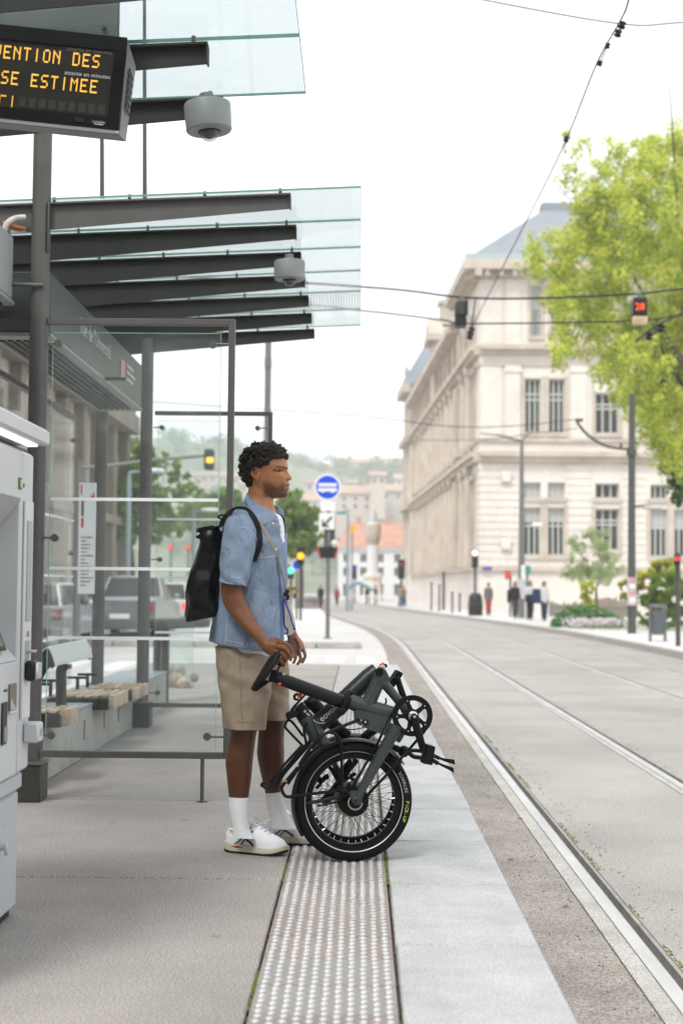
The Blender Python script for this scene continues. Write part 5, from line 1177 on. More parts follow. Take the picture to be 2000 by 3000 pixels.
sa.rings(rs); sa.build('saddle', mat('saddle_black', (.010, .012, .012), .5, spec=.2), bike); MB().box(B(112, 270, .03), (.07, .05, .018), Matrix.Rotation(R(-35), 3, 'Y'), .006).build('saddle_base', m_mt, bike)
MB().box(B(245, 258, .05), (.016, .01, .010), None, .002).build('red_tab', m_red, bike)
# chainring, crank arms, pedals, belt
cc = B(1213, 490, .09); cr_ = MB(); n = 64
cd_ = lambda r_, a, d=0.: cc+(be*math.cos(a)+bz*math.sin(a))*(r_*bs)+bn*d
cr_.rings([[cd_(147, 2*math.pi*i/n, .004), cd_(147, 2*math.pi*i/n, -.004), cd_(108, 2*math.pi*i/n, -.004), cd_(108, 2*math.pi*i/n, .004)] for i in range(n)], closed=True)
cro = cr_.build('chainring', m_mt, bike, ang=.5)
for k in range(5):
    a = R(110-72*k); w = .20; f_ = MB(); f_.rings([[cd_(r_, a+s*ww, e_) for s, e_ in ((-1, .003), (1, .003), (1, -.003), (-1, -.003))] for r_, ww in ((25, .9), (60, .30), (92, .15), (109, .20))]); f_.build('spider_arm', m_mt, cro)
    MB().lathe([(6*bs, 0), (5*bs, .003)], cd_(112, a, .004), bn, 10).build('ring_bolt', m_sil, cro)
MB().lathe([(50*bs, -.02), (46*bs, .006), (30*bs, .012)], cc, bn, 24).build('spider_hub', m_mt, cro); MB().lathe([(46*bs, -.05), (46*bs, -.012)], cc, bn, 24).build('bottom_bracket', m_bg, bike)
MB().lathe([(34*bs, 0), (34*bs, .006), (30*bs, .008)], cc+bn*.013, bn, 24).build('crank_washer', m_sil, cro)
ck = MB(); ck.tube([cd_(0, 0, .027), B(1245, 580, .118), B(1298, 752, .125)], [.0095, .009, .008], 12, flat=1.9); cko = ck.build('crank_arm', m_bk, bike); MB().lathe([(22*bs, 0), (22*bs, .008)], cc+bn*.034, bn, 20).build('crank_cap', m_bk, cko); MB().lathe([(10*bs, 0), (10*bs, .003)], cc+bn*.0425, bn, 14).build('crank_bolt', m_sil, cko)
pe = MB(); pe.prism(Bp([(1302, 692), (1340, 698), (1352, 705), (1330, 836), (1268, 825), (1272, 800)], .13), bn*.075); pe.build('pedal', m_mt, bike, ang=.4)
pk = MB(); pk.prism(Bp([(1300, 690), (1315, 692), (1285, 828), (1268, 824)], .2055), bn*.004); pk.build('pedal_plate', m_bk, bike)
MB().tube(Bp([(1100, 208), (1120, 270), (1150, 360), (1180, 440)], -.075), [.009, .009, .0095, .01], 10, flat=1.6).build('crank_arm', m_bk, bike); MB().lathe([(13*bs, 0), (13*bs, .003)], B(1103, 226, -.062), bn, 12).build('far_crank_cap', m_bk, bike)
MB().prism(Bp([(1040, 262), (1110, 160), (1146, 180), (1138, 200), (1075, 290)], -.10), bn*-.07).build('pedal', m_mt, bike, ang=.4)
for name, pts in (('upper', [(1068, 470), (1020, 560), (960, 690), (890, 815), (795, 985), (762, 1075)]), ('lower', [(1300, 600), (1245, 668), (1130, 800), (1010, 935), (890, 1062), (848, 1120)])):
    P_ = smooth_path(Bp(pts, .058), 14); bl = MB(); bl.tube(P_, .0042, 6, flat=1.4)
    L_ = 0.
    for i in range(len(P_)-1): bl.box((P_[i]+P_[i+1])/2+Vector((-.004 if name == 'upper' else .003, 0, -.002)), (.007, .011, .006), Matrix.Rotation(R(-55 if name == 'upper' else 45), 3, 'Y'), .001)
    bl.build('drive_belt', m_mt, bike)
MB().box(B(1120, 640, .02), (.05, .03, .03), Matrix.Rotation(R(-60), 3, 'Y'), .005).build('kick_bracket', m_bg, bike); MB().box(B(1075, 780, -.01), (.04, .03, .012), Matrix.Rotation(R(25), 3, 'Y'), .003).build('fender_tab', m_mt, bike)
# luggage rack
def rod(pts, d, r_=.0058, name='rack_rod', k=5): return MB().tube(smooth_path(Bp(pts, d), k), r_, 8).build(name, m_bk, bike)
rod([(418, 640), (350, 550), (322, 525), (300, 530), (288, 560), (296, 585), (405, 700), (412, 706)], .0)
rod([(445, 545), (425, 580), (430, 640), (440, 690), (428, 712), (300, 860), (190, 990), (172, 1022), (140, 1012), (116, 998), (125, 982), (150, 984), (165, 990)], .02, .0062)
rod([(405, 710), (250, 880), (195, 950), (170, 990)], .07, .0062); rod([(470, 640), (455, 700), (300, 880), (215, 990), (175, 1020)], -.03, .009)
rod([(822, 522), (720, 560), (600, 610), (545, 640), (500, 690), (390, 850), (280, 985), (262, 1020), (275, 1060), (300, 1080), (345, 1078), (560, 1050), (690, 1034)], .062, .0072, k=6)
rod([(520, 700), (550, 640), (600, 612), (650, 625), (684, 665), (695, 720), (698, 850), (700, 985), (712, 1020)], .068, .0064, k=6)
rod([(545, 650), (480, 720), (380, 870), (300, 985)], .045, .010)
MB().tube(Bp([(670, 1010), (700, 1038), (740, 1040)], .062), [.010, .015, .008], 8).build('rack_lug', m_bk, bike); MB().tube(Bp([(440, 1128), (560, 1108), (760, 1060)], .05), [.013, .014, .012], 8, flat=.6).build('rack_stay', m_bk, bike)
for (x, y) in ((478, 740), (378, 855), (292, 968)): MB().box(B(x, y, .069), (.010, .003, .006), Matrix.Rotation(R(-50), 3, 'Y'), .001).build('rack_pin', m_sil, bike)
MB().lathe([(12*bs, 0), (12*bs, .006)], B(819, 522, .07), bn, 12).build('rack_bolt', m_bk, bike)
# kickstand, caliper, cables
MB().tube(Bp([(610, 830), (650, 900), (690, 990)], -.09), [.018, .016, .012], 8).build('kickstand', m_bk, bike); MB().tube(smooth_path(Bp([(600, 920), (560, 950), (540, 990), (508, 1025)], -.03), 4), .008, 6).build('brake_lever', m_bk, bike)
MB().tube(Bp([(730, 920), (640, 1040), (560, 1130)], -.12), [.018, .02, .022], 8).build('bar_grip', m_mt, bike); MB().tube(Bp([(800, 800), (740, 870), (690, 960)], -.12), .022, 8).build('bar_grip', m_mt, bike)
cal = MB(); rg = random.Random(3)
for i in range(9): cal.box(B(560+rg.uniform(-45, 50), 940+rg.uniform(-40, 40), -.06), (.02, .02, .014), Matrix.Rotation(rg.random()*3, 3, 'Y'), .004)
cal.build('brake_caliper', m_mt, bike); cal = MB()
for i in range(12): cal.box(B(755+rg.uniform(-50, 45), 960+rg.uniform(-55, 60), -.055), (.018, .02, .014), Matrix.Rotation(rg.random()*3, 3, 'Y'), .004)
cal.build('cable_coupling', m_mt, bike)
MB().tube(smooth_path(Bp([(478, 498), (490, 520), (520, 540), (560, 545), (576, 538)], .012), 6), .0016, 6).build('white_cable', m_refl, bike); MB().tube(smooth_path(Bp([(480, 500), (500, 560), (525, 620), (545, 650)], .012), 6), .0026, 6).build('cable', m_bk, bike)
MB().tube(smooth_path(Bp([(632, 535), (650, 560), (700, 580), (780, 590), (860, 576)], -.02), 6), .0026, 6).build('cable', m_bk, bike); MB().tube(smooth_path(Bp([(395, 410), (410, 395), (440, 405), (455, 430)], .0), 6), .003, 6).build('cable', m_bk, bike)
# ================================================================== THE STANDING MAN
from mathutils.bvhtree import BVHTree
MY = 6.56
def MM(fx, fy, dy=0.): return at(fx, fy, MY+dy)
M1 = crop(530, 1280, .30604); M2 = crop(580, 1850, .2892); HC = crop(680, 1280, .12755)
man = thing('person', 'man in a blue pinstripe shirt and beige shorts holding the folded bike', 'person', (MM(735, 2480).x, MY, 0))
def dense(st, nr=40, n=48, p=2.2, fold=None, gap=None, arc=False):
    """smooth loft through (Lx, Ly, Rx, Ry, half depth, dy) stations given in photograph pixels"""
    A = np.array([[*s, *([0.]*(6-len(s)))] for s in st], float); m = len(A); V = []; F_ = []; ST = []
    for i in range(nr+1):
        t = i/nr*(m-1); j = min(int(t), m-2); u = t-j; P = [A[max(j-1, 0)], A[j], A[j+1], A[min(j+2, m-1)]]
        q = .5*((2*P[1])+(P[2]-P[0])*u+(2*P[0]-5*P[1]+4*P[2]-P[3])*u*u+(P[3]-P[0]+3*P[1]-3*P[2])*u**3)
        a = MM(q[0], q[1], q[5]); b = MM(q[2], q[3], q[5]); c = (a+b)/2; h = (b-a)/2; L_ = 0; prev = None
        for k in range(n):
            th = 2*math.pi*(k+.5)/n; ca, sa = math.cos(th), math.sin(th); ca = math.copysign(abs(ca)**(2/p), ca); sa = math.copysign(abs(sa)**(2/p), sa)
            o = h*ca+Vector((0, -q[4]*sa, 0)); pt = c+o
            if fold: pt = pt+o.normalized()*fold(i/nr, th, pt)
            if prev is not None: L_ += (pt-prev).length
            prev = pt; V.append(pt); ST.append(((k if k < n*.75 else k)/n*1.15 if n > 80 else k/n*.50, i/nr))
    for i in range(nr):
        for k in range(n):
            k2 = (k+1) % n
            if gap and gap(i/nr, 2*math.pi*(k+1)/n): continue
            F_.append((i*n+k, i*n+k2, (i+1)*n+k2, (i+1)*n+k))
    mb = MB(); mb.add(V, F_); mb.st = ST; return mb
def capped(mb, n, top=True, bot=True):
    m = len(mb.v)//n
    if top: mb.f.append(tuple(range(n))[::-1])
    if bot: mb.f.append(tuple((m-1)*n+k for k in range(n)))
    return mb
def set_st(ob, ST):
    a = ob.data.attributes.new('st', 'FLOAT_COLOR', 'POINT')
    a.data.foreach_set('color', np.array([(x, y, 0, 1) for x, y in ST], np.float32).ravel())
def solid(ob, th=.003, off=-1.):
    m = ob.modifiers.new('solid', 'SOLIDIFY'); m.thickness = th; m.offset = off
# ---------------------------------------------------------------- head as a radial profile
HK = .0001951; HY = R(9); hf = Vector((math.cos(HY), -math.sin(HY), 0)); hs = Vector((math.sin(HY), math.cos(HY), 0)); Hc = MM(*HC(750, 800))
def Hw(zx, zy, ly): return Hc+hf*((zx-750)*HK)+hs*ly+Vector((0, 0, (800-zy)*HK))
zyk = [168, 185, 230, 300, 380, 470, 560, 650, 705, 735, 765, 800, 860, 920, 960, 1010, 1050, 1100, 1137, 1190, 1240, 1290, 1330, 1370, 1400, 1418]
fk =  [800, 900, 1010, 1110, 1180, 1226, 1256, 1276, 1290, 1284, 1268, 1262, 1262, 1266, 1272, 1284, 1296, 1304, 1296, 1300, 1282, 1294, 1298, 1284, 1240, 1160]
bk_ = [700, 600, 490, 380, 305, 255, 232, 225, 226, 229, 234, 243, 265, 292, 316, 350, 385, 430, 460, 500, 540, 580, 610, 650, 700, 760]
wk =  [40, 130, 220, 300, 345, 368, 380, 385, 384, 382, 380, 376, 370, 362, 356, 346, 338, 328, 320, 305, 285, 262, 240, 210, 160, 60]
def hsurf(zy, th):               # th = 0 forward, + towards the camera (his right)
    f = np.interp(zy, zyk, fk); b = np.interp(zy, zyk, bk_); w = np.interp(zy, zyk, wk); c0 = 760.
    ca, sa = math.cos(th), math.sin(th)
    rx = (f-c0) if ca >= 0 else (c0-b); e = 2.25 if ca >= 0 else 2.0
    if ca >= 0: e = float(np.interp(zy, [940, 1120], [2.25, 1.98]))
    r_ = 1/((abs(ca)/max(rx, 5))**e+(abs(sa)/max(w, 5))**e)**(1/e)
    x, y = c0+r_*ca, r_*sa
    if ca > 0:
        g = lambda s: math.exp(-(y/s)**2)
        x += np.interp(zy, [745, 800, 860, 920, 955, 985, 1008, 1018], [0, 34, 74, 112, 128, 100, 38, 0])*g(np.interp(zy, [750, 860, 930, 960, 1000], [46, 52, 84, 98, 92]))
        x += np.interp(zy, [1035, 1068, 1095, 1122, 1134], [0, 26, 36, 26, 0])*g(125); x += np.interp(zy, [1137, 1155, 1190, 1222, 1245], [0, 22, 34, 22, 0])*g(112)
        x -= 16*math.exp(-((zy-1136)/9.)**2)*math.exp(-(y/150.)**2)
        ay = abs(y); x -= 40*math.exp(-((zy-795)/52.)**2)*math.exp(-((ay-158)/82.)**2); x += 13*math.exp(-((zy-700)/24.)**2)*math.exp(-((ay-150)/110.)**2)
        cheek = 16*math.exp(-((zy-905)/60.)**2)*math.exp(-((ay-235)/70.)**2); x += cheek; y *= 1+cheek*.0016
        x -= 12*math.exp(-((zy-1080)/70.)**2)*math.exp(-((ay-215)/50.)**2)
    return x, y
hd = MB(); nT = 120; rs = []
for zy in np.concatenate([np.linspace(168, 700, 40), np.linspace(710, 1290, 96), np.linspace(1300, 1418, 14)]):
    rg_ = []
    for k in range(nT):
        u = k/nT*2*math.pi; th = u-.42*math.sin(u); x, y = hsurf(zy, th); rg_.append(Hw(x, zy, -y*HK))
    rs.append(rg_)
hd.rings(rs)
# ear
for s in (1, -1):
    yy = -.0735*s; er = [(600, 760), (560, 785), (530, 850), (545, 920), (590, 965), (640, 995), (668, 985)]
    pts = [Hw(x, y_, yy-s*(.011 if i < 4 else .006)) for i, (x, y_) in enumerate([(690, 770), (640, 750), (585, 752), (537, 800), (528, 860), (560, 925), (615, 975), (655, 998), (676, 985), (680, 950)])]
    hd.tube(smooth_path(pts, 3), .0048, 8); hd.prism([Hw(x, y_, yy+s*.004) for x, y_ in ((690, 775), (640, 765), (580, 770), (550, 810), (545, 860), (570, 915), (620, 965), (660, 985), (690, 960))], hs*(-s*.007))
    hd.tube(smooth_path([Hw(x, y_, yy-s*.008) for x, y_ in ((645, 800), (605, 850), (610, 905), (650, 935))], 3), .0036, 6); hd.ball(Hw(690, 905, yy-s*.004), (.006, .005, .008), 8, 6)
body = hd
def add(mb): body.add(mb.v, mb.f)
add(capped(dense([(742, 1385, 815, 1420, .052), (733, 1410, 803, 1445, .054), (728, 1432, 801, 1470, .056), (722, 1455, 806, 1492, .062), (700, 1490, 815, 1518, .10), (675, 1520, 828, 1545, .165), (660, 1600, 830, 1600, .165), (660, 1750, 822, 1760, .15), (655, 1880, 825, 1890, .15), (665, 1930, 815, 1940, .14), (690, 1960, 800, 1962, .10)], 50, 40), 40))
# legs
add(capped(dense([(650, 1960, 770, 1965, .085, -.085), (660, 2080, 772, 2085, .08, -.095), (674, 2136, 754, 2136, .060, -.10), (671, 2177, 747, 2177, .055, -.10), (661, 2226, 741, 2226, .056, -.10), (664, 2269, 736, 2282, .050, -.10), (671, 2336, 729, 2336, .038, -.10), (681, 2400, 727, 2402, .034, -.10), (684, 2425, 730, 2428, .028, -.10)], 44, 30), 30))
add(capped(dense([(720, 1960, 838, 1970, .085, .085), (748, 2060, 842, 2065, .08, .095), (757, 2125, 836, 2112, .060, .10), (755, 2170, 832, 2168, .056, .10), (753, 2211, 833, 2211, .056, .10), (761, 2255, 831, 2255, .051, .10), (771, 2298, 827, 2298, .043, .10), (778, 2327, 824, 2324, .038, .10), (790, 2380, 838, 2378, .034, .10), (795, 2405, 838, 2405, .028, .10)], 44, 30), 30))
# near arm and fist
add(capped(dense([(685, 1545, 720, 1545, .03, -.16), (662, 1590, 722, 1590, .045, -.19), (650, 1660, 712, 1660, .050, -.205), (648, 1718, 711, 1721, .048, -.21), (649, 1745, 719, 1757, .046, -.215), (656, 1772, 731, 1782, .044, -.22), (675, 1801, 748, 1812, .045, -.23), (701, 1831, 765, 1838, .042, -.245), (727, 1859, 777, 1858, .036, -.26), (757, 1889, 787, 1873, .027, -.275), (770, 1906, 806, 1874, .027, -.283), (792, 1922, 826, 1882, .028, -.287), (812, 1934, 838, 1893, .024, -.288)], 60, 26), 26))
FK = MB()
for f in ([(812, 1884, -.300), (836, 1886, -.318), (851, 1902, -.315), (848, 1920, -.285), (840, 1920, -.26)], [(806, 1895, -.306), (832, 1899, -.324), (845, 1917, -.318), (840, 1930, -.288), (832, 1928, -.262)], [(802, 1907, -.304), (825, 1915, -.320), (836, 1931, -.312), (830, 1939, -.285), (822, 1936, -.262)], [(797, 1917, -.300), (815, 1929, -.312), (830, 1945, -.300), (826, 1948, -.28), (814, 1944, -.262)]):
    P_ = smooth_path([MM(*q) for q in f], 4); body.tube(P_, [.0115-.0025*i/(len(P_)-1) for i in range(len(P_))], 9)
body.tube(smooth_path([MM(785, 1876, -.262), MM(808, 1874, -.238), MM(830, 1884, -.232), MM(840, 1893, -.236)], 4), .0105, 9)
# far arm and hanging hand
add(capped(dense([(720, 1530, 790, 1530, .045, .17), (720, 1640, 790, 1640, .048, .20), (735, 1720, 800, 1715, .045, .205), (765, 1775, 830, 1755, .042, .19), (805, 1815, 850, 1795, .036, .165), (838, 1858, 866, 1845, .022, .14), (842, 1874, 874, 1863, .020, .135), (845, 1893, 888, 1882, .019, .13), (848, 1910, 894, 1902, .015, .125)], 44, 24), 24))
for f in ([(853, 1902, .12), (855, 1920, .105), (849, 1937, .10)], [(863, 1906, .122), (866, 1928, .108), (858, 1944, .10)], [(875, 1906, .125), (880, 1930, .115), (870, 1948, .105)], [(887, 1900, .13), (894, 1922, .122), (884, 1943, .112)], [(866, 1868, .115), (878, 1890, .105), (876, 1916, .10)]):
    P_ = smooth_path([MM(*q) for q in f], 4); body.tube(P_, [.0095-.0028*i/(len(P_)-1) for i in range(len(P_))], 8)
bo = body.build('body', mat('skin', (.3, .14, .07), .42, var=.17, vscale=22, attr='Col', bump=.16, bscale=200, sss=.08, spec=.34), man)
rm = bo.modifiers.new('r', 'REMESH'); rm.mode = 'VOXEL'; rm.voxel_size = .0030; rm.use_smooth_shade = True
sm = bo.modifiers.new('s', 'SMOOTH'); sm.factor = .5; sm.iterations = 2
dg = bpy.context.evaluated_depsgraph_get(); me2 = bpy.data.meshes.new_from_object(bo.evaluated_get(dg)); bo.modifiers.clear(); bo.data = me2; me2.name = 'body'
co_ = np.empty(len(me2.vertices)*3, np.float32); me2.vertices.foreach_get('co', co_); co_ = co_.reshape(-1, 3)+np.array(ORG['person'])
rel = co_-np.array(Hc); zx = rel@np.array(hf)/HK+750; ly = rel@np.array(hs); zy = 800-rel[:, 2]/HK; ay = np.abs(ly)/HK
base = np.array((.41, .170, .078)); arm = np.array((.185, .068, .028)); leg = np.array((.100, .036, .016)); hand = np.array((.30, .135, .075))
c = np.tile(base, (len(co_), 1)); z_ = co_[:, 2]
w = np.clip((1.36-z_)/.1, 0, 1)[:, None]; c = c*(1-w)+arm*w; w = np.clip((.62-z_)/.05, 0, 1)[:, None]; c = c*(1-w)+leg*w  # leg skin darkened by colour, in place of shade below the shorts
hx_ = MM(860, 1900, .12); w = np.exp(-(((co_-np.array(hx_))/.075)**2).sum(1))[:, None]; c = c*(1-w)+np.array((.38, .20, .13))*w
head = (zy < 1500) & (zy > 100)
def sst(a, b, x): t_ = np.clip((x-a)/(b-a), 0, 1); return t_*t_*(3-2*t_)
nz3 = np.sin(zx*.11+ay*.07)*np.sin(zy*.13)*.5+.5
beard = sst(-70, 130, zy-np.interp(zx, [720, 800, 960, 1080, 1150, 1200, 1300], [960, 1010, 1060, 1100, 1090, 1045, 1030]))*sst(700, 860, zx)*(1-sst(1385, 1440, zy))
beard = beard*(.62+.28*nz3); lipm = np.exp(-((zy-1092)/30.)**2)*(zx > 1225)*(ay < 150)+np.exp(-((zy-1188)/30.)**2)*(zx > 1215)*(ay < 135)
beard = beard*(1-np.clip(lipm*1.4, 0, 1)); ear = np.exp(-((zx-625)/55.)**2-((zy-868)/75.)**2)*(np.abs(ly) > .066); c = c*(1-.55*ear[:, None]); w = (beard*head)[:, None]; c = c*(1-w)+np.array((.028, .014, .009))*w  # inner ear painted darker, standing in for shade in its hollow
w = (np.clip(lipm, 0, 1)*head*.75)[:, None]; c = c*(1-w)+np.array((.30, .105, .085))*w
brow = np.exp(-((zy-np.interp(zx, [990, 1100, 1230, 1290], [742, 708, 716, 740]))/17.)**4)*(zx > 985)*(ay > 45)*(ay < 320)*(zx < 1300); w = (brow*.92*head)[:, None]; c = c*(1-w)+np.array((.014, .008, .006))*w
fade = sst(0, 90, np.interp(zx, [400, 520, 640, 720, 800, 910, 960, 1100, 1240], [1180, 900, 800, 780, 740, 660, 560, 510, 500])-zy); fade = np.where(zx < 520, sst(0, 60, 1190-zy), fade); w = (fade*head*.95)[:, None]; c = c*(1-w)+np.array((.014, .011, .010))*w
nost = np.exp(-((zx-1300)/22.)**2-((zy-985)/11.)**2-((ay-45)/30.)**2); w = (np.clip(nost*1.3, 0, 1)*head)[:, None]; c = c*(1-w)+np.array((.03, .012, .008))*w
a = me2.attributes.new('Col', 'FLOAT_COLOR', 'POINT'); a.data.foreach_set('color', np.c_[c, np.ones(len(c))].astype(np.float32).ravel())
me2.polygons.foreach_set('use_smooth', [True]*len(me2.polygons))
# eyes, lashes, ear stud
for s in (1, -1):
    x, y = hsurf(795, R(34)); P0 = Hw(x-36, 795, -s*y*HK); e = MB().ball(P0, (.0105, .0105, .0085), 14, 10).build('eye', mat('eye_white', (.17, .14, .12), .2), man); dv = (hf*.86-hs*s*.45).normalized(); MB().ball(P0+dv*.0056, (.0066, .0066, .0064), 10, 8).build('iris', mat('iris_brown', (.012, .007, .005), .1), e)
    for zz, rr_, nm in ((773, .0026, 'upper_lid'), (812, .0018, 'lower_lid')):
        pts = []
        for t_ in np.linspace(18, 54, 7):
            xx, yy_ = hsurf(zz+(6 if nm == 'lower_lid' else 14)*((t_-36)/18)**2*(1 if nm == 'upper_lid' else -1), R(t_)); pts.append(Hw(xx+4, zz+(14 if nm == 'upper_lid' else -10)*((t_-36)/18)**2, -s*yy_*HK))
        MB().tube(pts, rr_, 7).build(nm, mat('eyelid_dark' if nm == 'upper_lid' else 'eyelid', (.06, .028, .018) if nm == 'upper_lid' else (.26, .115, .06), .5), e)
MB().torus(Hw(672, 1005, -.0745), hf, .0042, .0013, 16, 6).build('earring', mat('earring_silver', (.8, .8, .8), .15, 1.), man)
# curly hair: many tight curls over the scalp
rg = random.Random(11); hr = MB()
def hairline(zx): return np.interp(zx, [300, 420, 470, 505, 545, 600, 680, 740, 800, 890, 920, 960, 1240, 1300], [1190, 1160, 1090, 960, 790, 735, 715, 700, 665, 640, 575, 520, 480, 470])
cnt = 0
nrm_w = lambda v: hf*v.x-hs*v.y+Vector((0, 0, v.z))
while cnt < 3400:
    zy_ = rg.uniform(172, 1160)**1.0; th = rg.uniform(-math.pi, math.pi); x, y = hsurf(zy_, th)
    if zy_ > hairline(x): continue
    if zy_ < 300 and rg.random() > (zy_-120)/180.: continue
    th_ = np.interp(zy_, [170, 450, 700, 950, 1160], [38, 46, 42, 34, 10])*(1 if x < 900 else np.interp(x, [900, 1240], [1, .75])); fr_ = np.clip((hairline(x)-zy_)/90., .25, 1)
    nrm_ = Vector(((x-740)/500., y/400., (640-zy_)/480.)).normalized(); o_ = th_*fr_*rg.uniform(.35, 1.45)
    if cnt % 9 == 0 or fr_ < .6: ctr = Hw(x+nrm_.x*o_*1.15, zy_-nrm_.z*o_*1.15, -(y+nrm_.y*o_*1.15)*HK)
    P0 = ctr+Vector((rg.gauss(0, .0042), rg.gauss(0, .0042), rg.gauss(0, .0042)))*float(fr_); r0 = rg.uniform(.0048, .0085)*(.5+.5*fr_)
    M_ = Matrix.Rotation(rg.uniform(0, 6.28), 3, 'Z') @ Matrix.Rotation(rg.uniform(0, 3.14), 3, 'X')
    ax_ = (nrm_w(nrm_)+Vector((rg.gauss(0, .45), rg.gauss(0, .45), rg.gauss(0, .45)))).normalized(); u_ = ax_.orthogonal().normalized(); w_ = ax_.cross(u_); ph_ = rg.random()*6.28; tr_ = rg.uniform(1.3, 2.1); hh = r0*rg.uniform(1.2, 2.0)
    hr.tube([P0+ax_*(hh*(q_/11.-.5))+(u_*math.cos(ph_+6.28*tr_*q_/11.)+w_*math.sin(ph_+6.28*tr_*q_/11.))*r0*.62*(1-.35*q_/11.) for q_ in range(12)], r0*.30, 4)
    cnt += 1
cap_ = []
for zy_ in np.linspace(170, 1150, 40):
    row = []
    for k in range(60):
        th = 2*math.pi*k/60; x, y = hsurf(zy_, th); fr_ = np.clip((hairline(x)-zy_)/120., -.4, 1); o_ = 26*fr_; nrm_ = Vector(((x-740)/500., y/400., (640-zy_)/480.)).normalized(); row.append(Hw(x+nrm_.x*o_, zy_-nrm_.z*o_, -(y+nrm_.y*o_)*HK))
    cap_.append(row)
cp = MB().rings(cap_); hro = hr.build('hair', mat('curly_hair', (.045, .035, .029), .55, var=.7, vscale=110, spec=.3), man, ang=3.); cp.build('scalp_hair', mat('scalp_dark', (.009, .008, .008), .8, spec=.1), hro)  # light caught by the curls and dark gaps between are put into their colours
# ---------------------------------------------------------------- clothes
def cloth_mat(name, c1, c2, period, rough=.85, axis='st', fr=.42):
    m = mat(name, c1, rough, bump=.18, bscale=420); t = m.node_tree; p = t.nodes['Principled BSDF']; a = t.nodes.new('ShaderNodeAttribute'); a.attribute_name = 'st'
    sp = t.nodes.new('ShaderNodeSeparateColor'); t.links.new(a.outputs['Color'], sp.inputs[0]); mu = t.nodes.new('ShaderNodeMath'); mu.operation = 'MULTIPLY'; mu.inputs[1].default_value = 2*math.pi/period; t.links.new(sp.outputs[0], mu.inputs[0])
    si = t.nodes.new('ShaderNodeMath'); si.operation = 'SINE'; t.links.new(mu.outputs[0], si.inputs[0]); mr = t.nodes.new('ShaderNodeMapRange'); mr.inputs[1].default_value = fr-.35; mr.inputs[2].default_value = fr+.35; t.links.new(si.outputs[0], mr.inputs[0])
    mx = t.nodes.new('ShaderNodeMix'); mx.data_type = 'RGBA'; mx.inputs[6].default_value = (*c1, 1); mx.inputs[7].default_value = (*c2, 1); t.links.new(mr.outputs[0], mx.inputs[0])
    n = t.nodes.new('ShaderNodeTexNoise'); n.inputs['Scale'].default_value = 9; n.inputs['Detail'].default_value = 6; tcn = t.nodes.new('ShaderNodeTexCoord'); t.links.new(tcn.outputs['Object'], n.inputs['Vector'])
    r = t.nodes.new('ShaderNodeMapRange'); r.inputs[1].default_value = .3; r.inputs[2].default_value = .7; r.inputs[3].default_value = .86; r.inputs[4].default_value = 1.12; t.links.new(n.outputs['Fac'], r.inputs[0])
    m2 = t.nodes.new('ShaderNodeMix'); m2.data_type = 'RGBA'; m2.blend_type = 'MULTIPLY'; m2.inputs[0].default_value = 1; t.links.new(mx.outputs[2], m2.inputs[6]); t.links.new(r.outputs[0], m2.inputs[7]); t.links.new(m2.outputs[2], p.inputs['Base Color'])
    n2 = t.nodes.new('ShaderNodeTexNoise'); n2.inputs['Scale'].default_value = 11; n2.inputs['Detail'].default_value = 3; n2.inputs['Distortion'].default_value = 1.6; mp_ = t.nodes.new('ShaderNodeMapping'); mp_.inputs['Scale'].default_value = (1.3, 1.3, .55); mp_.inputs['Rotation'].default_value = (.2, .5, .3); t.links.new(tcn.outputs['Object'], mp_.inputs[0]); t.links.new(mp_.outputs[0], n2.inputs['Vector'])
    b2_ = t.nodes.new('ShaderNodeBump'); b2_.inputs['Strength'].default_value = .75; b2_.inputs['Distance'].default_value = .03; t.links.new(n2.outputs['Fac'], b2_.inputs['Height'])
    old = p.inputs['Normal'].links[0].from_node; t.links.new(b2_.outputs[0], old.inputs['Normal']); return m
m_shirt = cloth_mat('blue_pinstripe', (.115, .175, .29), (.40, .455, .53), .0036)
m_tee = mat('white_cotton', (.74, .74, .77), .9, bump=.2, bscale=60); m_seam = mat('pale_stitch', (.50, .56, .66), .9)
def wr(p, th, i, a, seed=0.):        # folds of cloth
    return a*(math.sin(p.z*21+3.2*math.sin(th*1.5+seed)+p.x*9+seed)*.45+math.sin(p.z*47-p.x*33+th*2+seed*2)*.25+math.sin(th*5+p.z*11+seed)*.5)
def shirt_fold(i, th, p):
    lo = max(0., (i-.45)/.55); return wr(p, th, i, .005+.005*lo, 1.)+lo*.009*math.sin(th*7+1.+i*3)+.004*math.sin(i*34+th*2)*math.exp(-((i-.5)/.12)**2)
shs = [(726, 1466, 806, 1497, .066), (716, 1474, 815, 1502, .088), (700, 1486, 826, 1508, .135), (680, 1502, 833, 1520, .178), (663, 1525, 837, 1542, .198), (652, 1560, 839, 1570, .205), (645, 1600, 840, 1600, .205), (641, 1660, 838, 1660, .197), (638, 1720, 835, 1725, .192), (634, 1780, 833, 1788, .192), (627, 1835, 831, 1848, .195), (618, 1879, 829, 1910, .198)]
def sgap(i, th):                      # open front, wider at the neck
    if i > .52: return False
    d = (th-R(16)+math.pi) % (2*math.pi)-math.pi; return abs(d) < R(np.interp(i, [0, .1, .25, .45, .52], [56, 42, 26, 15, 2]))
sb = dense(shs, 90, 110, 2.35, shirt_fold, sgap); sh_ = sb.build('shirt', m_shirt, man, ang=2.); set_st(sh_, sb.st); solid(sh_, .0025)
ts = dense([(a+12, b+3, c_-5, d_+3, e_-.022) for a, b, c_, d_, e_ in shs[:-2]]+[(645, 1850, 818, 1862, .165), (638, 1893, 822, 1916, .172), (642, 1907, 818, 1923, .165)], 60, 60, 2.35, lambda i, th, p: wr(p, th, i, .0012)); tso = ts.build('t_shirt', m_tee, man, ang=2.)
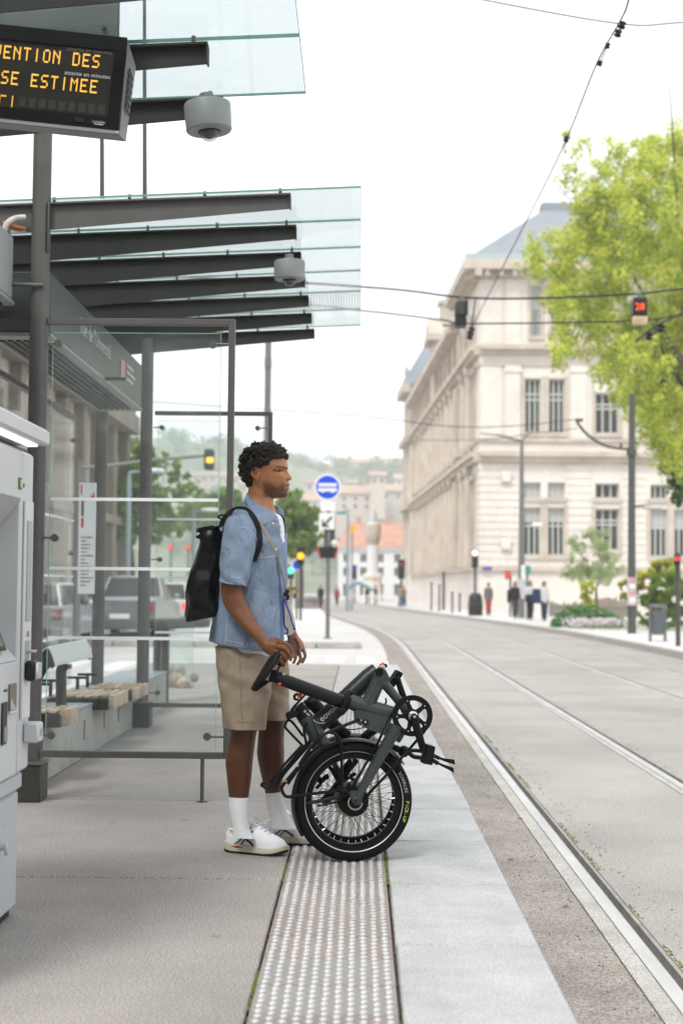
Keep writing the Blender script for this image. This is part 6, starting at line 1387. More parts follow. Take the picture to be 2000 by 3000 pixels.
sv = dense([(686, 1512, 722, 1504, .03, -.150), (668, 1518, 742, 1520, .050, -.168), (655, 1552, 750, 1556, .068, -.188), (648, 1600, 748, 1604, .076, -.203), (646, 1650, 738, 1656, .077, -.212), (646, 1690, 728, 1700, .076, -.216), (647, 1706, 723, 1718, .076, -.217)], 60, 64, 2.3, lambda i, th, p: wr(p, th, i, .0035, 4.)+.003*math.sin(i*26+th*3)*i); svo = sv.build('sleeve', m_shirt, man, ang=2.); set_st(svo, sv.st); solid(svo, .0025)
sv = dense([(700, 1510, 790, 1515, .04, .15), (705, 1560, 800, 1560, .07, .19), (712, 1640, 800, 1640, .075, .205), (722, 1700, 808, 1700, .074, .205)], 30, 40, 2.2, lambda i, th, p: wr(p, th, i, .003, 2.)); svo2 = sv.build('sleeve', m_shirt, man, ang=2.); set_st(svo2, sv.st); solid(svo2, .0025)
bvh = BVHTree.FromPolygons([Vector(v) for v in sb.v]+[Vector(v) for v in dense(shs, 8, 40, 2.35).v], sb.f)
svb = dense([(686, 1512, 722, 1504, .03, -.150), (668, 1518, 742, 1520, .050, -.168), (655, 1552, 750, 1556, .068, -.188), (648, 1600, 748, 1604, .076, -.203), (646, 1650, 738, 1656, .077, -.212), (646, 1690, 728, 1700, .076, -.216), (647, 1706, 723, 1718, .076, -.217)], 60, 64, 2.3, lambda i, th, p: wr(p, th, i, .0035, 4.)+.003*math.sin(i*26+th*3)*i)
both = BVHTree.FromPolygons([Vector(v) for v in sb.v]+[Vector(v) for v in svb.v], sb.f+[tuple(i+len(sb.v) for i in f) for f in svb.f])
def on(z, off=.004, tree_=None, fb=-.15):       # crop-M1 pixel dropped on the shirt
    d_ = ray(*M1(*z)).normalized(); h = (tree_ or both).ray_cast(CAM, d_); return (h[0]-d_*off) if h[0] is not None else MM(*M1(*z), fb)
def ribbon(zs, w, th, m, name, parent, off=.005, k=5, tree_=None, fb=-.15):
    P_ = smooth_path([on(z, off, tree_, fb) for z in zs], k); rs = []
    for i in range(len(P_)):
        t_ = (P_[min(i+1, len(P_)-1)]-P_[max(i-1, 0)]).normalized(); vd = (P_[i]-CAM).normalized(); s_ = t_.cross(vd).normalized(); rs.append([P_[i]-s_*w/2-vd*th, P_[i]+s_*w/2-vd*th, P_[i]+s_*w/2+vd*th, P_[i]-s_*w/2+vd*th])
    return MB().rings(rs).build(name, m, parent, ang=.5)
for zs, nm in (([(388, 1340), (480, 1342), (570, 1348), (645, 1356)], 'cuff_seam'), ([(722, 1150), (780, 1155), (840, 1150), (905, 1140)], 'yoke_seam'), ([(545, 880), (590, 865), (650, 885), (705, 940), (735, 1000)], 'sleeve_seam'), ([(420, 1940), (560, 1975), (700, 1990), (790, 1990)], 'hem_seam'), ([(445, 1700), (435, 1850), (425, 1990)], 'side_seam')):
    ribbon(zs, .0022, .0006, m_seam, nm, sh_, .0015)
ribbon([(905, 1150), (925, 1300), (940, 1450), (952, 1600), (955, 1760), (955, 1950)], .020, .0012, m_shirt, 'placket', sh_, .002)
for z in ((880, 830), (912, 1075), (932, 1302), (955, 1552), (958, 1795)): q_ = on(z, .004); MB().lathe([(.0058, 0), (.0058, .0018), (.004, .0026)], q_, (CAM-q_), 14).build('button', mat('button_white', (.66, .63, .57), .35), sh_)
# collar leaves
def sheet(rows, m, name, parent, th=.003):
    mb = MB(); n = len(rows[0]); 
    for r_ in rows: mb.v += [tuple(p) for p in r_]
    mb.f = [(i*n+j, i*n+j+1, (i+1)*n+j+1, (i+1)*n+j) for i in range(len(rows)-1) for j in range(n-1)]
    o = mb.build(name, m, parent, ang=2.); set_st(o, [(j*.022+i*.004, 0) for i in range(len(rows)) for j in range(n)]); solid(o, th, 0.); return o
up_ = [(632, 532), (660, 572), (700, 618), (760, 672), (815, 718), (850, 748)]; dn = [(606, 605), (640, 655), (690, 735), (740, 800), (778, 850), (912, 797)]
sheet([[MM(*M1(*z), -.060-.022*i/5) for i, z in enumerate(up_)], [MM(*M1((a+c_)/2, (b+d_)/2), -.092-.015*i/5) for i, ((a, b), (c_, d_)) in enumerate(zip(up_, dn))], [on(z, .007) for z in dn]], m_shirt, 'collar', sh_)
up_ = [(884, 655), (905, 690), (925, 715)]; dn = [(960, 690), (984, 702), (985, 790)]
sheet([[MM(*M1(*z), .03) for z in up_], [MM(*M1(*z), .06) for z in dn]], m_shirt, 'collar', sh_)
sheet([[MM(*M1(*z), .02) for z in ((905, 705), (925, 850), (942, 1000), (950, 1150))], [MM(*M1(*z), .07) for z in ((984, 720), (992, 850), (998, 1000), (1002, 1180))]], m_shirt, 'front_panel', sh_)
sheet([[MM(*M1(*z), .04) for z in ((985, 995), (985, 1150), (980, 1320))], [MM(*M1(*z), .075) for z in ((1013, 990), (1010, 1150), (1000, 1325))]], m_shirt, 'chest_pocket', sh_, .005)
# shorts
m_short = mat('beige_cotton', (.31, .245, .178), .88, var=.10, vscale=14, bump=1., bscale=15)
sf = lambda sd: (lambda i, th, p: wr(p, th, i, .0042, sd)+.005*math.sin(th*4+sd)*max(0, i-.4)+.004*math.sin(i*22+th*3+sd)*math.exp(-((i-.45)/.25)**2))
k1 = dense([(630, 1893, 800, 1905, .098, -.072), (633, 1930, 803, 1942, .106, -.080), (637, 1975, 800, 1985, .112, -.088), (642, 2020, 793, 2026, .112, -.095), (647, 2075, 785, 2080, .110, -.10), (653, 2130, 777, 2136, .108, -.102)], 60, 64, 2.3, sf(0.)); so = k1.build('shorts', m_short, man, ang=2.); solid(so, .003)
k2 = dense([(680, 1900, 842, 1922, .098, .072), (690, 1935, 846, 1955, .106, .080), (705, 1985, 846, 1995, .11, .088), (728, 2030, 845, 2035, .108, .092), (748, 2070, 845, 2072, .104, .095), (758, 2104, 846, 2108, .102, .096)], 50, 64, 2.3, sf(2.)); so2 = k2.build('shorts_leg', m_short, so, ang=2.); solid(so2, .003)
bsh = BVHTree.FromPolygons([Vector(v) for v in k1.v], k1.f); m_st2 = mat('beige_stitch', (.27, .21, .15), .9)
def on2(z, off): d_ = ray(*M2(*z)).normalized(); h = bsh.ray_cast(CAM, d_); return (h[0]-d_*off) if h[0] is not None else MM(*M2(*z), -.19)
for zs in ([(258, 905), (400, 912), (560, 920), (676, 922)], [(425, 240), (430, 450), (440, 700), (450, 960)], [(305, 225), (300, 350), (262, 395), (205, 385)], [(520, 240), (500, 300), (480, 330)]):
    P_ = smooth_path([on2(z, .0012) for z in zs], 5); MB().tube(P_, .0011, 5).build('seam', m_st2, so)
# socks and running shoes
m_sock = mat('white_sock', (.78, .78, .80), .9, bump=.2, bscale=200)
rib = lambda i, th, p: .0012*math.sin(th*26)+.0007*math.sin(i*40+th*2)*max(0., i-.5)
dense([(670, 2333, 730, 2335, .041, -.10), (673, 2365, 730, 2367, .040, -.10), (679, 2400, 729, 2402, .037, -.10), (683, 2425, 732, 2432, .037, -.10), (682, 2450, 745, 2456, .037, -.10)], 40, 110, 2., rib).build('sock', m_sock, man, ang=2.)
dense([(776, 2322, 826, 2318, .041, .10), (781, 2350, 831, 2346, .040, .10), (788, 2380, 840, 2376, .037, .10), (791, 2402, 852, 2402, .037, .10), (790, 2425, 866, 2428, .037, .10)], 40, 110, 2., rib).build('sock', m_sock, man, ang=2.)
m_sw = mat('shoe_white', (.80, .80, .82), .55, var=.05, vscale=30, bump=.25, bscale=500); m_cr = mat('midsole_cream', (.56, .50, .40), .6); m_so = mat('outsole_black', (.015, .015, .016), .7); m_stp = mat('shoe_stripe', (.05, .052, .055), .35, .4); m_lace = mat('lace_white', (.62, .62, .72), .8); m_rd = mat('shoe_red', (.30, .05, .03), .5)
def shoe(heel, ang, name_lab):
    hl = Vector(heel); f = Vector((math.cos(ang), -math.sin(ang), 0)); s = Vector((math.sin(ang), math.cos(ang), 0)); P = lambda x, y, z: hl+f*x+s*y+Vector((0, 0, z))
    X = [0, .012, .035, .08, .12, .16, .20, .235, .262, .280, .287]; Wd = [.012, .026, .033, .034, .037, .043, .0465, .0455, .037, .022, .006]; spring = lambda x: .018*max(0, (x-.20)/.087)**1.8+.006*max(0, (.03-x)/.03)
    hb_ = np.interp(X, [0, .1, .2, .287], [.042, .039, .033, .027]); ht = np.interp(X, [0, .02, .05, .085, .11, .135, .16, .20, .24, .27, .287], [.086, .106, .104, .102, .134, .138, .122, .098, .078, .060, .036])
    up = MB(); rs = []
    for i, x in enumerate(X):
        w, zb, zt = Wd[i], hb_[i]-.004+spring(x), ht[i]+spring(x)*.6; rg_ = []
        for k in range(20):
            a = math.pi*k/19; rg_.append(P(x, -w*math.cos(a)*(1 if abs(math.cos(a)) > .5 else 1), zb+(zt-zb)*max(0., math.sin(a))**.75))
        rs.append(rg_)
    up.rings(rs); uo = up.build('shoe', m_sw, man, label=name_lab, ang=1.2)
    for nm, mt, z0, z1, ex_ in (('midsole', m_cr, .010, None, .005), ('outsole', m_so, -.001, .0105, .003)):
        rs = []
        for i, x in enumerate(X):
            x2 = x+(-.006 if i == 0 else .006 if i == len(X)-1 else 0); w = Wd[i]+ex_; zb = z0+spring(x)*(1.0 if nm == 'midsole' else .9); zt = (hb_[i] if z1 is None else z1)+spring(x); rs.append([P(x2, -w, zb), P(x2, -w-.002, (zb+zt)/2), P(x2, -w+.002, zt), P(x2, w-.002, zt), P(x2, w+.002, (zb+zt)/2), P(x2, w, zb)])
        MB().rings(rs).build(nm, mt, uo, ang=.8)
    sp_ = lambda x, h_: P(x, -np.interp(x, X, Wd)-.0018-.004*(1-h_)*0, np.interp(x, X, hb_)+(np.interp(x, X, ht)-np.interp(x, X, hb_))*h_)
    def side(x, h_, o=.0015): w = np.interp(x, X, Wd); zb = np.interp(x, X, hb_)-.004+spring(x); zt = np.interp(x, X, ht); a = math.asin(min(1, h_**(1/.75))); return P(x, -(w*math.cos(a)+o), zb+(zt-zb)*h_+o*.3)
    for pts in ([(.050, .80), (.085, .55), (.125, .20), (.145, .06)], [(.062, .72), (.10, .45), (.150, .10)], [(.055, .10), (.085, .40), (.118, .72), (.128, .85)], [(.085, .08), (.11, .38), (.140, .74)]):
        P_ = smooth_path([side(*q_) for q_ in pts], 5); MB().tube(P_, .0052, 6, flat=.5).build('stripe', m_stp, uo)
    MB().tube(smooth_path([side(x, .10, .004)-Vector((0, 0, .014)) for x in (.04, .055, .075, .095)], 3), [.003]*3+[.0055]*4+[.003]*3, 6).build('red_insert', m_rd, uo)
    tg = MB(); tg.rings([[P(.105+.028*t_, -.022, .122+.030*(1-t_)), P(.105+.028*t_, .022, .122+.030*(1-t_)), P(.112+.028*t_, .022, .118+.030*(1-t_)), P(.112+.028*t_, -.022, .118+.030*(1-t_))] for t_ in (0, .5, 1)]); tgo = tg.build('tongue', m_sw, uo)
    MB().rings([[P(.1035+.015*t_, -.012, .1525-.013*t_), P(.1035+.015*t_, .010, .1525-.013*t_), P(.103+.015*t_, .010, .1495-.013*t_), P(.103+.015*t_, -.012, .1495-.013*t_)] for t_ in (.15, .65)]).build('tongue_mark', m_stp, tgo)
    for i in range(5):
        x = .135+.019*i; z = np.interp(x, X, ht)+.004; w = .019
        MB().tube(smooth_path([P(x-.004, -w, z-.007), P(x+.002, -w*.4, z+.001), P(x+.006, w*.4, z+.001), P(x, w, z-.006)], 3), .0026, 6).build('lace', m_lace, uo)
    for yy in (-1, 1): MB().tube(smooth_path([P(.128, 0, .142), P(.135, yy*.02, .150), P(.150, yy*.034, .130), P(.145, yy*.02, .126), P(.135, 0, .138)], 4), .002, 6).build('bow', m_lace, uo)
    MB().tube(smooth_path([P(.02, -.027, .105), P(.05, -.033, .101), P(.085, -.032, .102), P(.105, -.024, .128)], 4), .005, 8).tube(smooth_path([P(.02, .027, .105), P(.05, .033, .101), P(.085, .032, .102), P(.105, .024, .128)], 4), .005, 8).build('collar_pad', m_sw, uo)
    return uo
h1 = gnd(664, 2494, 0); shoe((h1.x, h1.y+.005, 0), R(20), None)
h2 = gnd(778, 2469, 0); shoe((h2.x-.012, h2.y, 0), R(7), None)
# ---------------------------------------------------------------- backpack (worn, a thing of its own)
bp = thing('backpack', 'black roll top backpack worn on the back of the man', 'backpack', tuple(MM(600, 1821)))
m_bpk = mat('coated_black', (.006, .0065, .007), .24, bump=.55, bscale=11, spec=.26)
bf = lambda i, th, p: .007*math.sin(th*3+i*9)*math.sin(i*8)+.004*math.sin(th*7-i*16)+.003*math.sin(p.z*60+p.x*30)
bk = dense([(579, 1553, 640, 1540, .135), (592, 1570, 650, 1556, .14), (588, 1600, 655, 1585, .145), (572, 1650, 655, 1640, .15), (557, 1693, 655, 1690, .155), (549, 1722, 656, 1740, .158), (549, 1780, 657, 1780, .155), (549, 1818, 645, 1802, .15), (556, 1822, 640, 1805, .13)], 60, 60, 4.0, bf); capped(bk, 60)
bo_ = bk.build('bag', m_bpk, bp, ang=.9)
for zs, dy in (([(148, 905), (200, 890), (250, 878), (380, 852)], None),):
    r1 = MB(); r1.rings([[MM(*M1(x, y-w), d_) for d_, w in ((-.14, 8), (.12, 8))]+[MM(*M1(x+4, y+w*1.6), d_) for d_, w in ((.12, 8), (-.14, 8))] for x, y in zs]); r1.build('roll_top', m_bpk, bp)
MB().rings([[MM(*M1(x, y-a_), -.13), MM(*M1(x, y-a_), -.09), MM(*M1(x, y+a_), -.09), MM(*M1(x, y+a_), -.13)] for x, y, a_ in ((140, 958, 5), (180, 955, 26), (228, 950, 26))]).build('side_tab', m_bpk, bp)
m_web = mat('black_webbing', (.012, .012, .013), .75, bump=.3, bscale=300)
ribbon([(385, 855), (405, 800), (450, 742), (510, 700), (570, 688), (625, 698), (680, 745), (722, 820), (748, 910), (755, 990), (745, 1070), (720, 1130), (698, 1190)], .0225, .0022, m_web, 'strap', bp, .006)
MB().tube(smooth_path([MM(*M1(*z), -.10) for z in ((415, 800), (380, 785), (355, 765), (380, 752), (410, 748), (425, 775))], 4), .0045, 6).build('top_handle', m_web, bp)
# ---------------------------------------------------------------- small cross-body pouch
cb = thing('crossbody_pouch', 'small cream pouch with blue piping on a beige strap', 'pouch', tuple(MM(*M1(1030, 1900), -.08)))
ribbon([(600, 672), (640, 690), (690, 740), (760, 830), (800, 890), (860, 1000), (905, 1110), (940, 1220), (970, 1330), (1000, 1470)], .0105, .0014, mat('beige_webbing', (.46, .37, .25), .85), 'strap', cb, .0035, fb=-.05)
m_cream = mat('pouch_cream', (.52, .50, .40), .8, bump=.4, bscale=50, var=.1, vscale=20); m_blue = mat('piping_blue', (.03, .035, .36), .6)
MB().prism([MM(*M1(*z), -.085) for z in ((1000, 1540), (1032, 1570), (1060, 1660), (1082, 1760), (1096, 1835), (1078, 1875), (1040, 1905), (1005, 1890), (990, 1760), (985, 1620))], (0, .055, 0)).build('pouch', m_cream, cb, ang=.5)
MB().prism([MM(*M1(*z), -.095) for z in ((980, 1540), (1000, 1590), (1012, 1690), (1022, 1800), (1015, 1868), (982, 1880), (976, 1700))], (0, .02, 0)).build('flap', m_cream, cb, ang=.5)
for zs in ([(978, 1530), (1003, 1590), (1040, 1690), (1062, 1780), (1092, 1842), (1070, 1835)], [(976, 1560), (985, 1700), (990, 1800), (1022, 1850), (1012, 1882), (984, 1884)]): MB().tube(smooth_path([MM(*M1(*z), -.10) for z in zs], 4), .0036, 6).build('piping', m_blue, cb)
MB().box(MM(*M1(1012, 1490), -.09), (.020, .02, .030), Matrix.Rotation(R(20), 3, 'Y'), .003).build('buckle', m_black, cb); MB().box(MM(*M1(1022, 1535), -.09), (.016, .02, .024), Matrix.Rotation(R(12), 3, 'Y'), .003).build('buckle', m_black, cb)
MB().box(MM(*M1(990, 1510), -.085), (.014, .012, .022), Matrix.Rotation(R(-10), 3, 'Y'), .004).build('orange_pull', mat('orange_cord', (.70, .20, .06), .6), cb); MB().box(MM(*M1(1012, 1470), -.092), (.014, .004, .012), None, .001).build('buckle_plate', m_sil, cb)
# ================================================================== STREET FURNITURE, WIRES, CARS, WALKERS
m_pole = mat('pole_grey', (.17, .17, .165), .5, .2, var=.1, vscale=2); m_poled = mat('pole_dark', (.085, .085, .08), .5, .2, var=.15, vscale=2); m_sig = mat('signal_black', (.016, .017, .017), .45, spec=.3)
m_blue = mat('sign_blue', (.012, .075, .62), .4); m_swhite = mat('sign_white', (.74, .74, .74), .45); m_teal = mat('teal_sign', (.04, .26, .24), .5)
def lamp_mat(name, c, s): return mat(name, tuple(v*.5 for v in c), .4, emit=c, estr=s*.78)
m_am = lamp_mat('amber_lamp', (1., .42, .02), 1.5); m_gr = lamp_mat('green_lamp', (.10, 1., .55), 1.1); m_re = lamp_mat('red_lamp', (1., .04, .03), 1.2); m_wl = lamp_mat('white_lamp', (1., .97, .9), 1.0)
def disc(mb, c, r, th=.02, n=32): return mb.lathe([(r, -th/2), (r, th/2)], c, (0, -1, 0), n)
# bus lane sign on the island
Ys_ = 38.2; base = Dg(752, 1467, -.15); Ys_ = base.y
t = thing('bus_lane_sign', 'round blue bus lane sign over a white arrow plate on the island', 'road sign', tuple(base))
pt = D(752, 1205, Ys_); MB().cyl(base, (base.x, Ys_, D(752, 1100, Ys_).z), .055, n=14).build('pole', m_pole, t); MB().cyl((base.x, Ys_, base.z), (base.x, Ys_, base.z+.03), .12, n=14).build('base_plate', m_pole, t)
sg = Ys_/3362.; c = D(752, 1119, Ys_-.09); k = MB(); disc(k, c, 31*sg); do = k.build('disc', m_swhite, t, ang=.5); k = MB(); disc(k, c+Vector((0, -.013, 0)), 26.5*sg, .006); k.build('blue_face', m_blue, do, ang=.5)
cb_ = c+Vector((0, -.019, 0))
MB().bx(cb_.x-21*sg, cb_.x+21*sg, cb_.y-.004, cb_.y, cb_.z+2*sg, cb_.z+9*sg, .002).build('bus_roof', m_swhite, do)
k = MB()
for i in range(7): k = MB().bx(cb_.x-21*sg+i*6.1*sg, cb_.x-21*sg+i*6.1*sg+4.6*sg, cb_.y-.004, cb_.y, cb_.z-2.2*sg, cb_.z+1.2*sg); k.build('bus_window', mat('sign_pale_blue', (.35, .45, .72), .5), do, smooth=False)
MB().bx(cb_.x-22*sg, cb_.x+22*sg, cb_.y-.004, cb_.y, cb_.z-10*sg, cb_.z-3*sg, .002).build('bus_body', m_swhite, do)
for x in (-11, 12): k = MB(); disc(k, cb_+Vector((x*sg, -.003, -10.5*sg)), 3*sg, .004, 14); k.build('bus_wheel', m_swhite, do)
a, b = D(735, 1150, Ys_-.09), D(770, 1174, Ys_-.09); MB().bx(a.x, b.x, a.y-.01, a.y+.01, b.z, a.z, .004).build('blank_plate', m_swhite, t)
a, b = D(733, 1178, Ys_-.09), D(768, 1216, Ys_-.09); MB().bx(a.x, b.x, a.y-.01, a.y+.01, b.z, a.z, .004); po = MB().bx(a.x, b.x, a.y-.01, a.y+.01, b.z, a.z, .004).build('arrow_plate', m_swhite, t)
q0, q1 = D(762, 1187, Ys_-.11), D(741, 1208, Ys_-.11); ar = MB().cyl(q0, q1, .024, n=6); ar.tube([q1, q1+(q0-q1)*.5], [.001, .02], 6); ar.cyl(q1, q1+Vector((.16, 0, 0)), .022, n=6); ar.cyl(q1, q1+Vector((0, 0, .16)), .022, n=6); ar.build('arrow', m_black, po)
a, b = D(740, 1180, Ys_+.15), D(769, 1265, Ys_+.15); MB().bx(a.x+.06, b.x, a.y-.08, a.y+.08, b.z, a.z, .02).build('signal_back', mat('signal_grey', (.13, .125, .12), .5), t)
a, b = D(728, 1256, Ys_-.06), D(776, 1282, Ys_-.06); m_ = (a.x+b.x)/2; sb_ = MB(); sb_.prism([(a.x, a.y, a.z), (b.x, a.y, a.z), (b.x-.08, a.y, b.z), (a.x+.08, a.y, b.z)], (0, .22, 0)); so_ = sb_.build('signal_box', m_sig, t, smooth=False)
for x, s in ((a.x, 1), (b.x, -1)): MB().prism([(x-s*.012, a.y-.005, a.z), (x+s*.05, a.y-.005, a.z), (x+s*.10, a.y-.005, b.z), (x+s*.07, a.y-.005, b.z)], (0, .2, 0)).build('red_side', mat('red_side', (.42, .03, .04), .5), so_, smooth=False)
MB().ball(D(768, 1249, Ys_-.1), 9*sg, 12, 8).build('mirror', mat('mirror_pale', (.60, .57, .50), .3), t)
# traffic signals
def signal(name, label, u, vt, vb, vbase, Y, lamps, wpx=16, polew=6, group='traffic signals', base_z=-.15, head_dx=0):
    s = Y/3362.; g = D(u, vbase, Y); t = thing(name, label, 'traffic light', (g.x, Y, base_z), group)
    top = D(u, vt, Y).z; MB().cyl((g.x, Y, base_z), (g.x, Y, D(u, vt+6, Y).z), polew*s/2, n=10).build('pole', m_poled, t)
    a, b = D(u-wpx/2+head_dx, vt, Y-.15), D(u+wpx/2+head_dx, vb, Y-.15); h = MB().bx(a.x, b.x, Y-.28, Y-.08, b.z, a.z, .04).build('head', m_sig, t)
    for (v, m, r) in lamps:
        c = D(u+head_dx, v, Y-.29); MB().lathe([(r*s, 0), (r*s*.95, .05), (r*s*.5, .08)], c, (0, -1, 0), 18).build('lamp', m, h)
        k = MB(); n = 9; k.rings([[c+Vector((math.cos(math.pi*i/n)*r*s*q_, d_, math.sin(math.pi*i/n)*r*s*q_)) for q_, d_ in ((1.12, .0), (1.12, -.18), (1.18, -.18), (1.18, 0))] for i in range(n+1)]); k.build('visor', m_sig, h)
    return t
signal('traffic_light', 'amber lit traffic light beside a blue disc right of the shirt', 690, 1256, 1300, 1408, 60, [(1277, m_am, 8), (1292, m_sig, 6)])
b_ = thing('direction_sign', 'small blue disc with white edge beside the amber light', 'road sign', tuple(D(682, 1400, 60.4)), None); k = MB(); disc(k, D(682, 1297, 60.4), 14*60/3362., .03); k.build('disc', m_swhite, b_); k = MB(); disc(k, D(683, 1297, 60.38), 11*60/3362., .03); k.build('blue_face', m_blue, b_); q = D(682, 1297, 60.45); MB().cyl((q.x, 60.45, -.15), (q.x, 60.45, q.z), .04, n=8).build('pole', m_poled, b_)
signal('traffic_light', 'green lit traffic light low at the edge of the shirt', 667, 1298, 1330, 1405, 75, [(1310, m_gr, 8)])
signal('tram_signal', 'black tram signal with white lamp by the university corner', 1090, 1262, 1305, 1412, 75, [(1270, m_wl, 7)], wpx=14, polew=6)
q = D(1090, 1385, 75); t = thing('signal_cabinet', 'dark rounded cabinet at the foot of the white lamp signal', 'cabinet', (q.x, 74.7, -.15)); MB().lathe([(.36, 0), (.38, .5), (.34, .95), (.22, 1.15)], (q.x, 74.6, -.15), n=16).build('shell', m_sig, t); MB().lathe([(.39, .6), (.39, .64)], (q.x, 74.6, -.15), n=16).build('band', m_poled, t)
signal('traffic_light', 'red lit pedestrian light on a slim pole near the walkers', 1171, 1312, 1330, 1412, 72, [(1321, m_re, 6)], wpx=12, polew=5, head_dx=-7)
signal('traffic_light', 'dark traffic light head with a red side on the pole at the right edge', 1556, 1270, 1300, 1484, 35.5, [(1283, m_re, 5)], wpx=13, polew=11, head_dx=-3)
signal('traffic_light', 'slim dark signal post left of the stone monument', 814, 1298, 1330, 1395, 130, [(1306, m_blue, 5)], wpx=10, polew=4)
signal('traffic_light', 'dark signal post just left of the university end pavilion', 921, 1285, 1330, 1395, 110, [(1296, m_red, 4)], wpx=16, polew=6)
# amber light hanging on an arm seen through the glass
Ya = 31.; t = thing('arm_signal', 'amber light hung on a long arm seen through the glass', 'traffic light', tuple(Dg(175, 1480, -.3)), 'traffic signals'); q = D(175, 1480, Ya)
a, b = D(471, 1033, Ya), D(493, 1081, Ya); h = MB().bx(a.x, b.x, Ya-.22, Ya, b.z, a.z, .03).build('head', m_sig, t)
for v, m in ((1043, m_sig), (1057, m_am), (1071, m_sig)):
    c = D(482, v, Ya-.23); MB().lathe([(.085, 0), (.08, .03), (.03, .05)], c, (0, -1, 0), 18).build('lamp', m, h)
MB().tube(smooth_path([D(175, 1075, Ya), D(245, 1070, Ya), D(360, 1056, Ya), D(475, 1046, Ya)], 4), .035, 8).build('arm', m_pole, t); MB().cyl((q.x, Ya, -.3), (q.x, Ya, D(175, 1060, Ya).z), .08, n=12).build('pole', m_pole, t)
for (lab, u, v0, Yl, ax_) in (('slim lamp post with pale head before the street tree behind glass', 292, 1085, 45, 60), ('farther lamp post with pale head seen behind the white film lines', 442, 1175, 60, 40)):
    g = D(u, 1430, Yl); t = thing('street_lamp', lab, 'street lamp', (g.x, Yl, -.3), 'street lamps'); z = D(u, v0, Yl).z; MB().tube([(g.x, Yl, -.3), (g.x, Yl, z-.4), (g.x, Yl, z)], [.09, .07, .05], 10).build('pole', mat('pole_bluegrey', (.27, .33, .36), .5), t)
    e_ = D(u+ax_, v0-4, Yl); MB().tube([(g.x, Yl, z), e_], [.04, .03], 8).build('arm', mat('pole_bluegrey', (.27, .33, .36), .5), t); MB().box(e_, (.7, .3, .14), None, .05).build('lamp_head', m_swhite, t)
# tall mast behind the far windscreen
Ym = 38.6; g = Dg(617, 1467, -.15); t = thing('grey_mast', 'plain grey mast rising above the far windscreen behind the man', 'mast', (D(615, 1000, g.y).x, g.y, -.15)); x = D(615, 900, g.y).x
MB().cyl((x, g.y, -.15), (x, g.y, D(615, 772, g.y).z), .085, n=14).build('tube', m_pole, t); zc = D(615, 835, g.y).z; MB().cyl((x, g.y, zc-.12), (x, g.y, zc+.12), .10, n=14).build('collar', m_pole, t)
# trolley pole on the right with posters, bracket and lamp
g = Dg(1450, 1455, -.15); Yp = g.y; t = thing('trolley_pole', 'thick dark trolley pole with paper posters round it in front of the university', 'pole', tuple(g))
MB().tube([(g.x, Yp, -.15), (g.x, Yp, D(1450, 1180, Yp).z), (g.x+.02, Yp, D(1454, 905, Yp).z)], [.135, .115, .10], 16).build('tube', m_poled, t)
a, b = D(1450, 1390, Yp), D(1450, 1326, Yp); MB().cyl((g.x, Yp, a.z), (g.x, Yp, b.z), .142, .139, 18).build('poster_wrap', mat('poster_paper', (.58, .52, .53), .7, var=.35, vscale=5), t)
for i in range(4): z = a.z+(b.z-a.z)*(.12+.24*i); MB().bx(g.x-.09, g.x+.08, Yp-.158, Yp-.150, z, z+.13).build('sticker', (m_swhite, mat('sticker_pink', (.55, .25, .27), .6))[i % 2], t, smooth=False)
zc = D(1450, 1040, Yp).z; MB().cyl((g.x, Yp, zc-.10), (g.x, Yp, zc+.10), .16, n=16).build('collar', m_poled, t)
MB().tube(smooth_path([D(1450, 1031, Yp), D(1420, 1030, Yp), D(1385, 1022, Yp), D(1350, 1000, Yp), D(1328, 975, Yp), D(1323, 964, Yp)], 4), .045, 8).build('bracket_arm', m_poled, t)
MB().box(D(1330, 965, Yp), (.22, .1, .10), None, .02).build('clamp', m_poled, t); MB().cyl(D(1425, 1030, Yp), D(1425, 1018, Yp), .04, n=8).build('insulator', m_poled, t)
MB().tube(smooth_path([D(1455, 1164, Yp), D(1480, 1161, Yp), D(1500, 1165, Yp)], 4), .035, 8).build('lamp_arm', m_poled, t); MB().box(D(1497, 1166, Yp), (.62, .25, .10), None, .045).build('lamp_head', mat('lamp_pale', (.5, .5, .5), .4), t)
# two-arm street lamp before the facade
g = Dg(1196, 1415, -.15); Yl = 69.; x = D(1197, 1200, Yl).x; t = thing('street_lamp', 'tall grey two armed street lamp standing before the university facade', 'street lamp', (x, Yl, -.15), 'street lamps')
MB().tube([(x, Yl, -.15), (x, Yl, D(1197, 1250, Yl).z), (x, Yl, D(1197, 1012, Yl).z)], [.17, .14, .08], 14).build('pole', m_pole, t)
MB().tube([D(1197, 1014, Yl), D(1160, 1003, Yl), D(1112, 994, Yl)], [.06, .055, .04], 8).build('arm', m_pole, t); MB().tube([D(1197, 1014, Yl), D(1208, 1000, Yl), D(1226, 986, Yl)], [.06, .05, .03], 8).build('arm', m_pole, t)
MB().box(D(1120, 996, Yl), (.75, .3, .12), Matrix.Rotation(R(8), 3, 'Y'), .05).build('lamp_head', mat('lamp_pale', (.5, .5, .5), .4), t); MB().box(D(1232, 1206, Yl-.3), (.5, .3, .22), None, .08).build('low_lamp', m_swhite, t); MB().tube([D(1198, 1200, Yl), D(1230, 1202, Yl-.3)], .03, 6).build('low_arm', m_pole, t)
a, b = D(1186, 1375, Yl-.2), D(1204, 1330, Yl-.2); MB().bx(a.x, b.x, Yl-.24, Yl-.2, a.z, b.z).build('paper_notice', mat('poster_paper2', (.52, .50, .54), .7, var=.3, vscale=5), t, smooth=False)
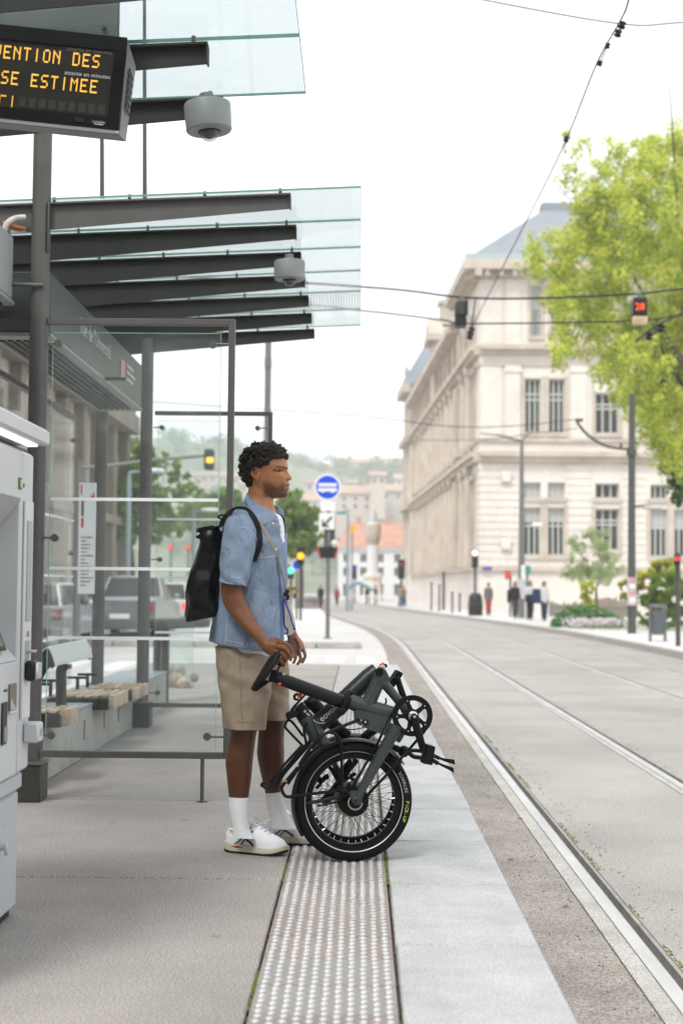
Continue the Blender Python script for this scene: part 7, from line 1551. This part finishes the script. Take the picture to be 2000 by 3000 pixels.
t = thing('stop_flag', 'slim post with small teal signs beside the tall street lamp', 'sign', tuple(D(1210, 1412, 66))); x = D(1210, 1350, 66).x; MB().cyl((x, 66, -.15), (x, 66, D(1210, 1298, 66).z), .05, n=8).build('pole', m_pole, t)
for v0, v1, m in ((1300, 1318, m_teal), (1334, 1345, m_teal)): a, b = D(1205, v1, 65.9), D(1218, v0, 65.9); MB().bx(a.x, b.x, 65.85, 65.9, a.z, b.z, .01).build('teal_panel', m, t)
a, b = D(1196, 1330, 65.9), D(1205, 1298, 65.9); MB().bx(a.x, b.x, 65.85, 65.9, a.z, b.z, .01).build('white_panel', m_swhite, t)
# litter bin
g = Dg(1509, 1473, -.15); Yb_ = g.y; s = Yb_/3362.; t = thing('litter_bin', 'grey litter bin hung between two posts on the right pavement', 'bin', tuple(g))
for u in (1492, 1526): x = D(u, 1450, Yb_).x; MB().bx(x-.035, x+.035, Yb_-.035, Yb_+.035, -.15, D(u, 1391, Yb_).z, .01).build('post', m_pole, t)
a, b = D(1492, 1396, Yb_), D(1526, 1388, Yb_); MB().bx(a.x, b.x, Yb_-.12, Yb_+.12, a.z, b.z, .015).build('hood', m_pole, t)
lo, hi = D(1509, 1458, Yb_).z, D(1509, 1402, Yb_).z; MB().rings([[(g.x+sx*w, Yb_+sy*.15, z) for sx, sy in ((-1, -1), (1, -1), (1, 1), (-1, 1))] for z, w in ((lo, 10*s), (hi, 14*s))]).build('bucket', mat('bin_green', (.085, .105, .11), .5), t, smooth=False)
# bollards, fence posts and railings far off
for i, (u, v0, v1) in enumerate(((1018, 1315, 1408), (990, 1340, 1400), (1008, 1345, 1402), (1055, 1365, 1404), (1038, 1362, 1404))):
    Y = 95-i*3; q = D(u, v1, Y); t = thing('bollard', ('tall dark bollard post before the long facade', 'thin bollard first from the far end of the facade', 'thin bollard second from the far end of the facade', 'thin bollard close to the tram signal', 'thin bollard between the tall dark post and the tram signal')[i], 'bollard', (q.x, Y, -.15), 'bollards along the facade')
    MB().tube([(q.x, Y, -.15), (q.x, Y, D(u, v0, Y).z)], .06 if i else .09, 8).build('post', m_poled, t); MB().ball((q.x, Y, D(u, v0, Y).z), .09, 8, 6).build('cap', m_poled, t)
fe = thing('picket_fence', 'low weathered picket fence behind the planted bed', 'fence', tuple(D(1280, 1410, 74)))
for i in range(34):
    u = 1262+i*5.4; a = D(u, 1412, 74); h = D(u, 1383+random.uniform(-5, 6)-(8 if i > 16 else 0), 74).z; MB().bx(a.x-.05, a.x+.05, 73.98, 74.02, -.15, h, .01).build('picket', mat('grey_wood', (.20, .165, .13), .85, var=.3, vscale=2), fe)
a, b = D(1262, 1395, 74.04), D(1440, 1395, 74.04); MB().bx(a.x, b.x, 74.025, 74.06, a.z-.04, a.z+.04).build('rail', mat('grey_wood', (.20, .165, .13), .85), fe)
rl = thing('street_railing', 'white railing along the far crossing at the street end', 'railing', tuple(D(850, 1392, 120)))
for i in range(13): a = D(800+i*9, 1394, 120); MB().bx(a.x-.04, a.x+.04, 119.96, 120.04, -.3, a.z+1.0).build('post', m_swhite, rl)
a, b = D(798, 1368, 120.05), D(912, 1368, 120.05); MB().bx(a.x, b.x, 120.05, 120.1, a.z-.04, a.z+.04).build('rail', m_swhite, rl)
t = thing('teal_canopy', 'small teal arched canopy at the far end of the street', 'canopy', tuple(D(820, 1392, 125))); a = D(800, 1352, 125); b = D(850, 1344, 125); MB().tube(smooth_path([a, a.lerp(b, .4)+Vector((0, 0, .4)), b+Vector((0, 0, -.3)), D(856, 1352, 125)], 4), [.35]*13, 8, flat=.5).build('roof', mat('teal_dull', (.22, .36, .38), .5), t); MB().cyl(D(808, 1394, 125), D(808, 1350, 125), .06).cyl(D(848, 1394, 125), D(848, 1350, 125), .06).build('posts', m_pole, t)
t = thing('yellow_sign', 'small yellow road sign on a blue grey mast', 'road sign', tuple(D(809, 1390, 100))); q = D(809, 1213, 100); MB().rings([[q+Vector((sx*.24, d_, sz*.24)) for sx, sz in ((0, 1.3), (1.3, 0), (0, -1.3), (-1.3, 0))] for d_ in (-.03, .03)]).build('diamond', mat('sign_yellow', (.72, .40, .03), .5), t, smooth=False); MB().cyl((q.x, 100.1, -.3), (q.x, 100.1, q.z), .05, n=8).build('pole', m_pole, t)
t = thing('bluegrey_mast', 'tall blue grey lamp mast beside the small yellow sign', 'mast', tuple(D(800, 1392, 95))); q = D(799, 1170, 95); MB().tube([(q.x, 95, -.3), q], [.14, .08], 10).build('tube', mat('pole_bluegrey', (.27, .33, .36), .5), t); MB().tube([q, D(782, 1176, 95)], .05, 6).build('arm', mat('pole_bluegrey', (.27, .33, .36), .5), t); MB().box(D(783, 1178, 95), (.7, .3, .15), None, .05).build('lamp_head', m_teal, t)
# ------------------------------------------------------------------ overhead wires
m_wire = mat('wire_dark', (.028, .026, .030), .5, .3)
def wire(name, label, pts, r, k=6, m=None): return tag(MB().tube(smooth_path(pts, k), r, 6).build(name, m or m_wire), label, 'cable', 'overhead tram wires')
cw = [at(1900, -250, 9.6), at(1840, 0, 12.0), at(1815, 62, 12.6), at(1745, 190, 14), at(1658, 408, 16.4), at(1560, 610, 19.8), at(1428, 868, 25.), at(1380, 965, 29)]
wire('contact_wire', 'dark tram contact wire running down the sky toward the university', cw, .0085)
wire('span_wire', 'thin bluish span wire crossing the top of the sky', [at(1300, -30, 12.7), at(1418, 0, 12.7), at(1818, 70, 12.6), at(2010, 65, 12.5), at(2500, 40, 12.5)], .0065, m=mat('wire_blue', (.16, .16, .30), .5))
wire('span_wire', 'upper dark span wire carrying the two signal boxes', [at(-900, 760, 24), at(600, 815, 24), at(1122, 845, 24), at(1352, 871, 24), at(1560, 874, 24), at(1862, 861, 24), at(2010, 846, 24), at(2600, 800, 24)], .018)
wire('span_wire', 'lower dark span wire passing below the two signal boxes', [at(-900, 800, 24.4), at(700, 880, 24.4), at(1060, 910, 24.4), at(1300, 938, 24.4), at(1372, 948, 24.4), at(1862, 940, 24.4), at(2010, 922, 24.4), at(2600, 860, 24.4)], .014)
wire('span_wire', 'faint span wire across the sky in front of the facade, at bracket height', [at(-300, 1130, 45), at(960, 1212, 45), at(1300, 1248, 45), at(1500, 1248, 45), at(1690, 1228, 44.5)], .014)
wire('feeder_cable', 'thin feeder cable from the bracket arm to the two armed lamp', [at(1230, 1290, 55), at(1420, 1288, 52), at(1560, 1270, 48), at(1690, 1255, Yp)], .012)
wire('feeder_cable', 'slanting cable entering from the right between the branches', [at(2400, 700, 26), at(2010, 910, 25), at(1930, 950, 24.6), at(1860, 1000, 24.5)], .022)
wire('steady_wire', 'short drop wire hanging beside the rear of the dark signal box', [at(1392, 872, 24.2), at(1388, 905, 24.2), at(1382, 950, 24.2), at(1378, 985, 24.2)], .014, m=mat('wire_rust', (.12, .08, .06), .7))
def clampset(label, pts, r=.03):
    t = thing('wire_clamp', label, 'clamp', tuple(pts[0]), 'insulators and clamps on the wires')
    for p in pts: MB().lathe([(r*.4, -r), (r, -r*.6), (r*.6, 0), (r, r*.6), (r*.4, r)], p, (.3, .2, 1), 10).build('insulator', m_wire, t)
    MB().tube([pts[0], pts[-1]] if len(pts) > 1 else [pts[0], pts[0]+Vector((0, 0, .08))], .006, 6).build('link', m_wire, t); return t
clampset('dark clamp where the blue span wire meets the contact wire', [at(1821, 74, 12.55), at(1809, 98, 12.8)], .035); clampset('pair of small insulators lower on the contact wire', [at(1778, 134, 13.4), at(1756, 186, 13.9)], .028); clampset('splice on the contact wire among the topmost leaves', [at(1658, 408, 16.4)], .035); clampset('rusty hook under the lower span wire', [at(1380, 968, 24.4), at(1376, 985, 24.4)], .06)
clampset('grey insulator on the slanting cable at the right', [at(1935, 962, 24.6), at(1900, 985, 24.6)], .07)
# signal boxes hung on the span wires
t = thing('hanging_signal', 'dark signal box seen from behind, hung on the wires before the facade', 'tram signal', tuple(at(1350, 957, 24)), 'signals hung on the span wires')
a, b = at(1332, 884, 23.9), at(1367, 930, 23.9); MB().bx(a.x, b.x, 23.75, 24.1, b.z, a.z, .03).build('housing', mat('signal_green_grey', (.045, .055, .052), .5), t); MB().bx(a.x+.16, a.x+.20, 23.70, 23.748, b.z, a.z, .01).build('rib', m_sig, t); a2 = at(1365, 957, 23.9); MB().bx(a.x, a2.x, 23.76, 24.08, a2.z, b.z-.004, .02).build('lower_box', m_sig, t); MB().cyl(at(1350, 870, 24), at(1350, 886, 24), .05, n=8).build('hanger', m_pole, t)
t = thing('hanging_signal', 'black signal box with glowing red figures over a beige plate', 'tram signal', tuple(at(1870, 950, 24)), 'signals hung on the span wires')
a, b = at(1850, 874, 23.9), at(1892, 926, 23.9); ho = MB().bx(a.x, b.x, 23.8, 24.1, b.z, a.z, .02).build('housing', m_sig, t); a2, b2 = at(1851, 927, 23.9), at(1893, 952, 23.9); MB().bx(a2.x, b2.x, 23.82, 23.95, b2.z, a2.z-.004, .01).build('beige_plate', mat('plate_beige', (.56, .42, .28), .6), t)
MB().cyl(at(1871, 858, 24), at(1871, 876, 24), .04, n=8).build('hanger', m_pole, t)
q = at(1873, 899, 23.775); text('28', .16, frame(q, (1, 0, 0), (0, 0, 1)), lamp_mat('red_figures', (1., .13, .02), .9), 'figures', ho, .004)
q = at(1872, 940, 23.81); text('111', .10, frame(q, (1, 0, 0), (0, 0, 1)), mat('plate_brown', (.30, .20, .12), .6), 'plate_print', t, .003)
# ------------------------------------------------------------------ cars behind the glass
def car(name, label, x, Y, w, h, paint, lights, pick=False, ln=4.3, gz=-.30):
    t = thing(name, label, 'car', (x, Y, gz), 'cars queuing on the left road'); hw = w/2; P = lambda a, b, c: (x+a*hw, Y+b*ln, gz+c*h)
    body = MB(); prof = [(0, .22), (.0, .62), (.02, .66), (.30, .68), (.72, .64), (.96, .55), (1., .45), (1., .22)]
    rs = []
    for s, sc in ((-1, .96), (-.99, 1.), (-.5, 1.01), (.5, 1.01), (.99, 1.), (1, .96)):
        rs.append([(x+s*hw*.98, Y+b*ln*(1 if abs(s) < .9 else .99)+.02, gz+h*(.22+(c-.22)*sc)) for b, c in prof])
    body.rings(rs); bo2 = body.build('body', paint, t, ang=.6)
    c0, c1 = (.42, .72) if pick else (.06, .70)
    cab = MB(); cab.rings([[P(-.90, c0-.04, .645), P(.90, c0-.04, .645), P(.90, c1, .645), P(-.90, c1, .645)], [P(-.74, c0+.04, .97), P(.74, c0+.04, .97), P(.74, c1-.16, .97), P(-.74, c1-.16, .97)]]); cab.build('cabin', m_wpane, t, smooth=False)
    MB().rings([[P(-.75, c0+.035, .965), P(.75, c0+.035, .965), P(.75, c1-.15, .965), P(-.75, c1-.15, .965)], [P(-.70, c0+.07, 1.), P(.70, c0+.07, 1.), P(.70, c1-.19, 1.), P(-.70, c1-.19, 1.)]]).build('roof', paint, t)
    for s in (-1, 1):
        MB().rings([[P(s*.74, c0+.03, .97), P(s*.91, c0-.05, .645), P(s*.86, c0-.05, .645), P(s*.69, c0+.03, .97)], [P(s*.74, c0+.07, .97), P(s*.91, c0-.0, .645), P(s*.86, c0, .645), P(s*.69, c0+.07, .97)]]).build('pillar', paint, t)
        MB().bx(x+s*hw*.78-.09, x+s*hw*.78+.13*(1), Y-.035, Y+.03, gz+h*.46, gz+h*.60, .02).build('tail_light', lights, t)
        for b in (.17, .80):
            wh = MB(); wh.lathe([(.20, 0), (.33, .02), (.34, .10), (.33, .2), (.2, .22)], (x+s*hw*.98-(.22 if s > 0 else 0), Y+b*ln, gz+.34), (1, 0, 0), 20); wo2 = wh.build('wheel', m_tyre, t); MB().lathe([(.2, 0), (.2, .01)], (x+s*hw*.985, Y+b*ln, gz+.34), (1, 0, 0), 14).build('hub_cap', m_sil, wo2)
        MB().ball((x+s*(hw+.10), Y+ln*(c1-.08), gz+h*.68), (.10, .06, .08), 8, 6).build('mirror', paint, t)
    MB().bx(x-hw*.96, x+hw*.96, Y-.07, Y+.04, gz+h*.20, gz+h*.33, .03).build('bumper', mat('bumper_grey', (.10, .105, .11), .5), t)
    MB().bx(x-.26, x+.26, Y-.085, Y-.07, gz+h*.36, gz+h*.43).build('number_plate', m_swhite, t, smooth=False)
    return t
m_cgrey = mat('car_grey', (.25, .265, .28), .25, .6, coat=.5); m_cwhite = mat('car_white', (.62, .63, .64), .25, .1, coat=.5); m_csil = mat('car_silver', (.48, .52, .54), .28, .5, coat=.4)
m_tl = mat('tail_red', (.30, .015, .03), .25, coat=.3); m_tlon = mat('brake_lit', (.5, .02, .02), .3, emit=(1., .10, .08), estr=.75)
p = D(275, 1470, 38); car('grey_pickup', 'grey pickup truck waiting on the road behind the shelter posts', p.x, 38., 1.88, 1.78, m_cgrey, m_tl, True, 5.2)
p = D(372, 1440, 47); car('white_car', 'white car with a lit brake light ahead of the grey pickup', p.x, 47., 1.82, 1.62, m_cwhite, m_tlon)
p = D(425, 1430, 56); car('white_car', 'white car farthest ahead, half behind the backpack', p.x, 56., 1.8, 1.55, m_cwhite, m_tl)
p = D(120, 1480, 36); car('silver_car', 'silver car at the left, just past the near steel post', p.x, 33., 1.8, 1.55, m_csil, m_tl)
t = thing('stop_lights', 'two small red stop lights over the road beyond the cars', 'traffic light', tuple(D(412, 1300, 80)), 'traffic signals')
for u in (392, 432): q = D(u, 1257, 80); MB().ball(q, .11, 12, 8).build('lamp', m_re, t); MB().bx(q.x-.12, q.x+.12, 80.1, 80.3, q.z-.14, q.z+.14).build('head', m_sig, t); MB().cyl((q.x, 80.2, -.3), (q.x, 80.2, q.z), .06).build('pole', m_pole, t)
# ------------------------------------------------------------------ people in the distance
def walker(label, u, vfoot, Y, H, top, trou, hair, skin=(.36, .20, .13), ph=.3, face=0., bag=None, gz=None, group='pedestrians in the distance'):
    g = D(u, vfoot, Y); z0 = g.z if gz is None else gz; t = thing('person', label, 'person', (g.x, Y, z0), group); c, s = math.cos(face), math.sin(face)
    P = lambda a, b, z: Vector((g.x+(a*c-b*s)*H*.72, Y+(a*s+b*c)*H*.72, z0+z*H))
    b = MB()
    b.lathe([(.004*H, .985*H), (.032*H, .975*H), (.044*H, .94*H), (.042*H, .905*H), (.030*H, .875*H), (.028*H, .845*H), (.05*H, .83*H)], (g.x, Y, z0), n=12); b.ball(P(0, -.045, .925), .014*H, 6, 4)
    for sd in (-1, 1):
        sw = ph*sd; b.tube([P(sd*.105, 0, .81), P(sd*.135, -sw*.12, .64), P(sd*.13, -sw*.35-.05, .48), P(sd*.125, -sw*.42-.06, .44)], [.030*H, .026*H, .020*H, .022*H], 7)
        b.tube([P(sd*.05, sw*.45, .06), P(sd*.05, sw*.55-.11, .025)], [.024*H, .022*H], 7)
    b.tube([P(0, 0, .48), P(0, 0, .66), P(0, 0, .80), P(0, 0, .86)], [.07*H, .075*H, .08*H, .03*H], 10, flat=.6, up=(c, s, 0))
    for sd in (-1, 1): sw = ph*sd; b.tube([P(sd*.04, 0, .52), P(sd*.05, sw*.12-.03, .28), P(sd*.05, sw*.47, .04)], [.045*H, .034*H, .025*H], 8); b.tube([P(0, 0, .80), P(sd*.11, 0, .80)], [.03*H, .03*H], 7)
    ob = b.build('body', mat('skin_%d' % int(skin[0]*100), skin, .6), t)
    rm = ob.modifiers.new('r', 'REMESH'); rm.mode = 'VOXEL'; rm.voxel_size = .022; rm.use_smooth_shade = True; me_ = bpy.data.meshes.new_from_object(ob.evaluated_get(bpy.context.evaluated_depsgraph_get())); ob.modifiers.clear(); ob.data = me_
    k = MB(); k.tube([P(0, 0, .46), P(0, 0, .52), P(0, 0, .64), P(0, 0, .76), P(0, 0, .82), P(0, 0, .845)], [.105*H, .100*H, .098*H, .118*H, .112*H, .045*H], 12, flat=.66, up=(c, s, 0))
    for sd in (-1, 1): sw = ph*sd; k.tube([P(sd*.10, 0, .815), P(sd*.138, -sw*.12, .64), P(sd*.135, -sw*.3-.03, .52)], [.044*H, .038*H, .031*H], 8)
    k.build('jacket', top, t); k = MB()
    for sd in (-1, 1): sw = ph*sd; k.tube([P(sd*.045, 0, .50), P(sd*.05, sw*.12-.03, .28), P(sd*.05, sw*.45, .06)], [.066*H, .048*H, .034*H], 9)
    k.tube([P(0, 0, .44), P(0, 0, .50)], [.085*H, .088*H], 10, flat=.7, up=(c, s, 0)); k.build('trousers', trou, t)
    h = MB(); h.ball(P(0, .012, .945), (.050*H, .052*H, .046*H), 10, 7)
    if hair[1]: h.tube([P(0, .05, .94), P(0, .07, .86), P(0, .075, .80-.05*hair[1])], [.05*H, .055*H, .03*H], 8)
    h.build('hair', hair[0], t)
    if bag: MB().box(P(*bag[0]), bag[1], None, .05).build('bag', bag[2], t)
    return t
cl = lambda n, c_: mat('cloth_'+n, c_, .85, var=.15, vscale=4)
hb1, hb2, hb3 = mat('hair_brown', (.06, .03, .02), .6), mat('hair_black', (.015, .013, .012), .6), mat('hair_auburn', (.13, .06, .035), .6)
blk, nav, wht, gry, redt = cl('black', (.018, .018, .02)), cl('navy', (.022, .035, .085)), cl('white', (.58, .58, .60)), cl('grey', (.13, .125, .12)), cl('red', (.33, .06, .05))
walker('person in grey top and red trousers by the signal cabinet', 1121, 1412, 74, 1.70, gry, redt, (hb2, 0), gz=-.15, ph=.1, face=3.1)
walker('woman in open black jacket over white, walking at the left of the trio', 1182, 1418, 66.5, 1.72, blk, cl('charcoal', (.05, .055, .055)), (hb3, .6), gz=-.15, bag=((-.24, .0, .60), (.12, .2, .6), blk))
walker('woman in white shirt carrying a black bag, middle of the trio', 1217, 1422, 63.5, 1.74, wht, blk, (hb3, .3), gz=-.15, ph=.22, bag=((.0, -.22, .55), (.5, .22, .36), blk))
walker('woman in white top and navy trousers, at the right of the trio', 1249, 1424, 62, 1.72, wht, nav, (hb1, .9), gz=-.15, ph=.28, bag=((-.26, .02, .62), (.34, .26, .62), nav))
for i, (u, vf, Y, h_, a_, b_, lab) in enumerate(((736, 1392, 105, 1.75, blk, blk, 'dark figure on the island just left of the bus lane post'), (773, 1392, 118, 1.7, redt, blk, 'figure in a red top right of the bus lane post'), (842, 1388, 128, 1.75, blk, nav, 'figure in dark coat before the monument base'), (862, 1388, 122, 1.78, blk, gry, 'figure in black and grey right of the monument base'), (919, 1394, 108, 1.75, cl('tan', (.34, .22, .12)), cl('denim', (.10, .16, .28)), 'figure in tan top and blue jeans by the end pavilion'), (927, 1392, 112, 1.7, gry, nav, 'figure in grey half behind the tan jacketed walker'))):
    walker(lab, u, vf, Y, h_, a_, b_, (hb2, 0), face=.5*i, ph=.25, gz=-.3 if i != 4 else -.2)
bk_ = thing('parked_bicycles', 'cluster of parked bicycles on the island left of the sign post', 'bicycles', tuple(D(712, 1395, 98)))
for i in range(6):
    q = D(698+i*6.5, 1388, 97+i*.4); w_ = MB()
    for dx in (-.5, .5): w_.torus(q+Vector((dx*.7, 0, 0)), (.3, 1, 0), .32, .025, 18, 5)
    w_.tube([q+Vector((-.35, 0, 0)), q+Vector((-.1, 0, .45)), q+Vector((.3, 0, .5)), q+Vector((.35, 0, 0))], .025, 5); w_.build('bicycle', mat('bike_maroon', (.20, .07, .07), .5) if i % 2 else m_poled, bk_)
t = thing('yellow_van', 'small yellow van far off below the green light', 'van', tuple(D(668, 1362, 110))); a, b = D(652, 1366, 110), D(682, 1345, 110); MB().bx(a.x, b.x, 110, 113, a.z, b.z, .15).build('body', mat('van_yellow', (.60, .36, .10), .4), t); MB().bx(a.x+.1, b.x-.1, 109.95, 109.99, a.z+.35, b.z-.1).build('windscreen', m_wpane, t)
for x in (a.x+.2, b.x-.2): MB().cyl((x-.1, 110.3, a.z), (x+.1, 110.3, a.z), .3, n=12).build('wheel', m_tyre, t)
# ================================================================== HAZE
hm = bpy.data.materials.new('haze_air'); hm.use_nodes = True; t = hm.node_tree; t.nodes.clear()
o = t.nodes.new('ShaderNodeOutputMaterial'); v = t.nodes.new('ShaderNodeVolumePrincipled'); v.inputs['Color'].default_value = (.97, .985, 1, 1); v.inputs['Density'].default_value = .00062; v.inputs['Anisotropy'].default_value = .25
t.links.new(v.outputs[0], o.inputs['Volume'])
MB().bx(-900, 900, -80, 1400, -3.5, 140).build('haze', hm, kind='stuff', smooth=False)
